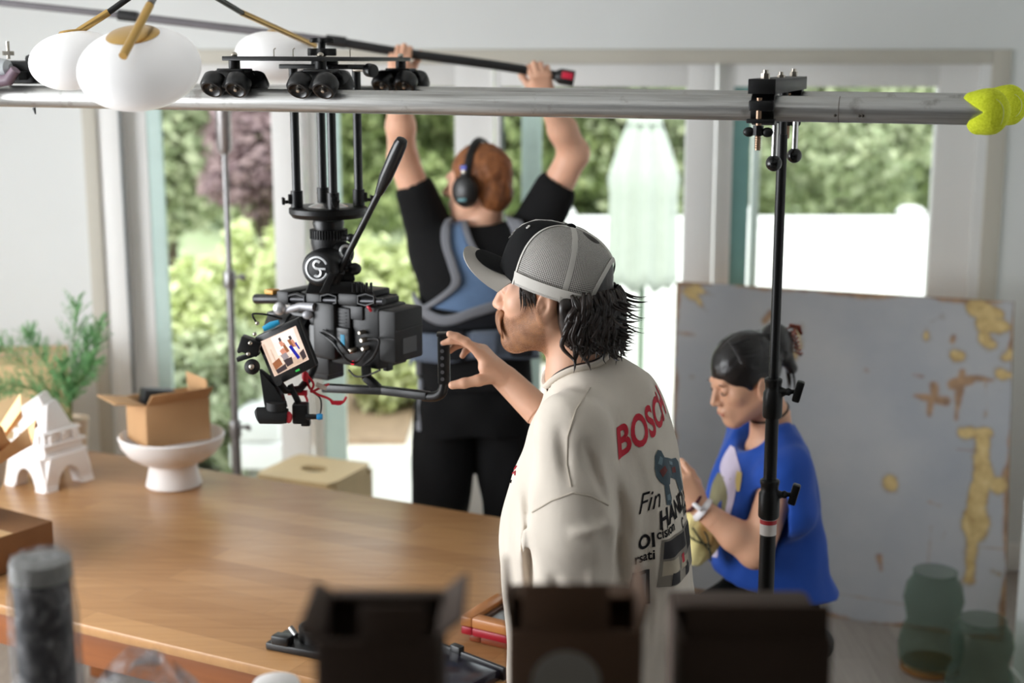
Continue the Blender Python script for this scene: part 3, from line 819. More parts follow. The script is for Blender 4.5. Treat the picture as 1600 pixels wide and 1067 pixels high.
for q in [(1525, 483, 1562, 490, 0.018), (1540, 505, 1570, 512, 0.024), (1540, 530, 1548, 538, 0.016), (1572, 560, 1596, 556, 0.018), (1566, 585, 1592, 590, 0.026), (1562, 612, 1582, 610, 0.016), (1505, 676, 1545, 674, 0.016), (1535, 684, 1530, 760, 0.020), (1530, 760, 1522, 840, 0.022), (1520, 840, 1512, 905, 0.020), (1446, 528, 1448, 510, 0.014), (1452, 503, 1470, 496, 0.009), (1090, 452, 1115, 462, 0.016), (1092, 470, 1106, 490, 0.013), (1080, 455, 1085, 462, 0.014), (1082, 588, 1084, 590, 0.008), (1248, 515, 1246, 540, 0.012), (1244, 548, 1243, 560, 0.006), (1256, 668, 1264, 666, 0.007), (1552, 892, 1562, 896, 0.012), (1492, 556, 1502, 558, 0.005), (1556, 762, 1564, 760, 0.006), (1392, 752, 1393, 756, 0.003), (1283, 938, 1285, 942, 0.005), (1540, 650, 1542, 640, 0.010)]:
    big = np.minimum(big, segp(*q))
rust = np.full_like(U_, 9.0)
for q in [(1490, 600, 1528, 590, 0.007), (1504, 580, 1494, 655, 0.004), (1428, 618, 1478, 628, 0.006), (1454, 628, 1452, 650, 0.005), (1530, 592, 1552, 594, 0.009), (1540, 600, 1542, 640, 0.005), (1452, 784, 1468, 790, 0.006), (1060, 520, 1085, 523, 0.006), (1195, 502, 1205, 490, 0.008), (1488, 532, 1490, 526, 0.005), (1375, 870, 1377, 890, 0.004), (1455, 822, 1450, 880, 0.0045), (1473, 842, 1476, 832, 0.005), (1440, 740, 1443, 736, 0.003), (1352, 577, 1355, 579, 0.004), (1300, 828, 1305, 832, 0.004), (1425, 585, 1440, 588, 0.004), (1458, 600, 1460, 618, 0.003)]:
    rust = np.minimum(rust, segp(*q, 0.010))
edge = np.minimum(np.minimum(U_, 1.27-U_), np.minimum(V_, 1.235-V_)) - 0.010 + 0.012*nse
rust = np.minimum(rust, edge)
crack = np.minimum(segp(1290, 924, 1415, 945, 0.0012, 0.004), np.minimum(segp(1495, 702, 1545, 706, 0.001, 0.004), segp(1530, 855, 1570, 858, 0.001, 0.004)))
m1 = np.clip(0.5 - big/0.010, 0, 1); m2 = np.clip(0.5 - rust/0.012, 0, 1)*0.9
m2 = np.maximum(m2, np.clip(0.5-crack/0.006, 0, 1)*0.8)
rim = np.clip(1 - np.abs(big)/0.012, 0, 1)*0.6
pts = np.array(bA)[None, None, :] + uu[..., None]*np.array(bB-bA) + vv[..., None]*np.array(lean)
nrm_b = Vector(bB-bA).cross(lean).normalized(); nrm_b = nrm_b if nrm_b.y < 0 else -nrm_b
pts = pts - np.array(nrm_b)*(m1[..., None]*0.0012)
nfm = (NW+1)*(NH+1)
front = pts.reshape(-1, 3); back = front - np.array(nrm_b)*0.012
idx = np.arange(nfm).reshape(NW+1, NH+1)
fq = np.stack([idx[:-1, :-1], idx[1:, :-1], idx[1:, 1:], idx[:-1, 1:]], -1).reshape(-1, 4)
bcor = [idx[0, 0], idx[NW, 0], idx[NW, NH], idx[0, NH]]
per = list(idx[:, 0]) + list(idx[NW, 1:]) + list(idx[NW-1::-1, NH]) + list(idx[0, NH-1:0:-1])
pb = {p: nfm+i for i, p in enumerate(per)}
verts = np.concatenate([front, back[per]])
sq = [(per[i], pb[per[i]], pb[per[(i+1) % len(per)]], per[(i+1) % len(per)]) for i in range(len(per))]
bq = [(pb[bcor[0]], pb[bcor[3]], pb[bcor[2]], pb[bcor[1]])]
t = NT('peeling_board_paint')
at = t.n('Attribute'); at.attribute_name = 'wear'
sep = t.n('SeparateColor'); t.l(at.outputs['Color'], sep.inputs[0])
v = t.coord()
n1 = t.noise(v, 2.2, 5); n2 = t.noise(v, 26, 5); n3 = t.noise(t.coord((1, 1, 6)), 4, 5)
paint = t.ramp(n1, [(0.3, C(156, 160, 167)), (0.52, C(174, 175, 178)), (0.75, C(188, 186, 184))])
paint = t.mix(t.math('MULTIPLY', n3, 0.35), paint, C(166, 167, 170))
peel = t.ramp(n2, [(0.3, C(176, 146, 92)), (0.6, C(212, 186, 128)), (0.8, C(226, 206, 156))])
rst = t.ramp(n2, [(0.3, C(120, 84, 56)), (0.7, C(180, 140, 96))])
c = t.mix(sep.outputs[1], paint, rst)
c = t.mix(sep.outputs[0], c, peel)
c = t.mix(sep.outputs[2], c, C(116, 92, 70))
t.principled(Base_Color=c, Roughness=0.62, Normal=t.bump(n2, 0.12, 0.003))
brd = mesh_np('backdrop_board', verts, np.concatenate([fq, np.array(sq), np.array(bq)]), t.m, None, smooth=False)
ca_ = brd.data.color_attributes.new('wear', 'FLOAT_COLOR', 'POINT')
colr = np.zeros((len(verts), 4), np.float32); colr[:, 3] = 1
colr[:nfm, 0] = m1.ravel(); colr[:nfm, 1] = m2.ravel(); colr[:nfm, 2] = rim.ravel()*0.7
colr[nfm:, 1] = 1
ca_.data.foreach_set('color', colr.ravel())
tag(brd, 'large weathered grey-blue board with peeling tan patches leaning below the window', 'board')

# ------------------------------------------------------------------ two glass gourd vases on the floor
t = NT('smoked_green_glass')
g = t.n('BsdfPrincipled'); g.inputs['Base Color'].default_value = C(150, 172, 160); g.inputs['Roughness'].default_value = 0.06
g.inputs['IOR'].default_value = 1.45
tb_ = t.n('BsdfTransparent'); tb_.inputs['Color'].default_value = (0.74, 0.78, 0.74, 1)
mx = t.n('MixShader'); lw = t.n('LayerWeight'); lw.inputs['Blend'].default_value = 0.25
t.l(t.math('ADD', t.math('MULTIPLY', lw.outputs['Facing'], 0.22), 0.04), mx.inputs[0])
t.l(tb_.outputs[0], mx.inputs[1]); t.l(g.outputs[0], mx.inputs[2]); t.l(mx.outputs[0], t.out.inputs['Surface'])
m_vase = t.m
m_amber = M('amber_glass_base', C(140, 98, 52), 0.2, var=0.1)
def vase(label, c, r, h):
    root = thing('glass_vase', label, 'vase', c, 'gourd-shaped glass vases on the floor')
    pr_ = [(0.0, 0.012), (r*0.86, 0.012), (r*0.97, h*0.12), (r*1.0, h*0.26), (r*0.92, h*0.40), (r*0.78, h*0.50), (r*0.84, h*0.60), (r*0.92, h*0.72), (r*0.84, h*0.86), (r*0.66, h*0.95), (r*0.68, h), (r*0.64, h), (r*0.62, h*0.95), (r*0.80, h*0.86), (r*0.88, h*0.72), (r*0.80, h*0.60), (r*0.74, h*0.50), (r*0.88, h*0.40), (r*0.96, h*0.26), (r*0.90, h*0.10), (0.0, 0.022)]
    MB().lathe(pr_, c, n=44).build('vase_body', m_vase, root, sharp=None)
    MB().lathe([(0, 0), (r*0.84, 0), (r*0.90, 0.006), (r*0.90, 0.026), (r*0.86, 0.030), (0, 0.011)], c, n=44).build('vase_base', m_amber, root)
vase('taller green glass gourd vase against the leaning board', Vector((1.448, 4.62, 0)), 0.112, 0.36)
vase('shorter grey-brown glass gourd vase next to the wall end', Vector((1.525, 4.34, 0)), 0.112, 0.30)

# ------------------------------------------------------------------ silver stand behind the table
m_chr = M('chrome_steel', C(150, 148, 148), 0.38, 0.9, var=0.05)
SY = 4.90
s0 = P(370, 730, SY); sx_ = s0.x; st_z = P(346, 158, SY).z
sr = thing('light_stand', 'silver chrome light stand between the carton and the hanging camera', 'stand', (sx_, SY, 0))
cc = lambda z: Vector((sx_, SY, z))
z1 = P(352, 437, SY).z; z2 = P(362, 670, SY).z
MB().cyl(cc(0.30), cc(z2), 0.0165).build('base_tube', m_chr, sr)
MB().cyl(cc(z2-0.02), cc(z1), 0.0135).build('middle_tube', m_chr, sr)
MB().cyl(cc(z1-0.02), cc(st_z), 0.0105).build('upper_tube', m_chr, sr)
for z in (z1, z2):
    o = MB().cyl(cc(z-0.03), cc(z+0.03), 0.022, bev=0.004); o.build('collar', m_chr, sr)
    o = MB().cyl(cc(z) + Vector((0.015, -0.01, 0.01)), cc(z) + Vector((0.045, -0.03, 0.014)), 0.006)
    o.box(cc(z) + Vector((0.052, -0.034, 0.014)), (0.010, 0.032, 0.020), rotz(0.6), 0.003)
    o.build('thumb_screw', m_chr, sr)
zt0, zt1 = P(347, 236, SY).z, st_z
o = MB().lathe([(0.0, zt0-0.012), (0.014, zt0-0.010), (0.025, zt0+0.006), (0.026, zt1-0.04), (0.030, zt1-0.03), (0.030, zt1), (0.0, zt1)], (sx_, SY, 0), n=24); o.build('receiver', M('dull_aluminium', C(172, 168, 168), 0.4, 0.9), sr)
for k in range(3):
    a = R(100+120*k); d = Vector((math.cos(a), math.sin(a), 0))
    o = MB().tube([cc(0.36) + d*0.02, cc(0.30) + d*0.12, cc(0.02) + d*0.42, cc(0.012) + d*0.46], 0.011, 10)
    o.build('leg', m_chr, sr)

# ------------------------------------------------------------------ kitchen counter under the lens, and what stands on it
CZ = 0.92
ct = thing('kitchen_counter', 'kitchen counter below the camera carrying the foreground cartons', 'counter', (-0.33, 1.45, 0))
MB().box((-0.33, 1.45, CZ-0.02), (1.80, 1.06, 0.04), None, 0.004).build('countertop', M('stone_counter', C(170, 166, 160), 0.3, var=0.1), ct)
MB().box((-0.33, 1.45, (CZ-0.04)/2), (1.70, 0.96, CZ-0.042), None, 0.004).build('cabinet_body', M('dark_cabinet', C(70, 62, 56), 0.5), ct)
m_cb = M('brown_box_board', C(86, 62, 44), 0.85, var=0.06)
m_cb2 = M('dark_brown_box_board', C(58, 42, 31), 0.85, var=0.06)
m_stk = M('pale_round_sticker', C(150, 146, 138), 0.6)
def tallbox(label, px0, px1, ytop, Y, depth, flaps, mat, sticker=None, ang=0.0):
    a, b = P(px0, ytop, Y), P(px1, ytop, Y)
    w = b.x-a.x; c = Vector(((a.x+b.x)/2, Y+depth/2, CZ))
    root = thing('tall_carton', label, 'box', c, 'cartons standing on the kitchen counter')
    carton(root, c, ang, w, depth, a.z-CZ, flaps, mat)
    if sticker:
        sp = P(sticker[0], sticker[1], Y); sp.y = Y-0.0025
        MB().cyl(sp, sp + Vector((0, -0.0012, 0)), sticker[2], n=40).build('sticker', m_stk, root)
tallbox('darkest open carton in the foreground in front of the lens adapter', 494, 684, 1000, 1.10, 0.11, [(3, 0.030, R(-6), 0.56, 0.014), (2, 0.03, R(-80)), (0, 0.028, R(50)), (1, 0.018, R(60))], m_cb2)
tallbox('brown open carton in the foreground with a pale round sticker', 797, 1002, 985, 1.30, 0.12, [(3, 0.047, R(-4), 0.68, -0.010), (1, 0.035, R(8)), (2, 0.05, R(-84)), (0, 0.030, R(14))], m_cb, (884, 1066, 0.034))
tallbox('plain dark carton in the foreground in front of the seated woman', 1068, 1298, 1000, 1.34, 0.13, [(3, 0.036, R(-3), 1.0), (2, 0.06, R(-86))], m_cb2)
# wrapped roll
rc = P(62, 868, 1.72); rh = rc.z - CZ; rc.z = CZ
rl = thing('wrapped_roll', 'tall dark roll wrapped in clear plastic standing in the left foreground', 'roll', rc)
MB().cyl(rc, rc + Vector((0, 0, rh-0.03)), 0.036, n=32).build('dark_core', M('dark_roll_print', C(26, 26, 31), 0.5, var=0.6, vs=9), rl)
t = NT('clear_plastic_film')
tb_ = t.n('BsdfTransparent'); tb_.inputs['Color'].default_value = (0.86, 0.87, 0.88, 1)
gp = t.n('BsdfPrincipled'); gp.inputs['Base Color'].default_value = C(206, 204, 206); gp.inputs['Roughness'].default_value = 0.18
nz = t.noise(t.coord(), 38, 5, 0.6, 1.0); t.l(t.bump(nz, 0.9, 0.01), gp.inputs['Normal'])
mx = t.n('MixShader'); t.l(t.ramp(nz, [(0.40, (0.05,)*3), (0.80, (0.50,)*3)]), mx.inputs[0])
t.l(tb_.outputs[0], mx.inputs[1]); t.l(gp.outputs[0], mx.inputs[2]); t.l(mx.outputs[0], t.out.inputs['Surface'])
m_film = t.m
o = MB(); rows = []
for i in range(16):
    z = rh*i/15
    rows.append([rc + Vector(((0.043 + 0.003*math.sin(7*a_*0.26+i) + (0.0 if i < 14 else -0.004*(i-13)))*math.cos(a_*math.pi/20), (0.043 + 0.003*math.sin(5*a_*0.31+i*1.7))*math.sin(a_*math.pi/20), z)) for a_ in range(41)])
rows.append([rc + Vector((0.022*math.cos(a_*math.pi/20), 0.022*math.sin(a_*math.pi/20), rh+0.002+0.003*math.sin(a_*1.3))) for a_ in range(41)])
rows.append([rc + Vector((0.002*math.cos(a_*math.pi/20), 0.002*math.sin(a_*math.pi/20), rh-0.004)) for a_ in range(41)])
o.sheet(rows); o.build('plastic_wrap', m_film, rl, sharp=None)
MB().cyl(rc + Vector((0, 0, rh-0.03)), rc + Vector((0, 0, rh-0.006)), 0.038, n=32).build('end_plug', M('grey_plug', C(150, 148, 142), 0.6, var=0.2), rl)
# clear plastic bag
pb0 = P(150, 1030, 1.9); ptop = P(160, 994, 1.9).z
pg = Vector((P(268, 1040, 1.82).x, 1.80, CZ))
bg_ = thing('plastic_bag', 'crumpled clear plastic bag in front of the left end of the table', 'bag', pg)
rows = []; nr = random.Random(2)
hz = ptop - CZ
for i in range(19):
    s = i/18
    rr_ = math.sin(math.pi*min(0.995, 0.06+0.94*s))**0.6
    row = []
    for k in range(37):
        a = 2*math.pi*k/36
        f = 1 + 0.10*math.sin(5*a+3*s*4) + 0.07*math.sin(11*a+9*s)
        x = 0.150*rr_*f*math.cos(a); y = 0.12*rr_*f*math.sin(a)
        z = hz*s*(1 - 0.34*max(-0.3, min(1, x/0.15))) * (1+0.03*math.sin(7*a))
        row.append(pg + Vector((x, y, max(0.001, z))))
    rows.append(row)
MB().sheet(rows).build('film', m_film, bg_, sharp=None)
wj = P(431, 1058, 1.86)
wr = thing('white_jar', 'white jar lid just showing at the bottom edge below the table edge', 'jar', (wj.x, 1.86, CZ))
hh = wj.z - CZ
MB().lathe([(0, 0), (0.036, 0), (0.038, 0.006), (0.038, hh-0.03), (0.032, hh-0.022)], (wj.x, 1.86, CZ), n=32).build('jar_body', m_ceram, wr)
MB().lathe([(0, hh), (0.020, hh-0.001), (0.031, hh-0.006), (0.034, hh-0.012), (0.034, hh-0.024), (0, hh-0.024)], (wj.x, 1.86, CZ), n=32).build('lid', m_ceram, wr)
# ------------------------------------------------------------------ SDF toolkit (numpy): smooth unions turned into one continuous mesh
class SDF:
    def __init__(s, lo, hi, h):
        s.lo = np.array(lo, np.float32); s.h = h
        s.n = np.maximum(2, np.ceil((np.array(hi)-np.array(lo))/h).astype(int)+1)
        s.ax = [s.lo[i] + h*np.arange(s.n[i], dtype=np.float32) for i in range(3)]
        s.d = np.full(tuple(s.n), 0.2, np.float32)
    def _win(s, lo, hi):
        sl = []
        for i in range(3):
            a = int(max(0, math.floor((lo[i]-s.lo[i])/s.h))); b = int(min(s.n[i], math.ceil((hi[i]-s.lo[i])/s.h)+1))
            if b <= a: return None
            sl.append(slice(a, b))
        return tuple(sl)
    def _xyz(s, sl):
        return (s.ax[0][sl[0]][:, None, None], s.ax[1][sl[1]][None, :, None], s.ax[2][sl[2]][None, None, :])
    def _put(s, lo, hi, fn, k, op):
        m = k*1.5 + 4*s.h if op == 'u' else k*1.5 + 2*s.h
        w = s._win([a-m for a in lo], [b+m for b in hi])
        if w is None: return s
        d = fn(*s._xyz(w)).astype(np.float32); c = s.d[w]
        if op == 'u':
            if k > 0:
                hh = np.clip(0.5 + 0.5*(c-d)/k, 0, 1); s.d[w] = c + (d-c)*hh - k*hh*(1-hh)
            else: s.d[w] = np.minimum(c, d)
        else:
            if k > 0:
                hh = np.clip(0.5 - 0.5*(c+d)/k, 0, 1); s.d[w] = c + (-d-c)*hh + k*hh*(1-hh)
            else: s.d[w] = np.maximum(c, -d)
        return s
    def cap(s, a, b, ra, rb=None, k=0.01, op='u', flat=None):
        "capsule with radius from ra to rb; flat=(axis vector, factor) squeezes the section along that axis"
        rb = ra if rb is None else rb
        a, b = np.array(a, float), np.array(b, float); ba = b-a; L = float(ba@ba)+1e-12; r = max(ra, rb)
        def fn(X, Y, Z):
            px, py, pz = X-a[0], Y-a[1], Z-a[2]
            t = np.clip((px*ba[0]+py*ba[1]+pz*ba[2])/L, 0, 1)
            qx, qy, qz = px-t*ba[0], py-t*ba[1], pz-t*ba[2]
            if flat is not None:
                fa, ff = np.array(flat[0], float), flat[1]; fa = fa/np.linalg.norm(fa)
                dd = qx*fa[0]+qy*fa[1]+qz*fa[2]; e = dd*(1/ff-1)
                qx, qy, qz = qx+e*fa[0], qy+e*fa[1], qz+e*fa[2]
            return np.sqrt(qx*qx+qy*qy+qz*qz) - (ra+(rb-ra)*t)
        return s._put(np.minimum(a, b)-r, np.maximum(a, b)+r, fn, k, op)
    def chain(s, pts, rad, k=0.01, op='u', flat=None):
        for i in range(len(pts)-1): s.cap(pts[i], pts[i+1], rad[i], rad[i+1], k, op, flat)
        return s
    def ell(s, c, r, rot=None, k=0.01, op='u'):
        r = np.array([r]*3 if isinstance(r, (int, float)) else r, float); c = np.array(c, float)
        m = np.array(rot, float) if rot is not None else np.eye(3)
        def fn(X, Y, Z):
            x, y, z = X-c[0], Y-c[1], Z-c[2]
            q = [(m[0, i]*x+m[1, i]*y+m[2, i]*z) for i in range(3)]
            k0 = np.sqrt(sum((q[i]/r[i])**2 for i in range(3))); k1 = np.sqrt(sum((q[i]/r[i]**2)**2 for i in range(3)))
            return k0*(k0-1)/(k1+1e-6)
        R_ = float(r.max())
        return s._put(c-R_, c+R_, fn, k, op)
    def box(s, c, half, rot=None, rnd=0.005, k=0.0, op='u'):
        c = np.array(c, float); hf = np.array(half, float)-rnd
        m = np.array(rot, float) if rot is not None else np.eye(3)
        def fn(X, Y, Z):
            x, y, z = X-c[0], Y-c[1], Z-c[2]
            q = [np.abs(m[0, i]*x+m[1, i]*y+m[2, i]*z)-hf[i] for i in range(3)]
            out = np.sqrt(sum(np.maximum(v, 0)**2 for v in q)); ins = np.minimum(np.maximum(np.maximum(q[0], q[1]), q[2]), 0)
            return out+ins-rnd
        R_ = float(np.linalg.norm(np.array(half)))
        return s._put(c-R_, c+R_, fn, k, op)
    def plane(s, p, n, k=0.0):
        "keep the side the normal points away from"
        p, n = np.array(p, float), np.array(n, float); n = n/np.linalg.norm(n)
        X, Y, Z = s.ax[0][:, None, None], s.ax[1][None, :, None], s.ax[2][None, None, :]
        d = ((X-p[0])*n[0]+(Y-p[1])*n[1]+(Z-p[2])*n[2]).astype(np.float32)
        if k > 0:
            hh = np.clip(0.5-0.5*(s.d-d)/k, 0, 1); s.d = s.d+(d-s.d)*hh+k*hh*(1-hh)
        else: s.d = np.maximum(s.d, d)
        return s
    def cutfn(s, fn):
        s.d = np.maximum(s.d, fn(s.ax[0][:, None, None], s.ax[1][None, :, None], s.ax[2][None, None, :]).astype(np.float32)); return s
    def disp(s, fn):
        s.d = s.d + fn(s.ax[0][:, None, None], s.ax[1][None, :, None], s.ax[2][None, None, :]).astype(np.float32); return s
    def loft(s, rows, fwd, k=0.02, op='u', p=2.3):
        "rows of (z, centre x, centre y, half depth along fwd, half width); smooth in between"
        rows = sorted(rows); z = np.array([r[0] for r in rows]); A = np.array([r[1:] for r in rows], float)
        f = np.array([fwd[0], fwd[1]], float); f /= np.linalg.norm(f); l = np.array([-f[1], f[0]])
        zz = s.ax[2]; zc = np.clip(zz, z[0], z[-1])
        # monotone smooth interpolation
        j = np.clip(np.searchsorted(z, zc)-1, 0, len(z)-2); t = (zc-z[j])/(z[j+1]-z[j])
        g = np.gradient(A, z, axis=0); dz = (z[j+1]-z[j])[:, None]; t = t[:, None]
        V = (2*t**3-3*t**2+1)*A[j] + (t**3-2*t**2+t)*dz*g[j] + (-2*t**3+3*t**2)*A[j+1] + (t**3-t**2)*dz*g[j+1]
        cx, cy, a, b = [V[:, i][None, None, :] for i in range(4)]
        def fn(X, Y, Z):
            n0 = int(round((float(Z.ravel()[0])-s.lo[2])/s.h)); sl = slice(n0, n0+Z.shape[2])
            dx, dy = X-cx[..., sl], Y-cy[..., sl]
            u = np.abs(dx*f[0]+dy*f[1])/a[..., sl]; v = np.abs(dx*l[0]+dy*l[1])/b[..., sl]
            q = (u**p+v**p)**(1/p)
            d = (q-1)*np.minimum(a[..., sl], b[..., sl])*(0.55+0.45*np.minimum(1, q))
            over = np.maximum(np.maximum(Z-z[-1], z[0]-Z), 0)
            return np.where(over > 0, np.sqrt(np.maximum(d, 0)**2+over**2), np.maximum(d, np.maximum(Z-z[-1], z[0]-Z)))
        m = A[:, 2:].max()
        lo = (A[:, 0].min()-m, A[:, 1].min()-m, z[0]); hi = (A[:, 0].max()+m, A[:, 1].max()+m, z[-1])
        return s._put(lo, hi, fn, k, op)
    def waves(s, amp, freq, seed=0, n=6, stretch=(1, 1, 1), lo=None, hi=None):
        r = np.random.default_rng(seed)
        X, Y, Z = s.ax[0][:, None, None]*stretch[0], s.ax[1][None, :, None]*stretch[1], s.ax[2][None, None, :]*stretch[2]
        out = 0
        for i in range(n):
            v = r.normal(size=3); v /= np.linalg.norm(v); f = freq*r.uniform(0.6, 1.5); w_ = r.normal(size=3); w_ /= np.linalg.norm(w_)
            out = out + np.sin(f*(v[0]*X+v[1]*Y+v[2]*Z)+r.uniform(0, 6.28)+1.3*np.sin(f*0.5*(w_[0]*X+w_[1]*Y+w_[2]*Z)))
        s.d = s.d + (amp/np.sqrt(n)*out).astype(np.float32)
        return s
    def mesh(s):
        d = s.d; n = d.shape
        ins = d < 0
        c = ins[:-1, :-1, :-1].astype(np.int8)
        tot = np.zeros([k-1 for k in n], np.int8)
        for i in (0, 1):
            for j in (0, 1):
                for k in (0, 1): tot += ins[i:n[0]-1+i, j:n[1]-1+j, k:n[2]-1+k]
        act = (tot > 0) & (tot < 8)
        idx = np.argwhere(act)
        vid = np.full(act.shape, -1, np.int64); vid[act] = np.arange(len(idx))
        cor = [(i, j, k) for i in (0, 1) for j in (0, 1) for k in (0, 1)]
        val = {q: d[idx[:, 0]+q[0], idx[:, 1]+q[1], idx[:, 2]+q[2]] for q in cor}
        acc = np.zeros((len(idx), 3)); cnt = np.zeros(len(idx))
        for a in cor:
            for ax in range(3):
                if a[ax]: continue
                b = list(a); b[ax] = 1; b = tuple(b)
                va, vb = val[a], val[b]; cr = (va < 0) != (vb < 0)
                t = np.where(cr, va/(va-vb+1e-20), 0)
                p = np.array(a, float)[None, :].repeat(len(idx), 0); p[:, ax] += t
                acc[cr] += p[cr]; cnt[cr] += 1
        V = s.lo[None, :] + s.h*(idx + acc/np.maximum(cnt, 1)[:, None])
        F = []
        for ax in range(3):
            o1, o2 = [(1, 2), (2, 0), (0, 1)][ax]
            sl0 = [slice(None)]*3; sl1 = [slice(None)]*3
            sl0[ax] = slice(0, n[ax]-1); sl1[ax] = slice(1, n[ax])
            A, B = ins[tuple(sl0)], ins[tuple(sl1)]
            e = np.argwhere(A != B)
            ok = (e[:, o1] > 0) & (e[:, o2] > 0) & (e[:, o1] < n[o1]-1) & (e[:, o2] < n[o2]-1)
            e = e[ok]
            inside_first = A[e[:, 0], e[:, 1], e[:, 2]]
            def cell(d1, d2):
                q = e.copy(); q[:, o1] -= d1; q[:, o2] -= d2
                return vid[q[:, 0], q[:, 1], q[:, 2]]
            q = np.stack([cell(1, 1), cell(0, 1), cell(0, 0), cell(1, 0)], 1)
            q[~inside_first] = q[~inside_first][:, ::-1]
            F.append(q)
        F = np.concatenate(F); F = F[(F >= 0).all(1)]
        return V, F
def join(*vf):
    V, F, o = [], [], 0
    for v, f in vf:
        V.append(np.asarray(v, float)); F.append(np.asarray(f)+o); o += len(v)
    return np.concatenate(V), np.concatenate(F)

# ------------------------------------------------------------------ overhead pipes
m_pipe = NT('worn_aluminium_pipe')
v = m_pipe.coord((26, 26, 0.9)); nz = m_pipe.noise(v, 3, 7, 0.65, 0.4); n2 = m_pipe.noise(m_pipe.coord(), 18, 6, 0.6)
pc_ = m_pipe.ramp(nz, [(0.3, C(150, 148, 144)), (0.55, C(196, 196, 194)), (0.8, C(214, 214, 213))])
pc_ = m_pipe.mix(m_pipe.ramp(n2, [(0.60, (0, 0, 0)), (0.72, (0.55,)*3)]), pc_, C(112, 104, 96))
m_pipe.principled(Base_Color=pc_, Metallic=0.85, Roughness=m_pipe.ramp(nz, [(0.3, (0.42,)*3), (0.8, (0.26,)*3)]), Normal=m_pipe.bump(nz, 0.05, 0.001))
m_pipe = m_pipe.m
PA, PB = P(0, 150, 3.18), P(1300, 171, 2.63)
pd = (PB-PA).normalized(); pn = Vector((-pd.y, pd.x, 0)).normalized()       # along to the right, and away from the camera
pu = pd.cross(Vector((0, 0, 1))).cross(pd).normalized()
def on_pipe(px):
    "point of the near pipe's axis under a picture column"
    best = None; lo, hi = -1.5, 4.0
    for _ in range(60):
        m = (lo+hi)/2; q = PA + pd*m
        if PX(q)[0] < px: lo = m
        else: hi = m
    return PA + pd*lo
GAU, PR = 0.43, 0.0235
p_end = on_pipe(1538); p_start = on_pipe(-75)
pl = (p_end-p_start).length
def pipe(name, label, off):
    a, b = p_start+off, p_end+off
    o = bpy.data.objects.new(name, None); COL.objects.link(o)
    root = o; root.location = (a+b)/2; tag(o, label, 'pipe', 'overhead camera track pipes')
    # the tube is built along local z so that its scratches run lengthwise
    bm = MB().lathe([(0.0195, -pl/2), (PR-0.001, -pl/2), (PR, -pl/2+0.001), (PR, pl/2-0.001), (PR-0.001, pl/2), (0.0195, pl/2), (0.0195, -pl/2)], (0, 0, 0), n=40)
    bmesh.ops.recalc_face_normals(bm.bm, faces=bm.bm.faces[:])
    me = bpy.data.meshes.new('tube'); bm.bm.to_mesh(me); bm.bm.free()
    t_ = finish('tube', me, m_pipe); t_.parent = root
    t_.rotation_mode = 'QUATERNION'; t_.rotation_quaternion = Vector((0, 0, 1)).rotation_difference(pd)
    return root
pr1 = pipe('track_pipe', 'near aluminium pipe of the overhead camera track, running right across the picture', Vector((0, 0, 0)))
pipe('track_pipe', 'far aluminium pipe of the overhead camera track, behind the near one', pn*GAU + pd*0.036)
j = on_pipe(1312)
jb = MB().cyl(j - pd*0.0008, j + pd*0.0008, PR+0.0004, n=40); jb.build('joint', M('joint_line', C(110, 104, 98), 0.5, 0.5), pr1)
for px in (1307, 1345, 1350):
    q = on_pipe(px); q = q + pn*(-PR*0.9) - pu*PR*0.42
    MB().ell(q, 0.0028, None, 10, 8).build('set_screw', M('dark_screw', C(60, 54, 48), 0.5, 0.6), pr1)

# tennis balls on the pipe ends
t = NT('tennis_felt'); nz = t.noise(t.coord(), 240, 4)
t.principled(Base_Color=t.ramp(nz, [(0.3, C(196, 208, 22)), (0.7, C(226, 236, 60))]), Roughness=0.95, Normal=t.bump(nz, 0.6, 0.002))
m_felt = t.m; m_seam = M('ball_seam', C(214, 222, 150), 0.8)
def ball(label, px, off, ang):
    c = on_pipe(px) + off
    root = thing('tennis_ball', label, 'tennis ball', c, 'tennis balls on the pipe ends')
    S = SDF(c - Vector((0.07, 0.06, 0.06)), c + Vector((0.06, 0.06, 0.06)), 0.0016)
    S.ell(c, (0.0385, 0.0385, 0.0385), k=0)
    S.cap(c - pd*0.030 + pu*0.021, c - pd*0.002 + pu*0.014, 0.011, 0.022, k=0.02); S.cap(c - pd*0.018 - pu*0.026, c - pu*0.014, 0.009, 0.022, k=0.02)
    def wedge(X, Y, Z):
        x = (X-c.x)*pd.x + (Y-c.y)*pd.y + (Z-c.z)*pd.z; y = (X-c.x)*pu.x + (Y-c.y)*pu.y + (Z-c.z)*pu.z
        return np.minimum(0.012 - (x+0.002) - 0.012, 0) * 0 + (-(np.maximum(np.abs(y) - np.maximum(0, -(x+0.006))*0.62, x+0.006)))
    S.cutfn(wedge)
    V, F = S.mesh(); o = mesh_np('felt_body', V, F, m_felt, root, sharp=50)
    pts = []
    for i in range(90):
        th = 2*math.pi*i/90; A = 0.44
        u = Vector((math.cos(th) + A*0.45*math.cos(3*th), math.sin(th) - A*0.45*math.sin(3*th), 1.25*A*math.sin(2*th)*1.35)).normalized()
        u = Matrix.Rotation(ang, 3, pn) @ (Matrix.Rotation(0.5, 3, 'Z') @ u)
        q = c + u*0.0384
        rel = q - c; x, y = rel.dot(pd), rel.dot(pu)
        ok = x > -0.002
        if ok: pts.append(q)
        else:
            if len(pts) > 3: MB().tube(pts, 0.0015, 6, flat=0.6).build('seam', m_seam, root)
            pts = []
    if len(pts) > 3: MB().tube(pts, 0.0015, 6, flat=0.6).build('seam', m_seam, root)
ball('nearer yellow-green tennis ball split over the end of the near pipe', 1543, Vector((0, 0, 0)), 0.4)
ball('farther yellow-green tennis ball on the end of the far pipe, half hidden', 1543, pn*GAU + pd*0.042, 1.3)

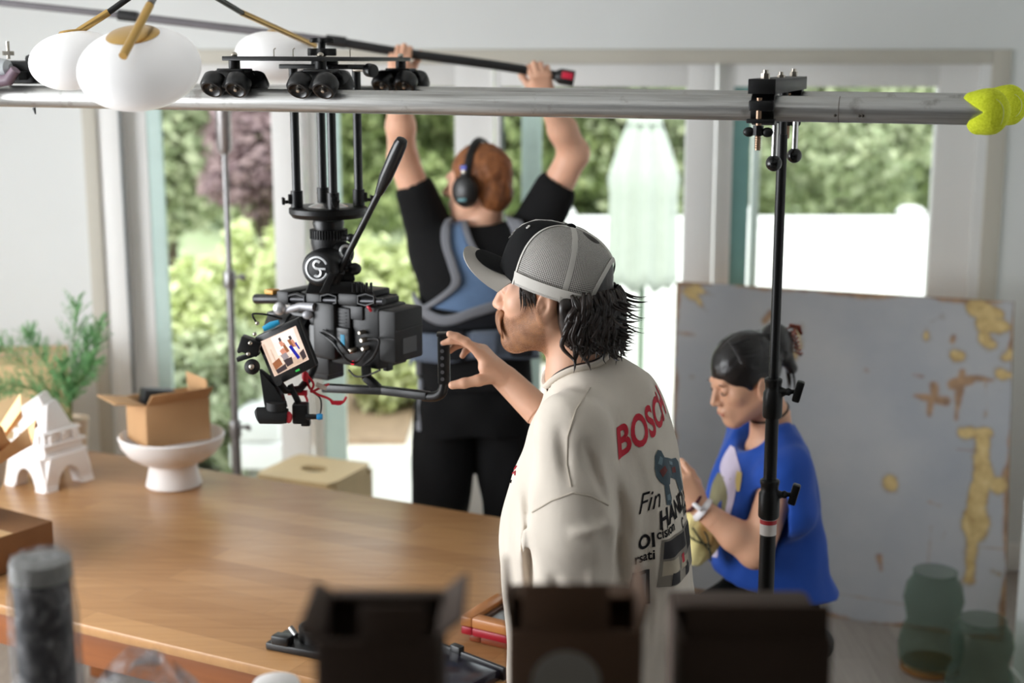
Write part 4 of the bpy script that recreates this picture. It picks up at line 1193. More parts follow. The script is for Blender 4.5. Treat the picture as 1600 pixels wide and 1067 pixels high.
# ------------------------------------------------------------------ bracket clamping both pipes to the black stand
m_steel = M('zinc_bolt', C(190, 182, 170), 0.32, 1.0)
m_satin = M('satin_black_metal', C(10, 10, 11), 0.42, 0.3, var=0.12)
m_knob = M('black_ball_knob', C(14, 14, 15), 0.25)
k0 = on_pipe(1194)
kb_ = thing('pipe_clamp', 'black steel bracket with bolts clamping both pipes onto the black stand', 'clamp', k0 + pn*GAU/2)
RP = Matrix((pd, pn, pu)).transposed()
def L(x, y, z, o=k0): return o + pd*x + pn*y + pu*z
MB().box(L(0, GAU/2-0.005, 0.051), (0.050, GAU+0.075, 0.006), RP, 0.001).build('top_bar', m_satin, kb_)
o = MB(); o.box(L(-0.022, GAU/2-0.005, 0.040), (0.006, GAU+0.075, 0.026), RP, 0.001); o.box(L(0.022, GAU/2-0.005, 0.040), (0.006, GAU+0.075, 0.026), RP, 0.001)
o.box(L(0, -0.040, 0.040), (0.050, 0.006, 0.026), RP, 0.001); o.build('channel_side', m_satin, kb_)
for yy in (0.0, GAU):
    o = MB()
    rot = basis(pd, pn)
    for sgn in (1, -1):
        pts = []
        for i in range(13):
            a = math.pi*i/12
            pts.append((0.0245*math.cos(a), sgn*0.0245*math.sin(a)))
        for i in range(12, -1, -1):
            a = math.pi*i/12
            pts.append((0.031*math.cos(a), sgn*0.031*math.sin(a)))
        o.prism(pts, 0.042, L(0, yy, 0), Matrix((pn, pu, pd)).transposed(), 0.001)
    o.box(L(0, yy-0.037, 0.006), (0.046, 0.014, 0.020), RP, 0.004); o.box(L(0, yy-0.037, -0.022), (0.052, 0.016, 0.008), RP, 0.002)
    o.cyl(L(-0.022, yy+0.034, 0.012), L(0.022, yy+0.034, 0.012), 0.008)
    o.build('pipe_jaw', m_satin, kb_)
    o = MB().cyl(L(-0.004, yy-0.038, 0.02), L(-0.004, yy-0.038, -0.075), 0.0052, n=14)
    for q in range(7): o.torus(L(-0.004, yy-0.038, -0.045-0.0042*q), 0.0052, 0.0009, RP, 14, 6)
    o.build('clamp_bolt', M('rusty_bolt', C(150, 124, 104), 0.4, 0.9), kb_)
    o = MB().cyl(L(-0.004, yy-0.038, -0.030), L(-0.004, yy-0.038, -0.048), 0.010, n=6)
    for sg in (-1, 1):
        o.ell(L(-0.004+sg*0.017, yy-0.038, -0.042), (0.011, 0.006, 0.009), RP, 14, 10)
    o.build('wing_nut', m_satin, kb_)
def nut(c, r=0.0085, h=0.010, nm='hex_nut'):
    o = MB().cyl(c, c + pu*h, r, n=6); o.cyl(c + pu*h, c + pu*(h+0.006), r*0.6, n=12); o.build(nm, m_steel, kb_)
nut(L(0, 0.0, 0.054)); nut(L(0.002, GAU*0.48, 0.054), 0.008, 0.005); nut(L(0, GAU, 0.054))
for (px, py, Y, r, ln) in ((1209, 255, 2.72, 0.0155, 0.075), (1241, 243, 2.945, 0.0155, 0.070)):
    c = P(px, py, Y); o = MB().ell(c, r, None, 24, 16); o.build('ball_knob', m_knob, kb_)
    o = MB().cyl(c + pu*0.012, c + pu*ln, 0.0062, n=14); o.cyl(c + pu*0.010, c + pu*0.03, 0.0042, n=12); o.build('knob_rod', M('bright_rod', C(214, 214, 214), 0.25, 0.9), kb_)

# black light stand under the bracket
sp_ = P(1226, 200, 2.855); SXY = k0 + pn*(GAU*0.62) + pd*0.002; SXY = Vector((SXY.x, SXY.y, 0))
bs = thing('light_stand', 'black steel light stand holding the overhead pipe beside the woman in blue', 'stand', SXY)
def zpix(py): return P(1215, py, SXY.y).z
ztop = (k0 + pu*0.036).z
MB().cyl(SXY + Vector((0, 0, zpix(240))), SXY + Vector((0, 0, ztop)), 0.0085, n=18).build('spigot', m_satin, bs)
MB().cyl(SXY + Vector((0, 0, zpix(605))), SXY + Vector((0, 0, zpix(210))), 0.0105, n=20).build('top_tube', m_satin, bs)
MB().cyl(SXY + Vector((0, 0, zpix(790))), SXY + Vector((0, 0, zpix(640))), 0.0140, n=20).build('middle_tube', m_satin, bs)
MB().cyl(SXY + Vector((0, 0, 0.24)), SXY + Vector((0, 0, zpix(800))), 0.0172, n=20).build('bottom_tube', m_satin, bs)
def collar(y0, y1, ra, ya, knob_px, knob_y):
    o = MB(); z0, z1 = zpix(y1), zpix(y0)
    o.lathe([(0, z0), (ra*0.92, z0), (ra, z0+0.004), (ra, z0+(z1-z0)*0.62), (ra*0.82, z0+(z1-z0)*0.70), (ra*0.86, z1-0.012), (ra*0.92, z1-0.010), (ra*0.92, z1-0.003), (ra*0.7, z1), (0, z1)], SXY, n=28)
    o.build('collar', m_satin, bs)
    kz = zpix(knob_y); kx = 0.046
    o = MB().lathe([(0.010, 0), (0.011, 0.006), (0.007, 0.014), (0.009, 0.020), (0.005, 0.026), (0.004, kx-0.01), (0, kx-0.01)], SXY + Vector((0.012, -0.004, kz)), basis((1, -0.25, 0.1)), 16)
    o.box(SXY + Vector((0.012, -0.004, kz)) + Vector((0.97, -0.24, 0.1))*(kx*0.86), (0.017, 0.022, 0.046), rotz(R(-15)) @ Matrix.Rotation(R(14), 3, 'Y'), 0.004)
    o.build('tightening_knob', m_satin, bs)
collar(590, 652, 0.0205, 0, 1250, 612); collar(748, 808, 0.0225, 0, 1250, 772)
MB().cyl(SXY + Vector((0, 0, zpix(834))), SXY + Vector((0, 0, zpix(810))), 0.0178, n=24).build('red_white_label', M('stand_label_white', C(214, 206, 202), 0.5), bs)
o = MB()
o.cyl(SXY + Vector((0, 0, zpix(817))), SXY + Vector((0, 0, zpix(810.5))), 0.0180, n=24); o.build('red_band', M('stand_label_red', C(176, 30, 40), 0.5), bs)
for a in (30, 150, 270):
    d = Vector((math.cos(R(a)), math.sin(R(a)), 0))
    o = MB().tube([SXY + d*0.02 + Vector((0, 0, 0.62)), SXY + d*0.33 + Vector((0, 0, 0.018))], 0.009, 10); o.tube([SXY + d*0.02 + Vector((0, 0, 0.26)), SXY + d*0.19 + Vector((0, 0, 0.29))], 0.007, 8)
    lg = o.build('leg', m_satin, bs)
    MB().ell(SXY + d*0.335 + Vector((0, 0, 0.014)), (0.016, 0.012, 0.014), rotz(R(a)), 12, 8).build('rubber_foot', m_blk2, lg)
MB().lathe([(0, 0.60), (0.03, 0.60), (0.03, 0.64), (0, 0.64)], SXY, n=20).build('leg_hub', m_satin, bs)

# left end clamp with a blunt handle, at the edge of the picture
q0 = on_pipe(30) + pn*0.0
lk = thing('pipe_clamp', 'dark clamp with a grey padded arm at the left end of the track', 'clamp', q0 + pn*GAU*0.5)
def LL(x, y, z): return on_pipe(26) + pd*x + pn*y + pu*z
MB().box(LL(0.01, GAU/2, 0.045), (0.05, GAU+0.07, 0.018), RP, 0.002).build('top_bar', m_satin, lk)
o = MB().box(LL(0.012, 0.02, 0.052), (0.075, 0.05, 0.05), RP, 0.008); o.box(LL(0.04, 0.03, 0.075), (0.04, 0.05, 0.03), RP, 0.008); o.build('jaw_block', m_satin, lk)
MB().tube([LL(-0.13, -0.03, 0.062), LL(-0.02, -0.03, 0.062), LL(0.004, -0.03, 0.062), LL(0.012, -0.03, 0.062)], [0.021, 0.021, 0.017, 0.008], 18).build('padded_arm', M('grey_pad', C(168, 172, 174), 0.6), lk)
o = MB().tube([LL(-0.04, -0.035, 0.030), LL(0.01, -0.038, 0.036), LL(0.03, -0.038, 0.058)], [0.014, 0.013, 0.011], 12); o.build('lever', M('plum_grey_plastic', C(112, 92, 104), 0.45), lk)
o = MB().cyl(LL(-0.015, 0.0, 0.08), LL(-0.015, 0.0, 0.118), 0.004, n=10); o.cyl(LL(-0.015, 0, 0.088), LL(-0.015, 0, 0.097), 0.013, n=6); o.build('bolt', m_steel, lk)
o = MB().tube([LL(-0.055, -0.06, 0.03), LL(-0.062, -0.06, -0.05), LL(-0.075, -0.06, -0.16)], [0.012, 0.013, 0.013], 10); o.build('hanging_strap', m_satin, lk)
MB().tube([on_pipe(52) - pu*0.0245, on_pipe(52) - pu*0.038 + pd*0.003], [0.004, 0.0015], 8).build('cable_tie', m_blk, lk)

# ------------------------------------------------------------------ pendant lamp with three opal globes
t = NT('opal_glass')
p = t.principled(Base_Color=C(244, 243, 243), Roughness=0.28, Subsurface_Weight=0.25, Emission_Color=C(255, 252, 250), Emission_Strength=0.14)
p.inputs['Subsurface Radius'].default_value = (0.04, 0.04, 0.04)
m_opal = t.m
m_brass = M('brushed_brass', C(196, 160, 98), 0.3, 1.0, var=0.08)
hub = P(264, -48, 2.86)
pl_ = thing('pendant_lamp', 'pendant lamp with three white opal globes on black and brass arms', 'lamp', Vector((hub.x, hub.y, ZC)))
MB().lathe([(0, ZC), (0.065, ZC), (0.065, ZC-0.02), (0.02, ZC-0.03), (0, ZC-0.03)], (hub.x, hub.y, 0)).build('canopy', m_blk, pl_)
MB().cyl((hub.x, hub.y, hub.z), (hub.x, hub.y, ZC-0.02), 0.007, n=12).build('stem', m_blk, pl_)
MB().ell(hub, 0.018, None, 18, 12).build('hub', m_blk, pl_)
def globe(ctr_px, Y, rw, rh, joint, tip, front, tilt):
    "front: the rod comes down on the near side of the globe, whose brass cap is tipped towards us"
    c = P(*ctr_px, Y)
    rt = Matrix.Rotation(tilt[0], 3, 'X') @ Matrix.Rotation(tilt[1], 3, 'Y')
    tipp = P(*tip, Y-0.128) if front else P(*tip, Y)
    jj = P(*joint, Y-0.03) if front else P(*joint, (Y + hub.y)/2)
    MB().tube([hub, jj], 0.0062, 12).build('arm', m_blk, pl_)
    MB().tube([jj, tipp], 0.0072, 14).build('brass_sleeve', m_brass, pl_)
    g = MB()
    prof = [(0, -rh)] + [(rw*math.sin(a)**0.86, -rh*math.cos(a)) for a in [math.pi*i/22 for i in range(1, 22)]] + [(0, rh)]
    g.lathe(prof, c, rt, 56); g.build('globe', m_opal, pl_, sharp=None)
    k = 0.045 if front else 0.022
    def zs(r): return rh*math.sqrt(max(0, 1-(r/rw)**2.33))
    MB().lathe([(0, rh+0.004), (k*0.5, zs(k*0.5)+0.004), (k*0.9, zs(k*0.9)+0.0035), (k, zs(k)+0.001), (k*0.9, zs(k*0.9)-0.004), (0, rh-0.004)], c, rt, 40).build('brass_cap', m_brass, pl_)
    top = c + rt @ Vector((0, 0, rh))
    mid = jj + (tipp-jj)*(0.62 if front else 0.9)
    MB().tube([top, mid], 0.0045, 10).build('pivot', m_brass, pl_)
globe((218, 107), 2.46, 0.104, 0.063, (234, 8), (192, 88), True, (R(21), R(-3)))
globe((118, 95), 2.84, 0.089, 0.056, (170, 19), (112, 56), False, (0, R(-8)))
globe((430, 90), 3.62, 0.101, 0.064, (378, 20), (492, 71), False, (0, R(4)))

# ------------------------------------------------------------------ boom pole
bp = [P(-160, -14, 4.42), P(0, 4, 4.42), P(200, 25, 4.42), P(400, 49, 4.42), P(525, 65, 4.42), P(640, 84, 4.42), P(760, 100, 4.42), P(830, 111, 4.42), P(868, 118, 4.42)]
bo = thing('boom_pole', 'long black microphone boom pole held up by the man in black', 'boom pole', bp[5])
m_carbon = M('carbon_tube', C(20, 20, 22), 0.4, var=0.2); m_greyc = M('grey_carbon_tube', C(104, 100, 104), 0.4, var=0.1)
MB().tube(spline(bp[4:], 5), 0.0145, 14).build('handle_section', m_carbon, bo)
MB().tube(spline(bp[2:5], 5), 0.0125, 14).build('middle_section', m_greyc, bo)
MB().tube(spline(bp[:3], 5), 0.0105, 14).build('thin_section', m_greyc, bo)
for q, r in ((bp[2], 0.017), (bp[4], 0.018)):
    MB().tube([q - (bp[3]-bp[2]).normalized()*0.03, q + (bp[3]-bp[2]).normalized()*0.03], r, 14).build('locking_collar', m_carbon, bo)
e0, e1 = P(868, 118, 4.42), P(897, 123, 4.42)
MB().tube([e0, e0 + (e1-e0)*0.25, e1], [0.016, 0.024, 0.024], 16).build('end_cap', m_carbon, bo)
MB().box(e0 + (e1-e0)*0.62 + Vector((0, -0.0235, 0.006)), ((e1-e0).length*0.6, 0.003, 0.020), Matrix.Rotation(math.atan2(-(e1-e0).z, (e1-e0).x), 3, 'Y'), 0.001).build('red_label', M('red_label', C(204, 34, 64), 0.5), bo)
# ------------------------------------------------------------------ dolly on the pipes
t1, t2 = on_pipe(368), on_pipe(502)
dc = (t1+t2)/2 + pn*GAU/2
dl = thing('camera_dolly', 'black wheeled plate dolly riding on the overhead pipes', 'dolly', dc + pu*0.05)
PZ0 = 0.080   # underside of the plate above the pipe axis
half = (t2-t1).length/2
MB().box(dc + pu*(PZ0+0.0045), (half*2+0.028, GAU+0.055, 0.009), RP, 0.0015).build('plate', m_satin, dl)
m_wheel = M('black_urethane_wheel', C(12, 12, 13), 0.33, var=0.1)
def wheel(c, ax, par):
    rot = basis(ax, pd)
    o = MB().lathe([(0.008, 0.012), (0.014, 0.013), (0.0185, 0.017), (0.022, 0.0165), (0.0262, 0.011), (0.0265, 0.0), (0.0262, -0.011), (0.022, -0.0165), (0.012, -0.016), (0, -0.016)], c, rot, 30)
    wv = o.build('wheel', m_wheel, par)
    o = MB().lathe([(0, 0.012), (0.009, 0.012), (0.009, 0.010), (0.0155, 0.0095), (0.0155, 0.007), (0, 0.007)], c, rot, 24); o.build('hub_ring', m_satin, wv)
    o = MB().lathe([(0, 0.019), (0.0035, 0.018), (0.0048, 0.0145), (0.0048, 0.011), (0, 0.011)], c, rot, 14); o.build('axle_nut', m_steel, wv)
for yy, sgn in ((0.0, -1), (GAU, 1)):
    for tt_ in (t1, t2):
        o0 = tt_ + pn*yy
        tk = MB()
        tk.cyl(o0 + pu*0.062, o0 + pu*(PZ0), 0.012, n=16); tk.box(o0 + pu*0.060, (0.060, 0.045, 0.008), RP, 0.002)
        for side in (-1, 1):
            ax = (pn*side - pu).normalized(); nm_ = (pn*side + pu).normalized()
            tk.box(o0 + nm_*0.054 + ax*(-0.006), (0.068, 0.008, 0.045), Matrix((pd, nm_, ax)).transposed(), 0.002)
        tk = tk.build('wheel_truck', m_satin, dl)
        for side in (-1, 1):
            ax = (pn*side - pu).normalized(); nm_ = (pn*side + pu).normalized()
            for q in (-0.0275, 0.0275):
                cw = o0 + pd*q + nm_*(PR+0.0268) + ax*0.004
                wheel(cw, ax, tk)
kc_ = dc + pu*(PZ0+0.009)
o = MB()
def star(c, r, h):
    pts = []
    for i in range(48):
        a = 2*math.pi*i/48; rr = r*(1+0.10*math.cos(6*a)); pts.append((rr*math.cos(a), rr*math.sin(a)))
    o.prism(pts, h, c, RP, 0.002)
star(kc_ + pu*0.010, 0.031, 0.016); o.cyl(kc_, kc_ + pu*0.04, 0.008); star(kc_ + pu*0.035, 0.026, 0.010); o.build('centre_knob', m_satin, dl)
for tt_, yy in ((t1, 0), (t2, 0), (t1, GAU), (t2, GAU)):
    MB().ell(tt_ + pn*yy + pu*(PZ0+0.012), (0.007, 0.007, 0.006), RP, 12, 8).build('plate_bolt', m_steel, dl)
for px, sd in ((428, -0.10), (458, -0.02), (547, 0.12)):
    q = P(px, 84, 3.1); q.z = (dc + pu*(PZ0+0.008)).z
    MB().tube([q, q + Vector((0, 0, 0.016)), q + Vector((0.004, 0, 0.019))], 0.0013, 6).build('cable_hook', m_steel, dl)
# hanging plate, four risers and the ring
hp = Vector((P(511, 250, 3.2).x, 3.2, 0)); hz0 = P(511, 104, 3.2).z
o = MB().box(hp + Vector((0, 0, hz0)), (0.165, 0.12, 0.010), RP, 0.002); o.cyl(hp + Vector((0, 0, hz0)), hp + Vector((0, 0, (dc+pu*PZ0).z)), 0.03); o.build('hanging_plate', m_satin, dl)
o = MB().cyl(P(553, 109, 3.15), P(574, 109, 3.12), 0.004); o.build('lever_rod', m_steel, dl)
MB().cyl(P(574, 109, 3.13), P(584, 111, 3.11), 0.0145, bev=0.004).build('lever_knob', m_wheel, dl)
zr1 = P(511, 322, 3.2).z
for k in range(4):
    a = R(16.7+90*k); q = hp + Vector((0.070*math.cos(a), 0.070*math.sin(a), 0))
    MB().cyl(q + Vector((0, 0, zr1+0.002)), q + Vector((0, 0, hz0)), 0.0098, n=18).build('riser', M('riser_black', C(18, 19, 20), 0.35), dl)
    o = MB().cyl(q + Vector((0, 0, zr1)), q + Vector((0, 0, zr1+0.036)), 0.0135, n=18); d = (q-hp).normalized()
    o.box(q + d*0.013 + Vector((0, 0, zr1+0.018)), (0.012, 0.014, 0.022), rotz(a), 0.002); o.build('riser_socket', m_satin, dl)
    o = MB().cyl(q + d*0.016 + Vector((0, 0, zr1+0.012)), q + d*0.026 + Vector((0, 0, zr1+0.012)), 0.004, n=10)
    o.prism([(-0.004, -0.004), (0.004, -0.004), (0.010, 0.012), (0.003, 0.009), (-0.003, 0.009), (-0.010, 0.012)], 0.006, q + d*0.030 + Vector((0, 0, zr1+0.010)), Matrix((Vector((-d.y, d.x, 0)), Vector((0, 0, 1)), d)).transposed(), 0.001)
    o.build('wing_screw', m_satin, dl)
MB().lathe([(0.035, zr1-0.001), (0.084, zr1-0.001), (0.088, zr1-0.004), (0.088, zr1-0.014), (0.080, zr1-0.024), (0.040, zr1-0.026), (0.035, zr1-0.020), (0.035, zr1-0.001)], hp, n=48).build('bowl_ring', m_satin, dl)
MB().lathe([(0, zr1+0.010), (0.030, zr1+0.006), (0.045, zr1-0.001), (0, zr1-0.001)], hp + Vector((0, 0, 0)), n=32).build('bright_bowl', M('polished_bowl', C(190, 190, 190), 0.2, 1.0), dl)

# ------------------------------------------------------------------ upside-down fluid head
HX, HY = hp.x, 3.2
hd = thing('fluid_head', 'black fluid video head hanging upside down below the ring with a long pan handle', 'tripod head', Vector((HX, HY, zr1-0.2)))
HQ = lambda px, py, Y=3.2: P(px, py, Y)
zz = lambda py: P(511, py, 3.2).z
m_head = M('head_casting', C(16, 16, 17), 0.48, 0.2, var=0.1, bump=0.05, bs=200)
hx = Vector((P(514, 380, 3.2).x, 3.2, 0))
prof = [(0, zz(343)), (0.034, zz(343)), (0.036, zz(348)), (0.033, zz(356)), (0.033, zz(358)), (0, zz(358))]
MB().lathe(prof, hx, n=36).build('mounting_neck', m_blk, hd)
o = MB(); n = 40
pts = []
for i in range(n*4):
    a = 2*math.pi*i/(n*4); rr = 0.041 + 0.0016*(1 if (i // 2) % 2 else -1); pts.append((rr*math.cos(a), rr*math.sin(a)))
o.prism(pts, zz(358)-zz(372), hx + Vector((0, 0, (zz(358)+zz(372))/2)), None, 0.0)
o.build('drag_ring', m_head, hd)
MB().lathe([(0, zz(371)), (0.040, zz(371)), (0.040, zz(380)), (0.036, zz(392)), (0.030, zz(404)), (0, zz(404))], hx, n=40).build('pan_base', m_head, hd)
# tilt housing: two drums on a horizontal axis facing the lens
dcen = HQ(502, 418, 3.115); fax = Vector((-0.30, -0.95, 0.02)).normalized()
fr_ = basis(fax, (1, 0, 0)); 
if (fr_ @ Vector((1, 0, 0))).x < 0: fr_ = basis(fax, (-1, 0, 0))
MB().lathe([(0, 0.022), (0.030, 0.022), (0.036, 0.019), (0.040, 0.012), (0.042, -0.02), (0.038, -0.07), (0, -0.07)], dcen, fr_, 44).build('tilt_drum', m_head, hd)
ct_ = dcen + fax*0.0225
# round emblem: a ring with an S-shaped band
m_emb = M('silver_emblem', C(206, 208, 210), 0.35, 0.4)
o = MB(); ex = fr_ @ Vector((1, 0, 0)); ey = fr_ @ Vector((0, 1, 0))
if ey.z < 0: ey = -ey; 
def E(x, y): return ct_ + ex*x + ey*y
def arc(cx, cy, r, a0, a1, n=18): return [E(cx + r*math.cos(R(a0+(a1-a0)*i/n)), cy + r*math.sin(R(a0+(a1-a0)*i/n))) for i in range(n+1)]
o.tube(arc(0, 0, 0.0255, 25, 338, 40), 0.0026, 8, flat=0.6)
o.tube(arc(0.001, 0.0085, 0.0085, 40, 270, 16) + arc(0.001, -0.0085, 0.0085, 90, -140, 16), 0.0034, 8, flat=0.6)
o.tube([E(0.001, 0.0), E(0.021, 0.0)], 0.0026, 8)
o.build('emblem', m_emb, hd)
MB().lathe([(0, 0.02), (0.020, 0.02), (0.027, 0.012), (0.028, -0.03), (0, -0.03)], HQ(533, 396, 3.18), basis((0.55, -0.8, 0.1)), 28).build('balance_dial', m_head, hd)
MB().lathe([(0.010, 0.021), (0.014, 0.023), (0.016, 0.020), (0.010, 0.020)], HQ(533, 393, 3.155), basis((0.55, -0.8, 0.1)), 22).build('dial_window', m_emb, hd)
o = MB(); o.hull8([HQ(484, 440, 3.15), HQ(556, 440, 3.14), HQ(552, 440, 3.25), HQ(484, 440, 3.25), HQ(500, 398, 3.16), HQ(546, 392, 3.16), HQ(546, 392, 3.24), HQ(490, 398, 3.24)], 0.006); o.build('tilt_body', m_head, hd)
o = MB(); o.hull8([HQ(476, 459, 3.12), HQ(586, 459, 3.14), HQ(580, 459, 3.27), HQ(480, 459, 3.27), HQ(484, 438, 3.12), HQ(566, 440, 3.14), HQ(560, 440, 3.26), HQ(486, 438, 3.26)], 0.004)
for kx in range(5): o.box(HQ(552+7*kx, 449, 3.12), (0.006, 0.01, 0.022), None, 0.002)
o.build('quick_plate', m_blk, hd)
MB().hull8([HQ(499, 458, 3.075), HQ(512, 458, 3.075), HQ(512, 458, 3.085), HQ(499, 458, 3.085), HQ(515, 424, 3.075), HQ(524, 430, 3.075), HQ(524, 430, 3.085), HQ(515, 424, 3.085)], 0.002).build('safety_lever', m_blk, hd)
for (px, py, r, dx) in ((548, 372, 0.010, 0.02), (554, 420, 0.014, 0.02)):
    c = HQ(px, py, 3.14); o = MB().cyl(c - Vector((0.02, 0, 0)), c, 0.006, n=12); o.ell(c, (r*1.1, r*0.9, r), None, 16, 10); o.build('lock_knob', m_blk, hd)
ha, hb, hg, he = HQ(528, 428, 3.12), HQ(597, 292, 3.02), HQ(595, 295, 3.02), HQ(629, 217, 2.96)
u = (he-hg).normalized(); Lg = (he-hg).length
ph = MB().tube([ha, hb + (hb-ha).normalized()*0.02], 0.0075, 14).build('pan_handle', m_blk, hd)
MB().tube([hg - u*0.012, hg, hg + u*Lg*0.12, hg + u*Lg*0.25, hg + u*Lg*0.7, hg + u*Lg*0.9, hg + u*Lg*0.98, he], [0.009, 0.0105, 0.0125, 0.0145, 0.0150, 0.0140, 0.0115, 0.006], 18).build('rubber_grip', M('grip_rubber', C(20, 20, 22), 0.32), ph)
MB().cyl(ha - Vector((0, 0.0, 0)) - (hb-ha).normalized()*0.02, ha + (hb-ha).normalized()*0.01, 0.013, n=16).build('handle_clamp', m_blk, hd)

# ------------------------------------------------------------------ cinema camera
cA = R(33)
bx_ = Vector((math.cos(cA), -math.sin(cA), 0)); by_ = Vector((math.sin(cA), math.cos(cA), 0)); RC = Matrix((bx_, by_, Vector((0, 0, 1)))).transposed()
c0 = P(548, 524, 3.22)
cmr = thing('cinema_camera', 'black cinema camera rig with battery and side handle hanging below the fluid head', 'camera', c0)
def K(px, py, y=0.0):
    "point on the camera's near side, y metres nearer to us than the body's centre line"
    Yc = 3.22
    # march along the ray until local y equals -y
    d = ray(px, py); o0 = Vector((0, 0, CAMH))
    tt = ((c0 - by_*y - o0).dot(by_))/d.dot(by_)
    return o0 + d*tt
m_body = M('camera_body_black', C(10, 10, 11), 0.45, 0.1, var=0.12, bump=0.04, bs=260)
m_mid = M('camera_grey_panel', C(32, 32, 34), 0.5, 0.1, var=0.1)
def KB(mb, x0, y0, x1, y1, yn, yf, bev=0.003):
    "box covering a picture rectangle on the plane yn (near) and reaching back to yf"
    a, b = K(x0, y1, yn), K(x1, y0, yn)
    cxm = (a+b)/2; dx = (b-a).dot(bx_); dz = (K((x0+x1)/2, y0, yn)-K((x0+x1)/2, y1, yn)).z
    mb.box(Vector(cxm) + by_*((yn-yf)/2), (abs(dx), abs(yn-yf), abs(dz)), RC, bev); return mb
o = MB(); KB(o, 516, 476, 592, 572, 0.048, -0.055, 0.006); o.build('body', m_body, cmr)
o = MB(); KB(o, 488, 472, 521, 562, 0.070, -0.05, 0.012); o.build('lens_mount_block', m_body, cmr)
o = MB(); KB(o, 522, 481, 546, 516, 0.056, 0.04, 0.003); vp = o.build('vent_panel', m_mid, cmr)
o = MB()
for k in range(6): KB(o, 524, 487+5*k, 541, 489+5*k, 0.0575, 0.05, 0.0005)
o.build('vent_slats', m_blk, vp)
o = MB(); KB(o, 547, 478, 566, 500, 0.054, 0.04, 0.003); o.build('side_panel', m_mid, cmr)
o = MB(); KB(o, 524, 512, 545, 552, 0.062, 0.04, 0.004); o.build('side_module', m_blk, cmr)
o = MB(); KB(o, 532, 523, 538, 541, 0.0632, 0.06, 0.0006); o.build('blue_tag', M('cyan_blue_tag', C(40, 150, 190), 0.5), cmr)
for (x, y, r) in ((569, 531, 0.0062), (551, 547, 0.0066), (571, 544, 0.006), (566, 519, 0.005)):
    c = K(x, y, 0.055); MB().lathe([(0, 0.012), (r*0.6, 0.012), (r, 0.008), (r, -0.01), (0, -0.01)], c, basis(-by_), 16).build('connector', m_steel, cmr)
MB().ell(K(551, 567, 0.052), 0.0045, None, 12, 8).build('red_light', M('red_led', C(230, 20, 50), 0.4, Emission_Color=C(255, 20, 60), Emission_Strength=0.8), cmr)
o = MB(); KB(o, 592, 496, 606, 560, 0.045, -0.04, 0.003); o.build('battery_plate', m_blk, cmr)
# battery: chamfered brick behind the plate
a, b = K(592, 566, 0.052), K(617, 486, 0.052)
bw = (b-a).dot(bx_); bh = K(604, 486, 0.052).z - K(604, 567, 0.052).z
bc_ = (a+b)/2 + by_*0.052
bt = MB().box(bc_, (bw, 0.104, bh), RC, 0.006).build('battery', M('battery_plastic', C(17, 17, 18), 0.55, var=0.08, bump=0.1, bs=300), cmr)
MB().box(bc_ + bx_*(bw/2+0.0005) + Vector((0, 0, -bh*0.2)), (0.001, 0.05, bh*0.30), RC).build('battery_label', M('battery_label_grey', C(78, 80, 82), 0.5), bt)
o = MB().box(bc_ - by_*0.0525 + Vector((0, 0, -0.004)), (bw*0.94, 0.002, 0.004), RC); o.box(bc_ + bx_*(bw/2+0.0006) + Vector((0, 0, 0.014)), (0.0015, 0.098, 0.003), RC); o.build('battery_groove', m_blk, bt)
o = MB(); KB(o, 598, 566, 606, 580, 0.02, 0.0, 0.002); o.build('battery_latch', m_blk, bt)
# top: rods, clamp plate, side tube
m_rod = M('rod_grey', C(60, 60, 63), 0.35, 0.5)
MB().cyl(K(404, 466, 0.05), K(600, 471, 0.05), 0.0075, n=16).build('top_rod', m_rod, cmr)
MB().cyl(K(470, 457, -0.05), K(619, 464, -0.05), 0.0075, n=16).build('top_rod', m_rod, cmr)
MB().cyl(K(399, 467, 0.05), K(444, 467, 0.05), 0.0115, n=20, bev=0.002).build('rod_end_tube', m_blk, cmr)
o = MB(); KB(o, 413, 453, 426, 460, 0.055, 0.03, 0.002); o.build('orange_sticker_block', M('orange_sticker', C(208, 150, 60), 0.5), cmr)
o = MB()
KB(o, 432, 455, 450, 476, 0.062, -0.06, 0.004); KB(o, 478, 458, 500, 480, 0.062, -0.06, 0.004); KB(o, 528, 458, 558, 478, 0.060, -0.06, 0.004); KB(o, 470, 462, 590, 476, 0.03, -0.05, 0.003)
o.build('rod_clamp', m_satin, cmr)
o = MB()
for (x0, x1) in ((450, 476), (502, 526), (560, 585)):
    o.tube([K(x0, 462, 0.058), K((x0+x1)/2, 459, 0.060), K(x1, 463, 0.058), K(x1, 473, 0.058), K((x0+x1)/2, 477, 0.060), K(x0, 474, 0.058), K(x0, 462, 0.058)], 0.0035, 8)
o.build('cage_loop', m_satin, cmr)
o = MB().lathe([(0, 0.010), (0.008, 0.0095), (0.012, 0.007), (0.0148, 0.004), (0.0148, -0.004), (0.010, -0.008), (0, -0.008)], K(437, 482, 0.085), basis((-0.1, -1, 0.05)), 30); o.build('silver_knob', M('silver_knob', C(198, 198, 200), 0.3, 0.7), cmr)
m_grey = M('light_grey_arm', C(158, 158, 162), 0.45, 0.3)
MB().tube([K(446, 486, 0.075), K(456, 482, 0.075), K(470, 478, 0.07), K(492, 480, 0.07)], [0.006, 0.008, 0.008, 0.010], 12).build('grey_arm', m_grey, cmr)
MB().tube([K(470, 482, 0.065), K(500, 482, 0.06)], 0.011, 14).build('grey_tube', m_mid, cmr)
MB().ell(K(481, 492, 0.075), (0.013, 0.009, 0.010), None, 18, 12).build('grey_joint', m_grey, cmr)
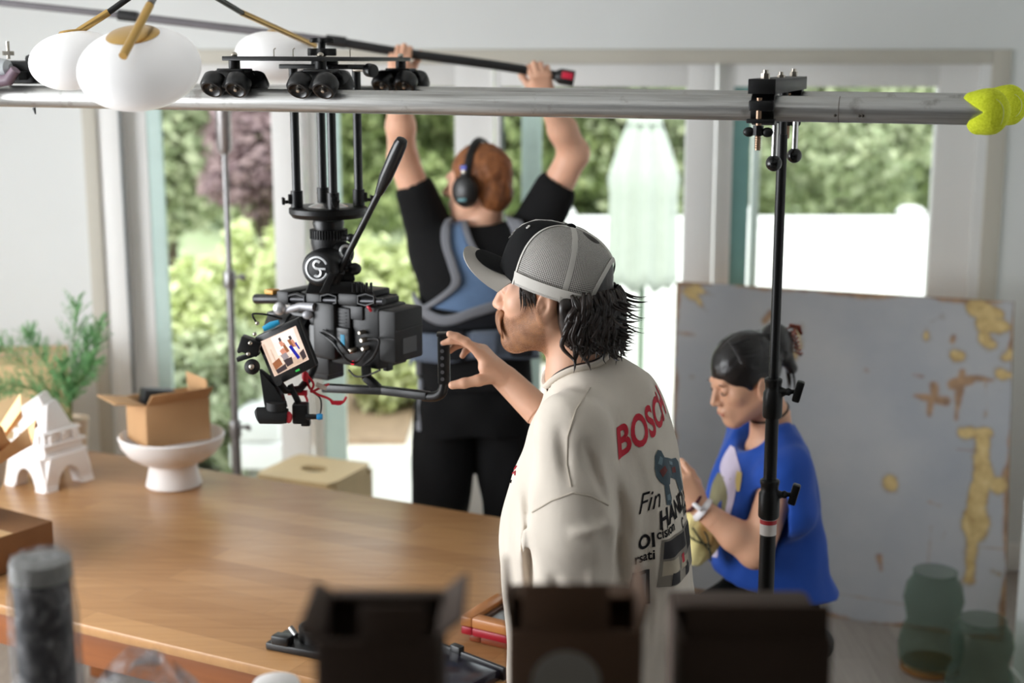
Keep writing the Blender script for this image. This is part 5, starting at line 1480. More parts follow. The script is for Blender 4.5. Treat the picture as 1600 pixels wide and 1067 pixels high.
# lens and follow-focus hidden behind the monitor
MB().lathe([(0, 0), (0.045, 0), (0.048, 0.01), (0.048, 0.05), (0.052, 0.055), (0.052, 0.10), (0.046, 0.12), (0.040, 0.115), (0, 0.11)], K(492, 522, 0.0), basis(-bx_), 36).build('lens', m_blk, cmr)
o = MB(); KB(o, 440, 488, 490, 512, 0.02, -0.02, 0.004); KB(o, 470, 565, 512, 592, 0.03, -0.03, 0.005); KB(o, 484, 508, 512, 585, 0.055, 0.0, 0.005); o.build('focus_motor', m_blk, cmr)
o = MB(); KB(o, 416, 488, 444, 508, 0.03, 0.0, 0.006); o.build('matte_box_arm', m_blk, cmr)
# lower bar and handle
yb = 0.05
def H(px, py, Y): return P(px, py, Y)
m_bar = M('handle_bar_black', C(9, 9, 10), 0.4, 0.2)
o = MB()
def flatbar(pts, w, h):
    for i in range(len(pts)-1):
        a, b = pts[i], pts[i+1]; d = (b-a).normalized(); up = Vector((0, 0, 1)); sd = d.cross(up).normalized(); u2 = sd.cross(d)
        o.box((a+b)/2, ((b-a).length + h*0.4, w, h), Matrix((d, sd, u2)).transposed(), 0.003)
yb0, yb1 = 3.17, 2.99
flatbar([H(508, 606, yb0), H(600, 610, 3.09), H(668, 618, 3.02)], 0.022, 0.018)
o.build('lower_bar', m_bar, cmr)
o = MB(); flatbar([H(572, 574, 3.12), H(573, 590, 3.11), H(590, 606, 3.10)], 0.022, 0.016); o.build('bar_strut', m_bar, cmr)
o = MB(); o.tube(bez(H(662, 619, 3.03), H(685, 622, 3.0), H(694, 618, 2.99), H(694, 596, 2.99), 10), [0.011]*11, 12); o.build('bar_elbow', m_bar, cmr)
gx0, gx1 = H(694, 600, 2.99), H(693, 522, 2.99)
g = MB().box((gx0+gx1)/2, (0.026, 0.022, (gx1-gx0).length), basis(gx1-gx0, (1, 0, 0)), 0.004).build('side_handle', m_bar, cmr)
MB().box(gx1, (0.030, 0.026, 0.008), basis(gx1-gx0, (1, 0, 0)), 0.003).build('handle_cap', m_blk, g)
for k in range(6):
    q = gx0 + (gx1-gx0)*(0.12+0.14*k); MB().cyl(q + Vector((-0.003, -0.0115, 0)), q + Vector((-0.003, -0.0105, 0)), 0.0042, n=16).build('threaded_hole', M('hole_rim', C(92, 92, 96), 0.4, 0.4), g)
# cables
m_redc = M('red_cable', C(204, 30, 52), 0.45); m_blc = M('black_cable', C(14, 14, 15), 0.45)
def cable(nm, pts, r, mat): MB().tube(spline(pts, 7), r, 8).build(nm, mat, cmr)
cable('black_cable', [K(500, 520, 0.072), K(520, 535, 0.085), K(540, 560, 0.08), K(556, 566, 0.06), K(572, 548, 0.06)], 0.0028, m_blc)
cable('black_cable', [K(505, 516, 0.075), K(524, 528, 0.09), K(546, 552, 0.075)], 0.0028, m_blc)
cable('black_cable', [K(575, 530, 0.06), K(592, 532, 0.075), K(585, 555, 0.07), K(568, 572, 0.06)], 0.003, m_blc)
cable('black_cable', [H(545, 578, 3.12), H(556, 588, 3.10), H(575, 586, 3.08), H(594, 578, 3.06)], 0.0022, m_blc)
cable('black_cable', [H(440, 498, 3.02), H(420, 492, 3.0), H(398, 490, 3.0), H(395, 494, 3.0), H(402, 506, 3.0)], 0.0022, m_blc)
cable('red_cable', [K(570, 474, 0.05), K(576, 480, 0.06), K(580, 486, 0.055)], 0.0035, m_redc)
cable('red_cable', [H(478, 590, 3.06), H(484, 606, 3.06), H(496, 616, 3.05), H(512, 622, 3.05), H(526, 631, 3.05), H(536, 628, 3.05), H(541, 620, 3.05)], 0.0028, m_redc)
cable('red_cable', [H(480, 586, 3.05), H(490, 600, 3.05), H(486, 612, 3.05), H(500, 606, 3.05), H(514, 600, 3.06)], 0.0026, m_redc)
cable('red_cable', [H(455, 650, 3.05), H(470, 640, 3.05), H(480, 628, 3.05), H(474, 614, 3.05), H(462, 604, 3.05)], 0.0026, m_redc)
cable('black_cable', [H(488, 612, 3.06), H(500, 622, 3.06), H(502, 636, 3.06), H(500, 648, 3.06)], 0.0018, m_blc)
MB().cyl(H(450, 613, 3.05), H(480, 614, 3.05), 0.0062, n=14).build('red_plug', m_redc, cmr)
MB().ell(H(477, 588, 3.05), (0.008, 0.006, 0.012), None, 14, 10).build('red_cap', m_redc, cmr)
MB().prism([(-0.016, 0.004), (0.016, 0.004), (0.008, -0.005), (-0.012, -0.004)], 0.008, H(527, 629, 3.05), basis((0, -1, 0), (1, 0, 0)), 0.001).build('red_clip', m_redc, cmr)
MB().tube([H(494, 600, 3.05), H(502, 604, 3.05), H(510, 607, 3.05)], [0.005, 0.006, 0.004], 10).build('pale_plug', M('pale_plug', C(206, 190, 180), 0.5), cmr)

# ------------------------------------------------------------------ monitor with its bracket
MY = 2.99
ms = [P(397, 527, MY+0.02), P(465, 497, MY-0.01), P(494, 572, MY-0.01), P(429, 605, MY+0.02)]       # bezel corners, clockwise from top left
mo = thing('camera_monitor', 'tilted black on-board monitor showing a warm picture, at the left of the camera', 'monitor', (ms[0]+ms[2])/2)
mx_ = ((ms[1]-ms[0])+(ms[2]-ms[3])).normalized(); mzn = mx_.cross((ms[0]-ms[3]).normalized()).normalized()
if mzn.y > 0: mzn = -mzn
my_ = mzn.cross(mx_).normalized()
o = MB(); o.hull8([q - mzn*0.020 for q in (ms[3], ms[2], ms[1], ms[0])] + [q.copy() for q in (ms[3], ms[2], ms[1], ms[0])], 0.004); o.build('bezel', m_blk, mo)
def msp(u, v, off=0.0):
    a = ms[0]*(1-u)*(1-v) + ms[1]*u*(1-v) + ms[2]*u*v + ms[3]*(1-u)*v
    return a + mzn*off
m_scr = {}
def em(name, col, e=0.62):
    t = NT(name); em_ = t.n('Emission'); nz = t.noise(t.coord(), 60, 3); c = Vector(C(*col)[:3])
    t.l(t.ramp(nz, [(0.3, tuple(c*0.9)), (0.7, tuple(c*1.08))]), em_.inputs['Color']); em_.inputs['Strength'].default_value = e
    t.l(em_.outputs[0], t.out.inputs['Surface']); return t.m
def patch(mb, pts, off):
    bv = [mb.bm.verts.new(msp(0.09+0.82*u, 0.12+0.70*v, off)) for u, v in pts]; mb.bm.faces.new(bv)
o = MB(); patch(o, [(0, 0), (1, 0), (1, 1), (0, 1)], 0.0006); scr = o.build('screen', em('screen_warm_wall', (238, 208, 190), 1.0), mo)
def pic(nm, col, polys, off, e=1.0):
    o = MB()
    for pl in polys: patch(o, pl, off)
    o.build(nm, em('screen_'+nm, col, e), scr)
pic('bright_wall', (252, 236, 226), [[(0.28, 0.02), (0.92, 0.02), (0.9, 0.5), (0.3, 0.55)], [(0.62, 0.5), (0.8, 0.48), (0.8, 0.62), (0.62, 0.64)]], 0.0010)
pic('curtain', (206, 178, 156), [[(0.02, 0.1), (0.08, 0.1), (0.1, 0.95), (0.02, 0.98)], [(0.16, 0.3), (0.19, 0.3), (0.2, 0.7), (0.17, 0.7)], [(0.05, 0.84), (0.95, 0.72), (0.98, 0.98), (0.05, 0.99)]], 0.0012)
pic('brown_box', (150, 96, 66), [[(0.08, 0.66), (0.30, 0.60), (0.33, 0.80), (0.10, 0.86)], [(0.50, 0.30), (0.56, 0.28), (0.62, 0.55), (0.53, 0.57)], [(0.66, 0.26), (0.74, 0.26), (0.8, 0.5), (0.7, 0.5)]], 0.0014)
pic('skin_shape', (206, 140, 116), [[(0.44, 0.22), (0.52, 0.2), (0.56, 0.34), (0.46, 0.36)], [(0.38, 0.44), (0.5, 0.4), (0.55, 0.56), (0.42, 0.62)], [(0.74, 0.3), (0.8, 0.3), (0.86, 0.5), (0.78, 0.52)]], 0.0016)
pic('blue_shape', (40, 44, 150), [[(0.64, 0.44), (0.72, 0.42), (0.82, 0.84), (0.74, 0.86)], [(0.82, 0.42), (0.86, 0.40), (0.9, 0.62), (0.86, 0.62)]], 0.0018)
pic('dark_shape', (70, 60, 62), [[(0.46, 0.12), (0.52, 0.10), (0.53, 0.2), (0.47, 0.22)], [(0.72, 0.18), (0.79, 0.18), (0.8, 0.28), (0.74, 0.3)], [(0.38, 0.7), (0.62, 0.72), (0.6, 0.9), (0.42, 0.92)], [(0.1, 0.86), (0.4, 0.82), (0.4, 0.96), (0.12, 0.98)], [(0.84, 0.72), (0.98, 0.66), (0.98, 0.9), (0.86, 0.94)]], 0.0020)
pic('grey_shape', (150, 140, 142), [[(0.36, 0.56), (0.52, 0.54), (0.56, 0.7), (0.4, 0.72)]], 0.0022)
for u in (0.42, 0.62):
    pass
MB().box(msp(0.60, 0.91, 0.0006), (0.010, 0.004, 0.0012), Matrix((mx_, my_, mzn)).transposed()).build('green_indicator', em('screen_green', (70, 190, 90), 0.8), mo)
MB().tube([P(412, 514, MY), P(424, 508, MY), P(436, 503, MY)], [0.006, 0.008, 0.005], 12).build('blue_lever', M('cyan_lever', C(30, 150, 196), 0.4), mo)
o = MB().box(P(391, 540, MY+0.02), (0.045, 0.03, 0.034), Matrix.Rotation(R(20), 3, 'Y'), 0.003); o.box(P(388, 556, MY+0.02), (0.05, 0.02, 0.010), Matrix.Rotation(R(-18), 3, 'Y'), 0.002); o.box(P(382, 545, MY+0.02), (0.03, 0.02, 0.008), Matrix.Rotation(R(-20), 3, 'Y'), 0.002)
o.build('side_bracket', m_blk, mo)
MB().ell(P(394, 573, MY), 0.017, None, 22, 14).build('ball_joint', m_blk2, mo)
MB().ell(P(393, 573, MY-0.017), 0.006, None, 14, 10).build('ball_screw', m_steel, mo)
for (x, y) in ((391, 536), (398, 522), (402, 505), (388, 553)):
    MB().ell(P(x, y, MY-0.01), 0.0045, None, 12, 8).build('bracket_screw', m_steel, mo)
o = MB(); o.hull8([P(414, 640, MY), P(450, 636, MY), P(450, 636, MY+0.04), P(414, 640, MY+0.04), P(404, 575, MY+0.02), P(430, 604, MY+0.02), P(440, 598, MY+0.05), P(408, 575, MY+0.05)], 0.004); o.build('lower_arm', m_blk, mo)
o = MB().cyl(P(432, 640, MY), P(432, 628, MY), 0.022, n=20); o.build('arm_collar', m_blk2, mo)
o = MB().tube([P(401, 650, MY), P(404, 649, MY), P(440, 649, MY), P(449, 650, MY)], [0.013, 0.0185, 0.0190, 0.016], 20); o.build('transmitter_tube', M('matte_black', C(12, 12, 13), 0.75), mo)
MB().ell(P(451, 652, MY), (0.008, 0.012, 0.013), None, 16, 12).build('red_tip', M('red_plastic', C(220, 56, 70), 0.45), mo)
o = MB().box(P(470, 645, MY+0.02), (0.034, 0.03, 0.045), None, 0.004); o.cyl(P(478, 651, MY), P(496, 651, MY), 0.006, n=12); o.box(P(462, 620, MY+0.03), (0.012, 0.012, 0.06), Matrix.Rotation(R(-24), 3, 'Y'), 0.002); o.box(P(478, 660, MY+0.02), (0.02, 0.02, 0.014), None, 0.003)
o.build('receiver_block', m_blk, mo)
MB().tube([P(495, 651, MY), P(499, 651, MY), P(504, 651, MY)], [0.0062, 0.0075, 0.006], 14).build('blue_tip', M('blue_tip', C(40, 140, 200), 0.4), mo)
MB().tube([P(436, 598, MY), P(446, 610, MY+0.02), P(468, 608, MY+0.05), P(486, 588, 3.10), P(492, 570, 3.16)], [0.008]*5, 10).build('mount_arm', m_satin, mo)
# ------------------------------------------------------------------ people: shared builders
def skin_mat(name, col, red=0.05):
    t = NT(name); nz = t.noise(t.coord(), 9, 5); n2 = t.noise(t.coord(), 180, 3)
    c = Vector(C(*col)[:3])
    p = t.principled(Base_Color=t.ramp(nz, [(0.3, tuple(c*0.92)), (0.7, (min(1, c.x*1.06), c.y*1.03, c.z*1.02))]), Roughness=0.5, Subsurface_Weight=0.12, Normal=t.bump(n2, 0.08, 0.001))
    p.inputs['Subsurface Radius'].default_value = (0.012, 0.005, 0.003)
    return t.m
def hair_mat(name, dark, light, rough=0.38):
    t = NT(name); g = t.n('NewGeometry'); nz = t.noise(t.coord((1, 1, 0.35)), 55, 6, 0.6)
    c1 = t.ramp(nz, [(0.3, dark), (0.7, light)]); c2 = t.ramp(g.outputs['Random Per Island'], [(0, (0.75,)*3), (1, (1.15,)*3)])
    t.principled(Base_Color=t.mix(1.0, c1, c2, 'MULTIPLY'), Roughness=rough, Normal=t.bump(nz, 0.5, 0.004))
    return t.m
def cloth_mat(name, col, var=0.04, rough=0.9):
    t = NT(name); nz = t.noise(t.coord(), 7, 4); n2 = t.noise(t.coord(), 420, 2); n3 = t.noise(t.coord(), 16, 4, 0.5, 0.6)
    c = Vector(C(*col)[:3])
    b2 = t.n('Bump'); t.l(n2, b2.inputs['Height']); b2.inputs['Strength'].default_value = 0.12; b2.inputs['Distance'].default_value = 0.001
    b1 = t.n('Bump'); t.l(n3, b1.inputs['Height']); b1.inputs['Strength'].default_value = 0.25; b1.inputs['Distance'].default_value = 0.006; t.l(b2.outputs[0], b1.inputs['Normal'])
    t.principled(Base_Color=t.ramp(nz, [(0.3, tuple(c*(1-var))), (0.7, tuple(min(1, x) for x in c*(1+var)))]), Roughness=rough, Normal=b1.outputs[0], Sheen_Weight=0.12 if max(col) > 90 else 0.0, Specular_IOR_Level=0.5 if max(col) > 90 else 0.2)
    return t.m
class Frame3:
    def __init__(s, o, f, u=(0, 0, 1)):
        s.o = Vector(o); s.f = Vector(f).normalized(); s.l = Vector(u).cross(s.f).normalized(); s.u = s.f.cross(s.l).normalized()
        s.m = Matrix((s.f, s.l, s.u)).transposed()
    def __call__(s, f, l, u): return s.o + s.f*f + s.l*l + s.u*u
def head_sdf(S, H, k_=1.0, neck=None, brow=1.0, nose=1.0, jaw=1.0, fem=False):
    "a head: H is the frame at the level of the eyes, mid skull; lengths in metres times k_"
    q = lambda f, l, u: H(f*k_, l*k_, u*k_)
    e = lambda f, l, u, r, k, op='u': S.ell(q(f, l, u), [x*k_ for x in (r if isinstance(r, tuple) else (r, r, r))], H.m, k*k_, op)
    c = lambda a, b, ra, rb, k: S.cap(q(*a), q(*b), ra*k_, rb*k_, k*k_)
    if neck is not None: S.chain(neck[0], neck[1], 0.03)
    e(-0.014, 0, 0.026, (0.096, 0.075, 0.088), 0.0)
    e(0.030, 0, -0.034, (0.064, 0.060, 0.084), 0.03)
    for s in (-1, 1):
        c((-0.006, s*0.056, -0.052), (0.074*jaw, s*0.012, -0.104), 0.020, 0.018, 0.03)
        e(0.056, s*0.043, -0.024, 0.021, 0.022)
    e(0.080*jaw, 0, -0.102, (0.017, 0.019, 0.015), 0.018)
    c((0.084, -0.030, 0.018), (0.084, 0.030, 0.018), 0.011*brow, 0.011*brow, 0.016)
    for s in (-1, 1): e(0.100, s*0.031, 0.000, (0.017, 0.015, 0.010), 0.012, 's')
    for s in (-1, 1): e(0.079, s*0.031, 0.000, (0.0125, 0.0140, 0.0115), 0.004)
    e(0.080, 0, -0.068, (0.020, 0.027, 0.024), 0.02)
    c((0.089, 0, 0.010), (0.113*nose, 0, -0.033), 0.0075, 0.0105, 0.012)
    for s in (-1, 1): e(0.101*nose, s*0.0105, -0.038, (0.011, 0.008, 0.008), 0.007)
    e(0.0985, 0, -0.0635, (0.0075, 0.020, 0.0060), 0.006); e(0.0965, 0, -0.0745, (0.0080, 0.018, 0.0065), 0.006)
    for s in (-1, 1):
        rot = (H.m @ Matrix.Rotation(R(-14), 3, 'Y')) @ Matrix.Rotation(R(18*s), 3, 'Z')
        S.ell(q(-0.010, s*0.076, -0.022), [0.019*k_, 0.0085*k_, 0.032*k_], rot, 0.006*k_)
        S.ell(q(-0.006, s*0.087, -0.020), [0.011*k_, 0.007*k_, 0.020*k_], rot, 0.004*k_, 's')
        S.ell(q(-0.002, s*0.079, -0.026), [0.005*k_, 0.005*k_, 0.007*k_], rot, 0.004*k_)
        S.ell(q(-0.003, s*0.074, -0.050), [0.008*k_, 0.006*k_, 0.009*k_], rot, 0.006*k_)
def hand_sdf(S, w, d, n, curl=(15, 20, 20, 22), spread=6, k_=1.0, thumb=((0.55, 0.85, 0.25), (0.75, 0.35, 0.55)), left=False, palm=True):
    "w wrist, d towards the knuckles, n out of the palm; right hand unless left"
    d = Vector(d).normalized(); n = Vector(n); n = (n - d*n.dot(d)).normalized(); s = d.cross(n)
    if left: s = -s
    Q = lambda a, b, c: Vector(w) + (d*a + s*b + n*c)*k_
    fl = (tuple(n), 0.62)
    if palm:
        S.cap(Q(0.0, 0, 0), Q(0.025, 0, 0), 0.026*k_, 0.030*k_, 0.012, flat=(tuple(n), 0.72))
        for b in (-0.024, -0.008, 0.008, 0.024):
            S.cap(Q(0.015, b*0.7, 0), Q(0.088-abs(b-0.006)*0.35, b, -0.002), 0.0155*k_, 0.0125*k_, 0.012)
        S.cap(Q(0.015, 0.016, 0.006), Q(0.052, 0.030, 0.010), 0.017*k_, 0.014*k_, 0.012)
    base = [(0.088, 0.0285), (0.092, 0.0095), (0.087, -0.0095), (0.077, -0.0275)]
    ln = [0.074, 0.081, 0.074, 0.058]; rr = [0.0092, 0.0095, 0.0090, 0.0080]
    for i in range(4):
        a = Q(base[i][0], base[i][1], -0.002); cs = curl[i]; cs = cs if isinstance(cs, (tuple, list)) else (cs, cs*1.2, cs*0.8)
        sp = R(spread*(1.2-0.8*i)); ang = 0
        dd0 = d*math.cos(sp) + s*math.sin(sp)
        pts = [a]; 
        for j_, fr_ in enumerate((0.47, 0.30, 0.23)):
            ang += R(cs[j_]); dirv = dd0*math.cos(ang) + n*math.sin(ang)
            pts.append(pts[-1] + dirv*ln[i]*fr_*k_)
        r0 = rr[i]*k_
        S.chain(pts, [r0*1.08, r0, r0*0.92, r0*0.80], 0.0035)
    t0 = Q(0.022, 0.022, 0.008); a1 = d*thumb[0][0] + s*thumb[0][1] + n*thumb[0][2]; a2 = d*thumb[1][0] + s*thumb[1][1] + n*thumb[1][2]
    t1_ = t0 + a1.normalized()*0.040*k_; t2_ = t1_ + (a1.normalized()*0.4+a2.normalized()*0.6).normalized()*0.032*k_; t3_ = t2_ + a2.normalized()*0.026*k_
    S.chain([t0, t1_, t2_, t3_], [0.015*k_, 0.0122*k_, 0.0108*k_, 0.0090*k_], 0.006)
def locks(name, curves, mat, parent, n=6):
    o = MB()
    for pts, r in curves:
        m = len(pts); o.tube(pts, [r*(0.55+0.45*math.sin(math.pi*min(1, 0.12+0.5*i/(m-1)*1.6)))*(1-(i/(m-1))**3*0.93) for i in range(m)], n, flat=0.55)
    return o.build(name, mat, parent, sharp=None)
def bvh_of(V, F): return BVHTree.FromPolygons([Vector(v) for v in V], [tuple(int(i) for i in f) for f in F])
def cast(bv, px, py):
    h = bv.ray_cast(Vector((0, 0, CAMH)), ray(px, py).normalized(), 30)
    return (h[0], h[1]) if h[0] is not None else (None, None)
def on_surface(bv, pix, off=0.001, m=6):
    out = []
    for i in range(len(pix)-1):
        for k in range(m):
            t = k/m; q, n = cast(bv, pix[i][0]*(1-t)+pix[i+1][0]*t, pix[i][1]*(1-t)+pix[i+1][1]*t)
            if q is not None: out.append(q + n*off)
    return out
def cam_seam(bv, pix, r, name, mat, parent, off=0.0006):
    pts = on_surface(bv, pix, off)
    if len(pts) > 2: return MB().tube(pts, r, 6).build(name, mat, parent)

# ------------------------------------------------------------------ the man with the cap
mF = Vector((-0.951, 0.309, 0)).normalized(); mLft = Vector((0, 0, 1)).cross(mF)
mX, mY = 0.168, 2.70
man = thing('person', 'person in a mesh trucker cap and cream printed t-shirt reaching for the camera handle', 'person', (mX, mY, 0))
m_skin = skin_mat('skin_tanned', (214, 166, 138))
hc = P(864, 449, 2.70)
HM = Frame3(hc, mF + Vector((0, 0, -0.03)))
sL = Vector((mX, mY, 1.405)) + mLft*0.185; sR = Vector((mX, mY, 1.415)) - mLft*0.185
elR, wrR = P(918, 716, 2.90), P(790, 592, 2.985)
elL, wrL = sL + Vector((0.005, 0.0, -0.285)), sL + Vector((-0.07, 0.02, -0.53))
nb = [HM(-0.040, 0, -0.05), P(906, 590, 2.70), Vector((mX+0.012, mY, 1.40))]
neck = (nb, [0.056, 0.060, 0.085])
# body at a coarser grid, head and hand at finer ones; they share the neck and forearm
S = SDF((mX-0.32, mY-0.36, 0.02), (mX+0.32, mY+0.40, 1.62), 0.009)
S.chain(neck[0], neck[1], 0.03)
S.loft([(0.88, mX+0.02, mY, 0.12, 0.16), (1.05, mX+0.01, mY, 0.115, 0.135), (1.25, mX, mY, 0.11, 0.135), (1.38, mX+0.01, mY, 0.085, 0.13), (1.44, mX+0.01, mY, 0.06, 0.10)], mF, 0.03)
sRb = sR + Vector((-0.02, -0.01, -0.06))
for s_, e_, w_ in ((sL, elL, wrL), (sRb, elR, wrR)):
    S.cap(Vector((mX, mY, 1.39)), s_, 0.06, 0.050, 0.04); S.cap(s_ + Vector((0, 0, -0.01)), e_, 0.042, 0.040, 0.03); S.cap(e_, w_, 0.040, 0.029, 0.02)
for s in (-1, 1):
    hp_ = Vector((mX+0.02, mY, 0.88)) + mLft*(0.09*s); kn = hp_ + mF*0.02 + Vector((0, 0, -0.42)); an = hp_ - mF*0.01 + Vector((0, 0, -0.80))
    S.chain([hp_, kn, an], [0.085, 0.058, 0.042], 0.04)
    S.cap(an + Vector((0, 0, -0.035)), an + mF*0.15 + Vector((0, 0, -0.045)), 0.036, 0.028, 0.02)
vb = S.mesh()
S = SDF(hc - Vector((0.16, 0.16, 0.22)), hc + Vector((0.16, 0.16, 0.16)), 0.0026)
head_sdf(S, HM, 1.02, neck, brow=1.2, nose=0.98, jaw=1.02)
S.plane(hc + Vector((0, 0, -0.185)), (0, 0, -1))
vh = S.mesh(); headS = S
S = SDF(wrR - Vector((0.17, 0.13, 0.14)), wrR + Vector((0.10, 0.13, 0.16)), 0.0024)
S.cap(elR, wrR, 0.043, 0.029, 0.0)
hand_sdf(S, wrR, (-0.64, 0.04, 0.70), (-0.72, 0.10, -0.64), curl=((2, 16, 10), (20, 26, 20), (30, 34, 24), (38, 40, 28)), spread=6, k_=0.98, thumb=((0.45, 0.50, 0.62), (0.50, 0.05, 0.80)))
S.plane(wrR + (elR-wrR)*0.42, (elR-wrR))
vd = S.mesh()
V, F = join(vb, vh, vd)
mb_ = mesh_np('body', V, F, m_skin, man)
# eyes, brow and moustache
m_lash = M('dark_lash', C(50, 34, 26), 0.7)
for s in (-1, 1):
    pts = [HM(0.0905-0.004*abs(a), s*(0.031+0.012*a), 0.0005+0.003*(1-a*a)) for a in (-1, -.5, 0, .5, 1)]
    MB().tube(pts, 0.0011, 6).build('eyelash', m_lash, man)
    pts = [HM(0.0945-0.007*abs(a-0.2), s*(0.032+0.018*a), 0.019+0.003*(1-a*a)) for a in (-1, -.5, 0, .5, 1)]
    MB().tube(pts, [0.0015, 0.003, 0.0032, 0.0028, 0.0012], 6, flat=0.6).build('eyebrow', hair_mat('brow_brown', C(70, 46, 30), C(104, 72, 46)), man)
m_eyew = M('eye_white', C(226, 220, 214), 0.2); m_iris = M('eye_iris', C(52, 38, 28), 0.15)
def eyes(H, par, k_=1.0, open_=1.0):
    for s in (-1, 1):
        c = H(0.0832*k_, s*0.031*k_, 0.0002)
        ew = MB().ell(c, (0.0092*k_, 0.0102*k_, 0.0052*k_*open_), H.m, 18, 12).build('eye', m_eyew, par)
        MB().ell(c + H.f*0.0066*k_, (0.0031*k_, 0.0046*k_, 0.0046*k_*open_), H.m, 14, 10).build('iris', m_iris, ew)
eyes(HM, man, 1.02)
m_mous = hair_mat('moustache_ginger', C(104, 66, 40), C(172, 118, 80), 0.5)
rg = random.Random(4); cv = []
for i in range(330):
    a = rg.uniform(-1, 1); st = HM(0.106-0.016*a*a, 0.026*a, -0.046-0.004*a*a+rg.uniform(-0.003, 0.004))
    cv.append((bez(st, st + HM.f*0.010 + HM.u*-0.004, st + HM.f*0.012 + HM.u*-0.018 + HM.l*(0.010*a), st + HM.f*(0.006-0.008*a*a) + HM.u*(-0.030-0.012*a*a-rg.uniform(0, 0.007)) + HM.l*(0.014*a+rg.uniform(-.002, .002)), 6), rg.uniform(0.0018, 0.0030)))
locks('moustache', cv, m_mous, man, 5)
# stubble: a thin hair shell over cheeks and chin, broken up by noise
t = NT('stubble_ginger'); nz = t.noise(t.coord(), 520, 2); n2 = t.noise(t.coord(), 40, 3)
pb_ = t.n('BsdfPrincipled'); t.l(t.ramp(n2, [(0.3, C(120, 78, 50)), (0.7, C(176, 124, 84))]), pb_.inputs['Base Color']); pb_.inputs['Roughness'].default_value = 0.7
tb_ = t.n('BsdfTransparent'); mx = t.n('MixShader'); at_ = t.n('Attribute'); at_.attribute_name = 'beard_mask'; t.l(t.math('MULTIPLY', at_.outputs['Fac'], t.ramp(nz, [(0.34, (0.30,)*3), (0.60, (0.92,)*3)])), mx.inputs[0])
t.l(tb_.outputs[0], mx.inputs[1]); t.l(pb_.outputs[0], mx.inputs[2]); t.l(mx.outputs[0], t.out.inputs['Surface'])
def shell(S0, off, keep):
    T = SDF.__new__(SDF); T.lo, T.h, T.n, T.ax = S0.lo, S0.h, S0.n, S0.ax; T.d = S0.d - off
    Vh, Fh = T.mesh()
    rel = Vh - np.array(HM.o); f, l, u = rel@np.array(HM.f), rel@np.array(HM.l), rel@np.array(HM.u)
    k = keep(f, np.abs(l), u); Fk = Fh[(k[Fh] > 0.01).any(1)]; ids, inv = np.unique(Fk, return_inverse=True)
    return Vh[ids], inv.reshape(-1, 4), k[ids]
sst = lambda a, b, x: np.clip((x-a)/(b-a), 0, 1)**2*(3-2*np.clip((x-a)/(b-a), 0, 1))
def beard_mask(f, l, u):
    top = np.interp(f, [-0.01, 0.012, 0.03, 0.05, 0.075, 0.11], [0.005, 0.000, -0.030, -0.052, -0.060, -0.052])
    m = sst(0.012, -0.004, u-top)*sst(-0.012, 0.004, f-np.interp(u, [-0.11, -0.06, 0.0], [0.010, -0.002, 0.014]))*sst(-0.135, -0.118, u+0.1*np.maximum(0, 0.03-f))
    lip = (1-sst(0.017, 0.022, l))*sst(0.080, 0.088, f)*(1-sst(0.008, 0.012, np.abs(u+0.069)))
    return m*(1-lip)
Vs, Fs, kk = shell(headS, 0.0011, beard_mask)
bo_ = mesh_np('beard', Vs, Fs, t.m, man)
ca_ = bo_.data.color_attributes.new('beard_mask', 'FLOAT_COLOR', 'POINT')
cc4 = np.ones((len(Vs), 4), np.float32); cc4[:, :3] = kk[:, None]; ca_.data.foreach_set('color', cc4.ravel())

# hair below the cap
m_hair = hair_mat('hair_dark_brown', C(16, 11, 9), C(44, 30, 23))
S = SDF(HM(-0.02, 0, -0.03) - Vector((0.2, 0.17, 0.17)), HM(-0.02, 0, -0.03) + Vector((0.2, 0.17, 0.17)), 0.004)
S.ell(HM(-0.020, 0, 0.024), (0.097, 0.0795, 0.092), HM.m, 0)
S.ell(HM(-0.085, 0, -0.055), (0.046, 0.068, 0.060), HM.m, 0.03); S.ell(HM(-0.062, 0, -0.095), (0.040, 0.060, 0.036), HM.m, 0.03)
for s in (-1, 1):
    S.cap(HM(-0.045, s*0.070, -0.03), HM(-0.050, s*0.062, -0.085), 0.022, 0.018, 0.02)
    S.cap(HM(0.030, s*0.064, 0.018), HM(0.022, s*0.066, -0.014), 0.013, 0.007, 0.012); S.cap(HM(-0.02, s*0.069, 0.016), HM(0.030, s*0.062, 0.014), 0.012, 0.013, 0.01)
    S.ell(HM(-0.008, s*0.084, -0.026), (0.028, 0.024, 0.040), HM.m, 0.008, 's')
S.ell(HM(0.085, 0, -0.075), (0.068, 0.10, 0.088), HM.m, 0.01, 's')
S.ell(HM(-0.014, 0, 0.040), (0.0985, 0.0795, 0.078), HM.m, 0.004)
S.waves(0.0014, 120, 3, 6, (1, 1, 0.6))
V, F = S.mesh(); hair = mesh_np('hair', V, F, m_hair, man)
rg = random.Random(11); cv = []
for i in range(430):
    ang = rg.uniform(0.04, 0.96)*math.pi      # from behind his left ear round the back to the right ear
    f_, l_ = -0.046-0.082*math.sin(ang), 0.082*math.cos(ang)
    st = HM(f_, l_, rg.uniform(-0.050, 0.004))
    out = (HM.f*(f_+0.03) + HM.l*l_).normalized(); sdv = HM.u.cross(out)
    ln_ = rg.uniform(0.05, 0.10); w1, w2 = rg.uniform(-0.020, 0.020), rg.uniform(-0.024, 0.024); fl_ = rg.uniform(-0.004, 0.020)
    pts = spline([st, st + out*0.010 - HM.u*ln_*0.28 + sdv*w1*0.5, st + out*0.006 - HM.u*ln_*0.58 + sdv*w1, st + out*(0.004+fl_*0.3) - HM.u*ln_*0.84 + sdv*w2*0.6, st + out*(0.006+fl_) - HM.u*ln_*(1.0-fl_*8) + sdv*w2], 4)
    cv.append((pts, rg.uniform(0.0026, 0.0056)))
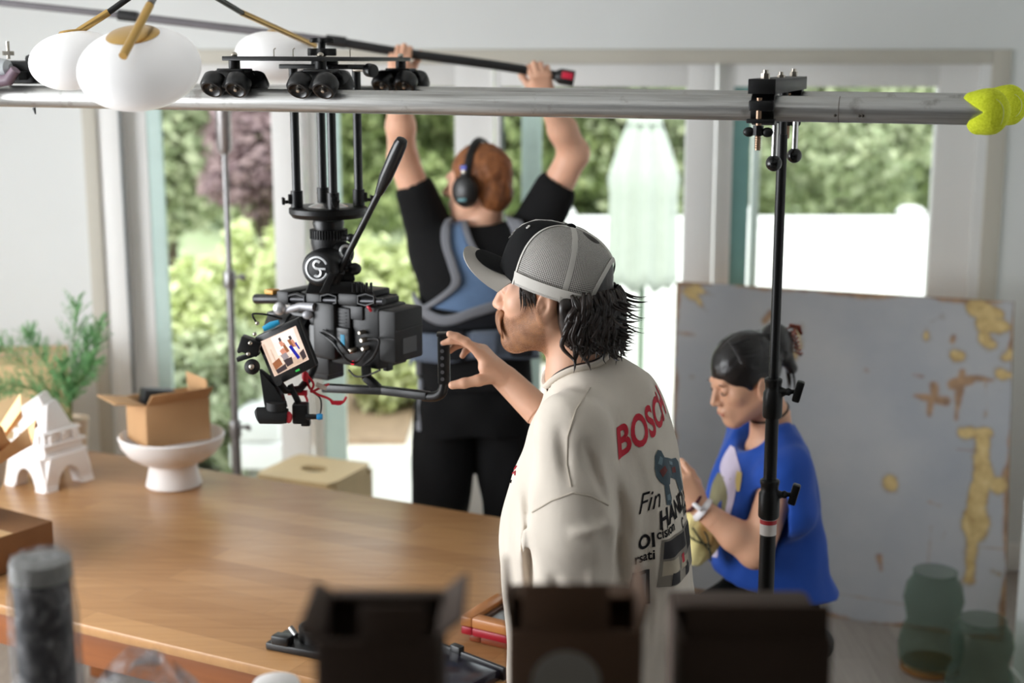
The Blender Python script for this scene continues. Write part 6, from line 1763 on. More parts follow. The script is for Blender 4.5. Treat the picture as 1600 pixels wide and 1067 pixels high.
for i in range(34):     # flicked ends standing out at the back of the neck
    l_ = rg.uniform(-0.05, 0.05); st = HM(-0.118, l_, rg.uniform(-0.075, 0.0))
    d = (-HM.f + HM.l*rg.uniform(-0.35, 0.35) - HM.u*rg.uniform(0.35, 1.0)).normalized(); L_ = rg.uniform(0.030, 0.052)
    cv.append((bez(st, st + d*L_*0.5 - HM.u*0.008, st + d*L_ - HM.u*0.004, st + d*L_*1.25 - HM.f*0.010 + HM.u*rg.uniform(-0.004, 0.014), 8), rg.uniform(0.0016, 0.0030)))
for s in (1,):
    for i in range(26):
        st = HM(0.030+rg.uniform(-0.016, 0.014), 0.071*s, 0.016+rg.uniform(-.01, .01))
        cv.append((bez(st, st - HM.u*0.014 + HM.l*0.004, st - HM.u*0.028 - HM.f*0.004, st - HM.u*rg.uniform(0.034, 0.05) + HM.f*rg.uniform(-0.012, 0.004), 6), rg.uniform(0.0012, 0.0024)))
locks('loose_hair', cv, m_hair, hair)['kind'] = 'stuff'

# trucker cap
CF = Frame3(HM(-0.012, 0, 0.034), mF + Vector((0, 0, 0.30)))       # tipped back: brim up, back down
ca, cb_, cz = 0.112, 0.089, 0.098
def crown(th, ph, off=0.0):
    "th 0 = front; ph 0 = button, 1 = rim"
    a = ph*math.pi*0.5; r = math.sin(a)**0.86; z = math.cos(a)**0.80
    k = 1.0 + off/0.1
    front = max(0, math.cos(th))
    return CF(ca*k*r*math.cos(th), cb_*k*r*math.sin(th), (cz+0.012*front*math.sin(a)**2)*k*z - 0.010)
def crown2(th, ph, off=0.0):
    if ph <= 1: return crown(th, ph, off)
    e = crown(th, 1, off); return e - CF.u*0.028*(ph-1)/0.25
cp = bpy.data.objects.new('cap', None); COL.objects.link(cp); cp.parent = man; cp.location = (0, 0, 0); cp['label'] = 'black and grey mesh trucker cap worn forwards'
m_capblk = cloth_mat('cap_black_twill', (15, 15, 16)); m_capgry = cloth_mat('cap_grey_twill', (168, 162, 154)); m_tape = cloth_mat('cap_light_tape', (206, 202, 195))
t = NT('cap_mesh')
uvn = t.n('UVMap'); sx_n = t.n('SeparateXYZ'); t.l(uvn.outputs[0], sx_n.inputs[0])
s1 = t.math('SINE', t.math('MULTIPLY', sx_n.outputs[0], 2*math.pi*200)); s2 = t.math('SINE', t.math('MULTIPLY', sx_n.outputs[1], 2*math.pi*58))
hole = t.math('GREATER_THAN', t.math('ADD', t.math('MULTIPLY', s1, 1.0), t.math('MULTIPLY', s2, 0.8)), 0.30)
pb_ = t.n('BsdfPrincipled'); pb_.inputs['Base Color'].default_value = C(196, 192, 186); pb_.inputs['Roughness'].default_value = 0.8
tb_ = t.n('BsdfTransparent'); mx = t.n('MixShader'); t.l(hole, mx.inputs[0]); t.l(pb_.outputs[0], mx.inputs[1]); t.l(tb_.outputs[0], mx.inputs[2]); t.l(mx.outputs[0], t.out.inputs['Surface'])
m_mesh = t.m
FR = R(58)
def arch_ph(th):
    d = abs(abs(th)-math.pi)
    return 1.25 if d > R(40) else 1.25 - 0.62*math.sqrt(max(0, 1-(d/R(40))**2))
def panel(name, t0, t1, mat, off=0.0, nt=40, nph=26, p0=0.03, par=None, p1=None):
    Vv, Ff, uv = [], [], []
    for i in range(nt+1):
        th = t0+(t1-t0)*i/nt; e = arch_ph(((th+math.pi) % (2*math.pi))-math.pi) if p1 is None else p1
        for j in range(nph+1):
            ph = p0+(e-p0)*j/nph; Vv.append(crown2(th, ph, off)); uv.append((th/(2*math.pi), ph))
    for i in range(nt):
        for j in range(nph):
            a = i*(nph+1)+j; Ff.append((a, a+1, a+nph+2, a+nph+1))
    o = mesh_np(name, Vv, Ff, mat, par or cp)
    ul = o.data.uv_layers.new(name='UVMap'); li = np.zeros(len(o.data.loops), np.int32); o.data.loops.foreach_get('vertex_index', li)
    ul.data.foreach_set('uv', np.array(uv, np.float32)[li].ravel())
    return o
panel('front_panel', -FR, FR, m_capblk)
panel('side_mesh_panel', FR, R(112), m_mesh); panel('back_mesh_panel', R(112), R(180), m_mesh)
panel('side_mesh_panel', -R(112), -FR, m_mesh); panel('back_mesh_panel', -R(180), -R(112), m_mesh)
def tape(name, pts, w, mat):
    g = []
    for i, p in enumerate(pts):
        tg = (pts[min(i+1, len(pts)-1)]-pts[max(i-1, 0)]).normalized(); nn = (p-CF(0, 0, 0)).normalized(); sd = tg.cross(nn).normalized()
        g.append([p - sd*w/2 + nn*0.0012, p + nn*0.0017, p + sd*w/2 + nn*0.0012])
    return MB().sheet(g, 0.0008).build(name, mat, cp)
for th, w in ((FR, 0.004), (-FR, 0.004), (R(112), 0.011), (-R(112), 0.011), (R(179), 0.010)):
    e = arch_ph(th); tape('seam_tape', [crown2(th, 0.06+(e-0.06)*i/20) for i in range(21)], w, m_tape)
for sgn in (1, -1):     # sweatband, light strip round the rim, and the binding of the rear opening
    tape('rim_band', [crown2(sgn*(FR+(R(140)-FR)*i/30), 1.13) for i in range(31)], 0.026, m_tape)
    tape('arch_binding', [crown2(sgn*(R(139)+R(41)*i/24), arch_ph(R(139)+R(41)*i/24)-0.02) for i in range(25)], 0.010, m_tape)
tape('adjust_strap', [crown2(R(138)+R(84)*i/20, 1.21) for i in range(21)], 0.016, m_capblk)
MB().ell(crown(0, 0.0) + CF.u*0.001, (0.0085, 0.0085, 0.0045), CF.m, 20, 10).build('button', m_capblk, cp)
MB().tube([crown(-FR*0 + R(a), 0.06, 0.0) + CF.u*0.001 for a in (0,)] + [crown(0.0, q, 0.001) for q in (0.2, 0.4, 0.6, 0.8, 1.0)], 0.0010, 6).build('stitch_line', m_tape, cp)
c_ = crown(R(34), 0.52, 0.0012); MB().torus(c_, 0.0035, 0.0012, basis((c_-CF(0, 0, 0)).normalized()), 16, 6).build('eyelet', m_tape, cp)
o = MB()      # small white lettering on the front panel
for i in range(3):
    for j_ in range(3):
        c_ = crown(R(10-5.5*j_-1.0*i), 0.70+0.055*i, 0.0015); nn = (c_-CF(0, 0, 0)).normalized()
        o.box(c_, (0.0060, 0.0042, 0.0006), basis(nn, CF.l))
o.build('front_lettering', m_tape, cp)
# brim
def brim(s, w, off=0.0):
    "s 0..1 across from his right to his left, w 0..1 outwards"
    th = R(-56+112*s); inner = crown2(th, 1.16, -0.001)
    x = (s-0.5)*2; L_ = 0.078*math.sqrt(max(0.0, 1-(abs(x))**4.0*0.93))
    dirv = (CF.f*1.0 + CF.l*0.22*x).normalized()
    curve = -0.040*(abs(x)**2.2)*w - 0.006*(abs(x)**2) - 0.008*w*w + 0.019*w
    return inner + dirv*L_*w + CF.u*(curve + off)
def brim_sheet(name, mat, s0, s1, w0, w1, off, th, par=cp):
    g = [[brim(s0+(s1-s0)*i/40, w0+(w1-w0)*j_/12, off) for j_ in range(13)] for i in range(41)]
    return MB().sheet(g, th).build(name, mat, par, sharp=60)
bm_ = brim_sheet('brim', m_capgry, 0, 1, 0, 1, 0, 0.004)
g = []
for i in range(33):
    s = 0.12+0.76*i/32; x = abs((s-0.5)/0.38); wm = 0.70*math.sqrt(max(0.02, 1-x**3.6))
    g.append([brim(s, wm*j_/10, 0.0026) for j_ in range(11)])
MB().sheet(g, 0.0012).build('black_brim_patch', m_capblk, bm_)

# cream t-shirt
m_cream = cloth_mat('cream_cotton', (210, 200, 187)); m_seamc = cloth_mat('cream_seam', (184, 173, 158))
S = SDF((mX-0.30, mY-0.36, 0.76), (mX+0.36, mY+0.36, 1.56), 0.0055)
def row(py, xl, xr, b, Y=2.70):
    pl_, pr_ = P(xl, py, Y), P(xr, py, Y); half = (pr_.x-pl_.x)/2; a = math.sqrt(max(0.0016, half**2-(0.309*b)**2))/0.951
    return (pl_.z, (pl_.x+pr_.x)/2, Y, a, b)
S.cap(Vector((mX+0.005, mY, 1.425)), sL + Vector((0, 0, 0.005)), 0.072, 0.066, 0.045); S.cap(Vector((mX+0.0, mY, 1.42)), sR + Vector((-0.03, -0.02, -0.06)), 0.070, 0.058, 0.045)
S.cap(P(908, 596, 2.70), Vector((mX+0.03, mY, 1.40)), 0.070, 0.10, 0.04)
# near sleeve: wide, hanging, open at the bottom; far sleeve goes forward
slv = sL + (elL-sL)*0.90 + Vector((-0.006, -0.005, 0))
S.cap(sL, sL + (elL-sL)*0.42 + Vector((0.0, -0.006, 0)), 0.070, 0.078, 0.03); S.chain([sL + (elL-sL)*0.36 + Vector((0.0, -0.010, 0)), sL + (elL-sL)*0.7 + Vector((0.0, -0.012, 0)), slv], [0.076, 0.083, 0.086], 0.006)
S.cap(sR + Vector((-0.02, -0.02, -0.07)), P(908, 700, 2.90), 0.058, 0.066, 0.03)
S.plane(slv + Vector((0, 0, -0.070)), (-0.05, 0, -1)); S.cap(slv + Vector((0, 0, -0.15)), slv + Vector((0, 0, -0.045)), 0.074, 0.066, 0.004, 's')
S.loft([(0.785, mX+0.012, mY, 0.180, 0.19), row(1040, 796, 1086, 0.185), row(960, 792, 1086, 0.185), row(880, 787, 1080, 0.185), row(800, 789, 1071, 0.185), row(740, 803, 1063, 0.18), row(690, 822, 1056, 0.17), row(645, 840, 1040, 0.145), row(610, 866, 1012, 0.10), row(588, 885, 985, 0.07)], mF, 0.03, p=2.25)
dn = (wrR-elR).normalized()
S.plane(P(905, 1000, 2.70) + Vector((0, 0, -2)), (0, 0, -1))
S.waves(0.0034, 34, 5, 6, (1, 1, 0.45)); S.waves(0.0018, 85, 8, 5, (1, 1, 0.5))
# pulled folds between sleeve and back
def folds(X, Y, Z):
    out = 0
    for (x0, z0, x1, z1, amp, wd) in FOLDS:
        dx, dz = x1-x0, z1-z0; L2 = dx*dx+dz*dz; t_ = np.clip(((X-x0)*dx+(Z-z0)*dz)/L2, 0, 1)
        dd = np.sqrt((X-x0-t_*dx)**2+(Z-z0-t_*dz)**2)
        out = out + 1.8*amp*np.exp(-(dd/wd)**2)*np.sin(math.pi*np.clip(t_, 0.02, 0.98))
    return out*(Y < mY+0.02)
FOLDS = []
def fold(px0, py0, px1, py1, amp=0.006, wd=0.010, Y=2.55):
    a, b = P(px0, py0, Y), P(px1, py1, Y); FOLDS.append((a.x, a.z, b.x, b.z, amp, wd))
fold(905, 660, 958, 800, 0.010, 0.010); fold(925, 690, 962, 830, -0.010, 0.013); fold(950, 720, 985, 850, 0.007, 0.012); fold(965, 790, 972, 930, 0.012, 0.010); fold(880, 800, 958, 790, -0.006, 0.010); fold(826, 830, 832, 960, 0.012, 0.009); fold(812, 760, 815, 900, -0.006, 0.010); fold(1000, 760, 1010, 1000, 0.006, 0.014, 2.62); fold(1040, 800, 1048, 1050, -0.007, 0.014, 2.66); fold(860, 860, 880, 930, 0.006, 0.012); fold(920, 850, 930, 930, -0.006, 0.014); fold(870, 640, 885, 740, 0.004, 0.010)
S.disp(folds)
nk0 = P(906, 594, 2.70)
S.chain([HM(-0.035, 0, -0.06), nk0, nk0 + Vector((0.002, 0, -0.03))], [0.062, 0.0655, 0.060], 0.006, 's')
V, F = S.mesh()
# open the near sleeve and drop everything below the hem
shirt = mesh_np('t_shirt', V, F, m_cream, man)
sbv = bvh_of(V, F)
# collar ring following the neck opening
ring = []
nkd = (nk0 - HM(-0.035, 0, -0.06)).normalized()
for i in range(48):
    a = 2*math.pi*i/48; rr = basis(nkd, mF)
    dv = rr @ Vector((math.cos(a), math.sin(a), 0))
    st = HM(-0.035, 0, -0.06) + nkd*0.02
    best = None
    for k in range(60):
        q = st + dv*0.069 + nkd*(k*0.004)
        loc, nrm, _, dist = sbv.find_nearest(q)
        if dist < 0.006: best = q; break
    ring.append(best if best is not None else nk0 + dv*0.069)
for _ in range(3): ring = [(ring[i-1]+ring[i]*2+ring[(i+1) % 48])/4 for i in range(48)]
o = MB(); o.tube(ring + [ring[0], ring[1]], 0.0082, 10, flat=0.75); o.build('collar', m_cream, shirt)
MB().tube([q - nkd*0.010 - (q-nk0).normalized()*0.004 for q in ring] + [ring[0] - nkd*0.010 - (ring[0]-nk0).normalized()*0.004], 0.0014, 6).build('neck_cord', m_blk, man)
cam_seam(sbv, [(922, 606), (900, 640), (887, 682), (886, 725), (894, 768)], 0.0016, 'shoulder_seam', m_seamc, shirt)
cam_seam(sbv, [(832, 800), (862, 782), (895, 770), (925, 776), (955, 792)], 0.0016, 'sleeve_seam', m_seamc, shirt)
m_red = cloth_mat('print_red', (190, 34, 54)); m_ink = cloth_mat('print_black', (34, 32, 34)); m_teal = cloth_mat('print_tool_teal', (64, 82, 92), 0.25); m_photo = cloth_mat('print_photo_grey', (130, 122, 112), 0.5); m_phd = cloth_mat('print_photo_dark', (60, 58, 60), 0.4); m_phl = cloth_mat('print_photo_light', (178, 166, 146), 0.3)
# prints lie on the shirt: laid out by distance round the back (s, from the spine towards his left) and height z
def wrap(s, z, off=0.0012):
    ang = s/0.185
    d = (-mF)*math.cos(ang) + mLft*math.sin(ang)
    h = sbv.ray_cast(Vector((mX+0.01, mY, z)) + d*0.6, -d, 1.0)
    return (h[0] + h[1]*off) if h[0] is not None else None
def print_polys(polys, mat, name, step=0.006, off=0.0012):
    "polys in (s,z); cut into small cells so that they follow the cloth"
    bm = bmesh.new()
    for pl in polys:
        vs = [bm.verts.new((x, z, 0)) for x, z in pl]
        try: bm.faces.new(vs)
        except ValueError: pass
    bmesh.ops.triangulate(bm, faces=bm.faces[:])
    xs = [v.co.x for v in bm.verts]; zs = [v.co.y for v in bm.verts]
    cut_and_wrap(bm, xs, zs, mat, name, step, off)
def cut_and_wrap(bm, xs, zs, mat, name, step, off):
    x = min(xs)+step
    while x < max(xs):
        bmesh.ops.bisect_plane(bm, geom=bm.verts[:]+bm.edges[:]+bm.faces[:], plane_co=(x, 0, 0), plane_no=(1, 0, 0)); x += step
    z = min(zs)+step
    while z < max(zs):
        bmesh.ops.bisect_plane(bm, geom=bm.verts[:]+bm.edges[:]+bm.faces[:], plane_co=(0, z, 0), plane_no=(0, 1, 0)); z += step
    dead = []
    for v in bm.verts:
        q = wrap(v.co.x, v.co.y, off)
        if q is None: dead.append(v)
        else: v.co = q
    if dead: bmesh.ops.delete(bm, geom=dead, context='VERTS')
    me = bpy.data.meshes.new(name); bm.to_mesh(me); bm.free()
    return finish(name, me, mat, shirt, True, None)
def print_text(txt, s0, z0, h, w=None, bold=0.0, shear=0.0, slope=0.0, mat=None, name='print_lettering', step=0.008):
    cu = bpy.data.curves.new('lettering', 'FONT'); cu.body = txt; cu.size = 1.0; cu.offset = bold; cu.shear = shear; cu.resolution_u = 4; cu.fill_mode = 'FRONT'
    ob = bpy.data.objects.new('lettering', cu); COL.objects.link(ob)
    dg = bpy.context.evaluated_depsgraph_get(); dg.update(); me = bpy.data.meshes.new_from_object(ob.evaluated_get(dg))
    bpy.data.objects.remove(ob); bpy.data.curves.remove(cu)
    bm = bmesh.new(); bm.from_mesh(me); bpy.data.meshes.remove(me)
    xs = [v.co.x for v in bm.verts]; ys = [v.co.y for v in bm.verts]; x0, x1, y0, y1 = min(xs), max(xs), min(ys), max(ys)
    sy = h/(y1-y0); sx = sy if w is None else w/(x1-x0)
    for v in bm.verts:
        xx, yy = (v.co.x-x0)*sx, (v.co.y-y0)*sy
        v.co = (s0 - xx, z0 + yy + slope*xx, 0)      # letters run from his left towards his right
    return cut_and_wrap(bm, [v.co.x for v in bm.verts], [v.co.y for v in bm.verts], mat, name, step, 0.0012)
#PRINTS
S0 = 0.215
print_text('BOSCH', S0, 1.350, 0.055, 0.225, 0.03, 0, 0.24, m_red, 'red_print_word')
m_teal2 = cloth_mat('print_tool_light', (110, 132, 142), 0.3); m_rust = cloth_mat('print_tool_red', (112, 44, 40), 0.3)
print_polys([[(0.122, 1.320), (0.116, 1.343), (0.102, 1.352), (0.088, 1.348), (0.078, 1.334), (0.054, 1.328), (0.024, 1.320), (-0.006, 1.316), (-0.018, 1.306), (-0.018, 1.278), (0.004, 1.274), (0.034, 1.284), (0.056, 1.290), (0.064, 1.280), (0.086, 1.280), (0.106, 1.292), (0.118, 1.304)], [(0.092, 1.284), (0.072, 1.286), (0.066, 1.254), (0.074, 1.242), (0.092, 1.246)], [(0.016, 1.280), (-0.016, 1.280), (-0.026, 1.254), (0.006, 1.248)]], m_teal, 'tool_print')
for pl in ([(0.110, 1.328), (0.098, 1.340), (0.088, 1.334), (0.096, 1.322)], [(0.052, 1.322), (0.024, 1.314), (0.024, 1.308), (0.052, 1.315)], [(0.088, 1.264), (0.074, 1.264), (0.074, 1.252), (0.087, 1.254)]):
    print_polys([pl], m_teal2, 'tool_highlight', off=0.0018)
for pl in ([(0.106, 1.314), (0.084, 1.320), (0.074, 1.308), (0.098, 1.300)], [(0.034, 1.304), (0.008, 1.302), (0.008, 1.290), (0.032, 1.294)]):
    print_polys([pl], m_rust, 'tool_red_mark', off=0.0018)
print_text('Fin', 0.172, 1.243, 0.036, None, 0.0, 0.35, 0.10, m_ink, 'print_lettering')
print_text('HAND N', 0.122, 1.206, 0.034, 0.18, 0.035, 0.1, 0.10, m_ink, 'print_lettering')
print_text('cision', 0.130, 1.188, 0.018, None, 0.02, 0.0, 0.10, m_ink, 'print_lettering')
print_text('OI', 0.172, 1.172, 0.028, None, 0.03, 0.0, 0.10, m_ink, 'print_lettering')
print_text('C', 0.035, 1.184, 0.022, None, 0.03, 0.0, 0.0, m_ink, 'print_lettering')
print_text('nce', 0.0, 1.200, 0.02, None, 0.03, 0.0, 0.0, m_ink, 'print_lettering')
print_text('rsati', 0.180, 1.148, 0.018, None, 0.02, 0.0, 0.10, m_ink, 'print_lettering')
print_polys([[(0.135, 1.098), (-0.050, 1.098), (-0.050, 1.186), (0.120, 1.186)]], m_photo, 'photo_print')
print_polys([[(0.120, 1.150), (0.030, 1.154), (0.030, 1.182), (0.115, 1.182)], [(0.015, 1.138), (-0.050, 1.138), (-0.050, 1.182), (0.015, 1.180)], [(0.110, 1.100), (0.085, 1.100), (0.080, 1.120), (0.105, 1.122)], [(0.050, 1.100), (0.020, 1.100), (0.020, 1.128), (0.045, 1.123)]], m_phd, 'photo_print', off=0.0018)
print_polys([[(0.125, 1.118), (0.080, 1.123), (0.078, 1.146), (0.120, 1.146)], [(0.070, 1.118), (0.010, 1.118), (0.010, 1.136), (0.065, 1.140)]], m_phl, 'photo_print', off=0.0018)
print_polys([[(0.062, 1.128), (0.050, 1.128), (0.050, 1.146), (0.062, 1.144)]], m_red, 'photo_print', off=0.0022)
print_polys([[(0.195, 1.066), (0.145, 1.066), (0.145, 1.133), (0.185, 1.133)]], m_phd, 'photo_print', off=0.0012)
print_polys([[(0.187, 1.080), (0.155, 1.080), (0.153, 1.126), (0.181, 1.126)]], cloth_mat('print_screen_grey', (120, 124, 128), 0.2), 'photo_print', off=0.0018)
# chest print, seen edge-on
def chest(pix, mat, nm): 
    o = MB()
    for a in pix:
        pts = on_surface(sbv, a, 0.001, 3)
        if len(pts) > 2: o.tube(pts, 0.0022, 5, flat=0.4)
    o.build(nm, mat, shirt)
chest([[(806, 722), (801, 730), (800, 742)], [(800, 742), (806, 736), (805, 746)], [(808, 728), (803, 736)]], m_red, 'chest_print')
chest([[(797, 748), (795, 756)], [(800, 750), (798, 757)]], m_ink, 'chest_print')
# trousers and shoes
S = SDF((mX-0.26, mY-0.30, 0.0), (mX+0.28, mY+0.30, 0.95), 0.009)
S.loft([(0.76, mX+0.02, mY, 0.13, 0.162), (0.88, mX+0.02, mY, 0.125, 0.150)], mF, 0.02)
for s in (-1, 1):
    hp_ = Vector((mX+0.02, mY, 0.80)) + mLft*(0.082*s); kn = hp_ + mF*0.02 + Vector((0, 0, -0.36)); an = hp_ - mF*0.01 + Vector((0, 0, -0.72))
    S.chain([hp_, kn, an], [0.084, 0.078, 0.070], 0.03)
S.waves(0.003, 40, 2)
V, F = S.mesh(); mesh_np('trousers', V, F, cloth_mat('charcoal_trousers', (62, 62, 66)), man)
for s in (-1, 1):
    an = Vector((mX+0.02, mY, 0.06)) + mLft*(0.095*s)
    S = SDF(an - Vector((0.24, 0.2, 0.06)), an + Vector((0.16, 0.2, 0.10)), 0.007)
    S.cap(an + mF*-0.05 + Vector((0, 0, -0.01)), an + mF*0.16 + Vector((0, 0, -0.018)), 0.052, 0.043, 0.02); S.cap(an + Vector((0, 0, 0.0)), an + Vector((0, 0, 0.05)), 0.052, 0.05, 0.02)
    S.plane((0, 0, 0.002), (0, 0, -1))
    V, F = S.mesh(); mesh_np('shoe', V, F, m_blk2, man)
# ------------------------------------------------------------------ the man in black holding up the boom pole
rX, rY = -0.125, 4.62
rF = Vector((-0.06, 1.0, 0)).normalized(); rL = Vector((0, 0, 1)).cross(rF)      # his left is towards -x
rm = thing('person', 'person in black with ginger hair and headphones, seen from behind with both arms raised', 'person', (rX, rY, 0))
m_skin2 = skin_mat('skin_fair', (226, 176, 148))
hc2 = P(747, 284, 4.62)
H2 = Frame3(hc2, (-0.90, 0.43, -0.06))
def RJ(px, py, Y): return P(px, py, Y)
shl, shr = RJ(684, 392, 4.64), RJ(822, 386, 4.60)
ell_, elr = RJ(629, 246, 4.60), RJ(897, 240, 4.56)
hl, hr = RJ(628, 82, 4.42), RJ(838, 112, 4.42)
wl, wr_ = RJ(622, 122, 4.45), RJ(852, 146, 4.46)
nb2 = [H2(-0.035, 0, -0.05), RJ(752, 352, 4.63), Vector((rX+0.01, rY, 1.50))]
neck2 = (nb2, [0.056, 0.060, 0.085])
S = SDF((rX-0.42, rY-0.32, 0.0), (rX+0.46, rY+0.32, 2.16), 0.0085)
S.chain(neck2[0], neck2[1], 0.03)
S.loft([(0.92, rX, rY, 0.115, 0.165), (1.08, rX, rY, 0.105, 0.150), (1.25, rX, rY, 0.11, 0.145), (1.42, rX+0.01, rY, 0.10, 0.145), (1.50, rX+0.015, rY, 0.07, 0.12)], rF, 0.03)
for s_, e_, w_ in ((shl, ell_, wl), (shr, elr, wr_)):
    S.cap(Vector((rX+0.01, rY, 1.42)), s_, 0.060, 0.056, 0.04); S.cap(s_, e_, 0.056, 0.048, 0.03); S.cap(e_, e_+(w_-e_)*0.4, 0.047, 0.045, 0.02); S.cap(e_+(w_-e_)*0.4, w_, 0.045, 0.030, 0.02)
legs2 = []
for s in (-1, 1):
    hp_ = Vector((rX, rY, 0.93)) + rL*(-0.09*s); kn = hp_ + Vector((0, 0.02, -0.43)) - rL*(0.035*s); an = hp_ + Vector((0, -0.02, -0.85)) - rL*(0.06*s)
    legs2.append((hp_, kn, an)); S.chain([hp_, kn, an], [0.088, 0.060, 0.045], 0.04)
    S.cap(an + Vector((0, -0.03, -0.04)), an + Vector((0, 0.14, -0.05)), 0.036, 0.028, 0.02)
vb = S.mesh()
S = SDF(hc2 - Vector((0.16, 0.16, 0.20)), hc2 + Vector((0.16, 0.16, 0.15)), 0.0032)
head_sdf(S, H2, 1.03, neck2, nose=1.04, brow=1.2); S.plane(hc2 + Vector((0, 0, -0.165)), (0, 0, -1))
vh = S.mesh(); head2 = S
bd = (bp[7]-bp[5]).normalized()        # along the boom, to the right
parts_ = [vb, vh]
for (h_, w_, e_, lf) in ((hl, wl, ell_, True), (hr, wr_, elr, False)):
    S = SDF(h_ - Vector((0.12, 0.10, 0.13)), h_ + Vector((0.12, 0.13, 0.11)), 0.0032)
    S.cap(e_+(w_-e_)*0.4, w_, 0.045, 0.030, 0.0)
    d = (h_ + Vector((0, -0.012, 0.012)) - w_).normalized()
    # palm against the near side of the pole, fingers over the top and down behind it
    hand_sdf(S, w_ + Vector((0, -0.018, -0.010)), d + Vector((0, -0.10, 0.35)), Vector((0, 1.0, -0.05)), curl=((62, 70, 45),)*4, spread=2, k_=0.95, thumb=((0.5, 0.5, 0.5), (0.5, 0.15, 0.8)), left=lf)
    S.plane(e_+(w_-e_)*0.62, e_-w_)
    parts_.append(S.mesh())
V, F = join(*parts_)
mesh_np('body', V, F, m_skin2, rm)
eyes(H2, rm, 1.03)
m_ging = hair_mat('hair_ginger', C(106, 60, 30), C(172, 108, 60), 0.6)
S = SDF(H2(0, 0, 0.02) - Vector((0.15, 0.15, 0.15)), H2(0, 0, 0.02) + Vector((0.15, 0.15, 0.15)), 0.0036)
S.ell(H2(-0.016, 0, 0.030), (0.104, 0.082, 0.096), H2.m, 0)
S.ell(H2(-0.055, 0, -0.040), (0.062, 0.068, 0.062), H2.m, 0.02)
S.ell(H2(0.105, 0, -0.055), (0.085, 0.12, 0.105), H2.m, 0.012, 's')
for s in (-1, 1): S.ell(H2(-0.008, s*0.082, -0.020), (0.022, 0.022, 0.038), H2.m, 0.008, 's')
S.waves(0.0016, 200, 2); V, F = S.mesh(); mesh_np('hair', V, F, m_ging, rm)
# headphones worn over the head
ph_ = thing('headphones', 'black over-ear headphones on the ginger-haired man', 'headphones', H2(0, 0, 0.12))
pts = []
for i in range(25):
    a = math.pi*(i/24) ; pts.append(H2(-0.006-0.012*math.sin(a), 0.100*math.cos(a), -0.012+0.148*math.sin(a)))
MB().tube(pts, 0.0125, 10, flat=0.45).build('headband', m_blk, ph_)
for s in (-1, 1):
    c = H2(-0.004, s*0.106, -0.022); rot = basis(H2.l*s, H2.u)
    MB().lathe([(0, 0.020), (0.024, 0.019), (0.034, 0.010), (0.037, -0.004), (0.037, -0.016), (0.026, -0.022), (0, -0.022)], c, rot, 30, sx=1.45, sy=1.18).build('ear_cup', m_blk, ph_)
    o = MB().box(H2(-0.004, s*0.104, 0.040), (0.020, 0.008, 0.044), H2.m, 0.002); o.build('slider', m_blk, ph_)
    MB().box(H2(-0.006, s*0.109, 0.052), (0.022, 0.003, 0.014), H2.m, 0.001).build('blue_band', M('headphone_blue', C(60, 70, 170), 0.4), ph_)
    MB().ell(H2(-0.006, s*0.110, 0.040), (0.009, 0.003, 0.006), H2.m, 14, 8).build('silver_dot', m_steel, ph_)
    MB().box(H2(-0.004, s*0.127, -0.048), (0.030, 0.003, 0.010), H2.m, 0.001).build('teal_band', M('headphone_teal', C(50, 110, 116), 0.4), ph_)
# black t-shirt
m_blkc = cloth_mat('black_cotton', (20, 20, 21)); m_blkp = cloth_mat('black_trouser', (16, 16, 17))
def prow(py, xl, xr, a, Y=4.62):
    pl_, pr_ = P(xl, py, Y), P(xr, py, Y); return (pl_.z, (pl_.x+pr_.x)/2, Y, a, (pr_.x-pl_.x)/2)
S = SDF((rX-0.36, rY-0.26, 0.90), (rX+0.42, rY+0.26, 1.84), 0.0065)
S.loft([prow(600, 654, 832, 0.135), prow(560, 654, 830, 0.135), prow(500, 655, 828, 0.135), prow(450, 650, 832, 0.14), prow(405, 648, 846, 0.135), prow(372, 662, 834, 0.105), prow(352, 690, 812, 0.08)], rF, 0.03)
tS = lambda s_, e_, q: s_ + (e_-s_)*q
for s_, e_, q in ((shl, ell_, 0.62), (shr, elr, 0.60)):
    S.cap(Vector((rX+0.01, rY, 1.44)), s_, 0.085, 0.082, 0.06); S.cap(s_, tS(s_, e_, q), 0.083, 0.068, 0.03)
    u_ = (e_-s_).normalized(); S.cap(tS(s_, e_, q) - u_*0.005, tS(s_, e_, q) + u_*0.10, 0.050, 0.060, 0.004, 's')
    nrm = np.array(u_); p0_ = np.array(tS(s_, e_, q) + u_*0.012)
S.chain([H2(-0.035, 0, -0.05), nb2[1], nb2[1] + Vector((0, 0, -0.03))], [0.066, 0.068, 0.060], 0.006, 's')
S.waves(0.004, 30, 9, 6, (1, 1, 0.6)); V, F = S.mesh(); tsh = mesh_np('t_shirt', V, F, m_blkc, rm)
tbv = bvh_of(V, F)
S = SDF((rX-0.34, rY-0.24, 0.02), (rX+0.34, rY+0.24, 1.06), 0.008)
S.loft([(0.86, rX, rY, 0.135, 0.185), (0.96, rX, rY, 0.135, 0.185), (1.04, rX, rY, 0.125, 0.175)], rF, 0.02)
for hp_, kn, an in legs2: S.chain([hp_, kn, an], [0.112, 0.092, 0.088], 0.012)
S.waves(0.005, 34, 4); S.plane((0, 0, 0.05), (0, 0, -1)); V, F = S.mesh(); mesh_np('trousers', V, F, m_blkp, rm)
for hp_, kn, an in legs2:
    S = SDF(an - Vector((0.12, 0.16, 0.09)), an + Vector((0.12, 0.24, 0.08)), 0.007)
    S.cap(an + Vector((0, -0.04, -0.035)), an + Vector((0, 0.15, -0.042)), 0.048, 0.040, 0.02); S.cap(an + Vector((0, 0, -0.03)), an + Vector((0, 0, 0.03)), 0.05, 0.05, 0.02)
    S.plane((0, 0, 0.002), (0, 0, -1)); V, F = S.mesh(); mesh_np('shoe', V, F, m_blk2, rm)
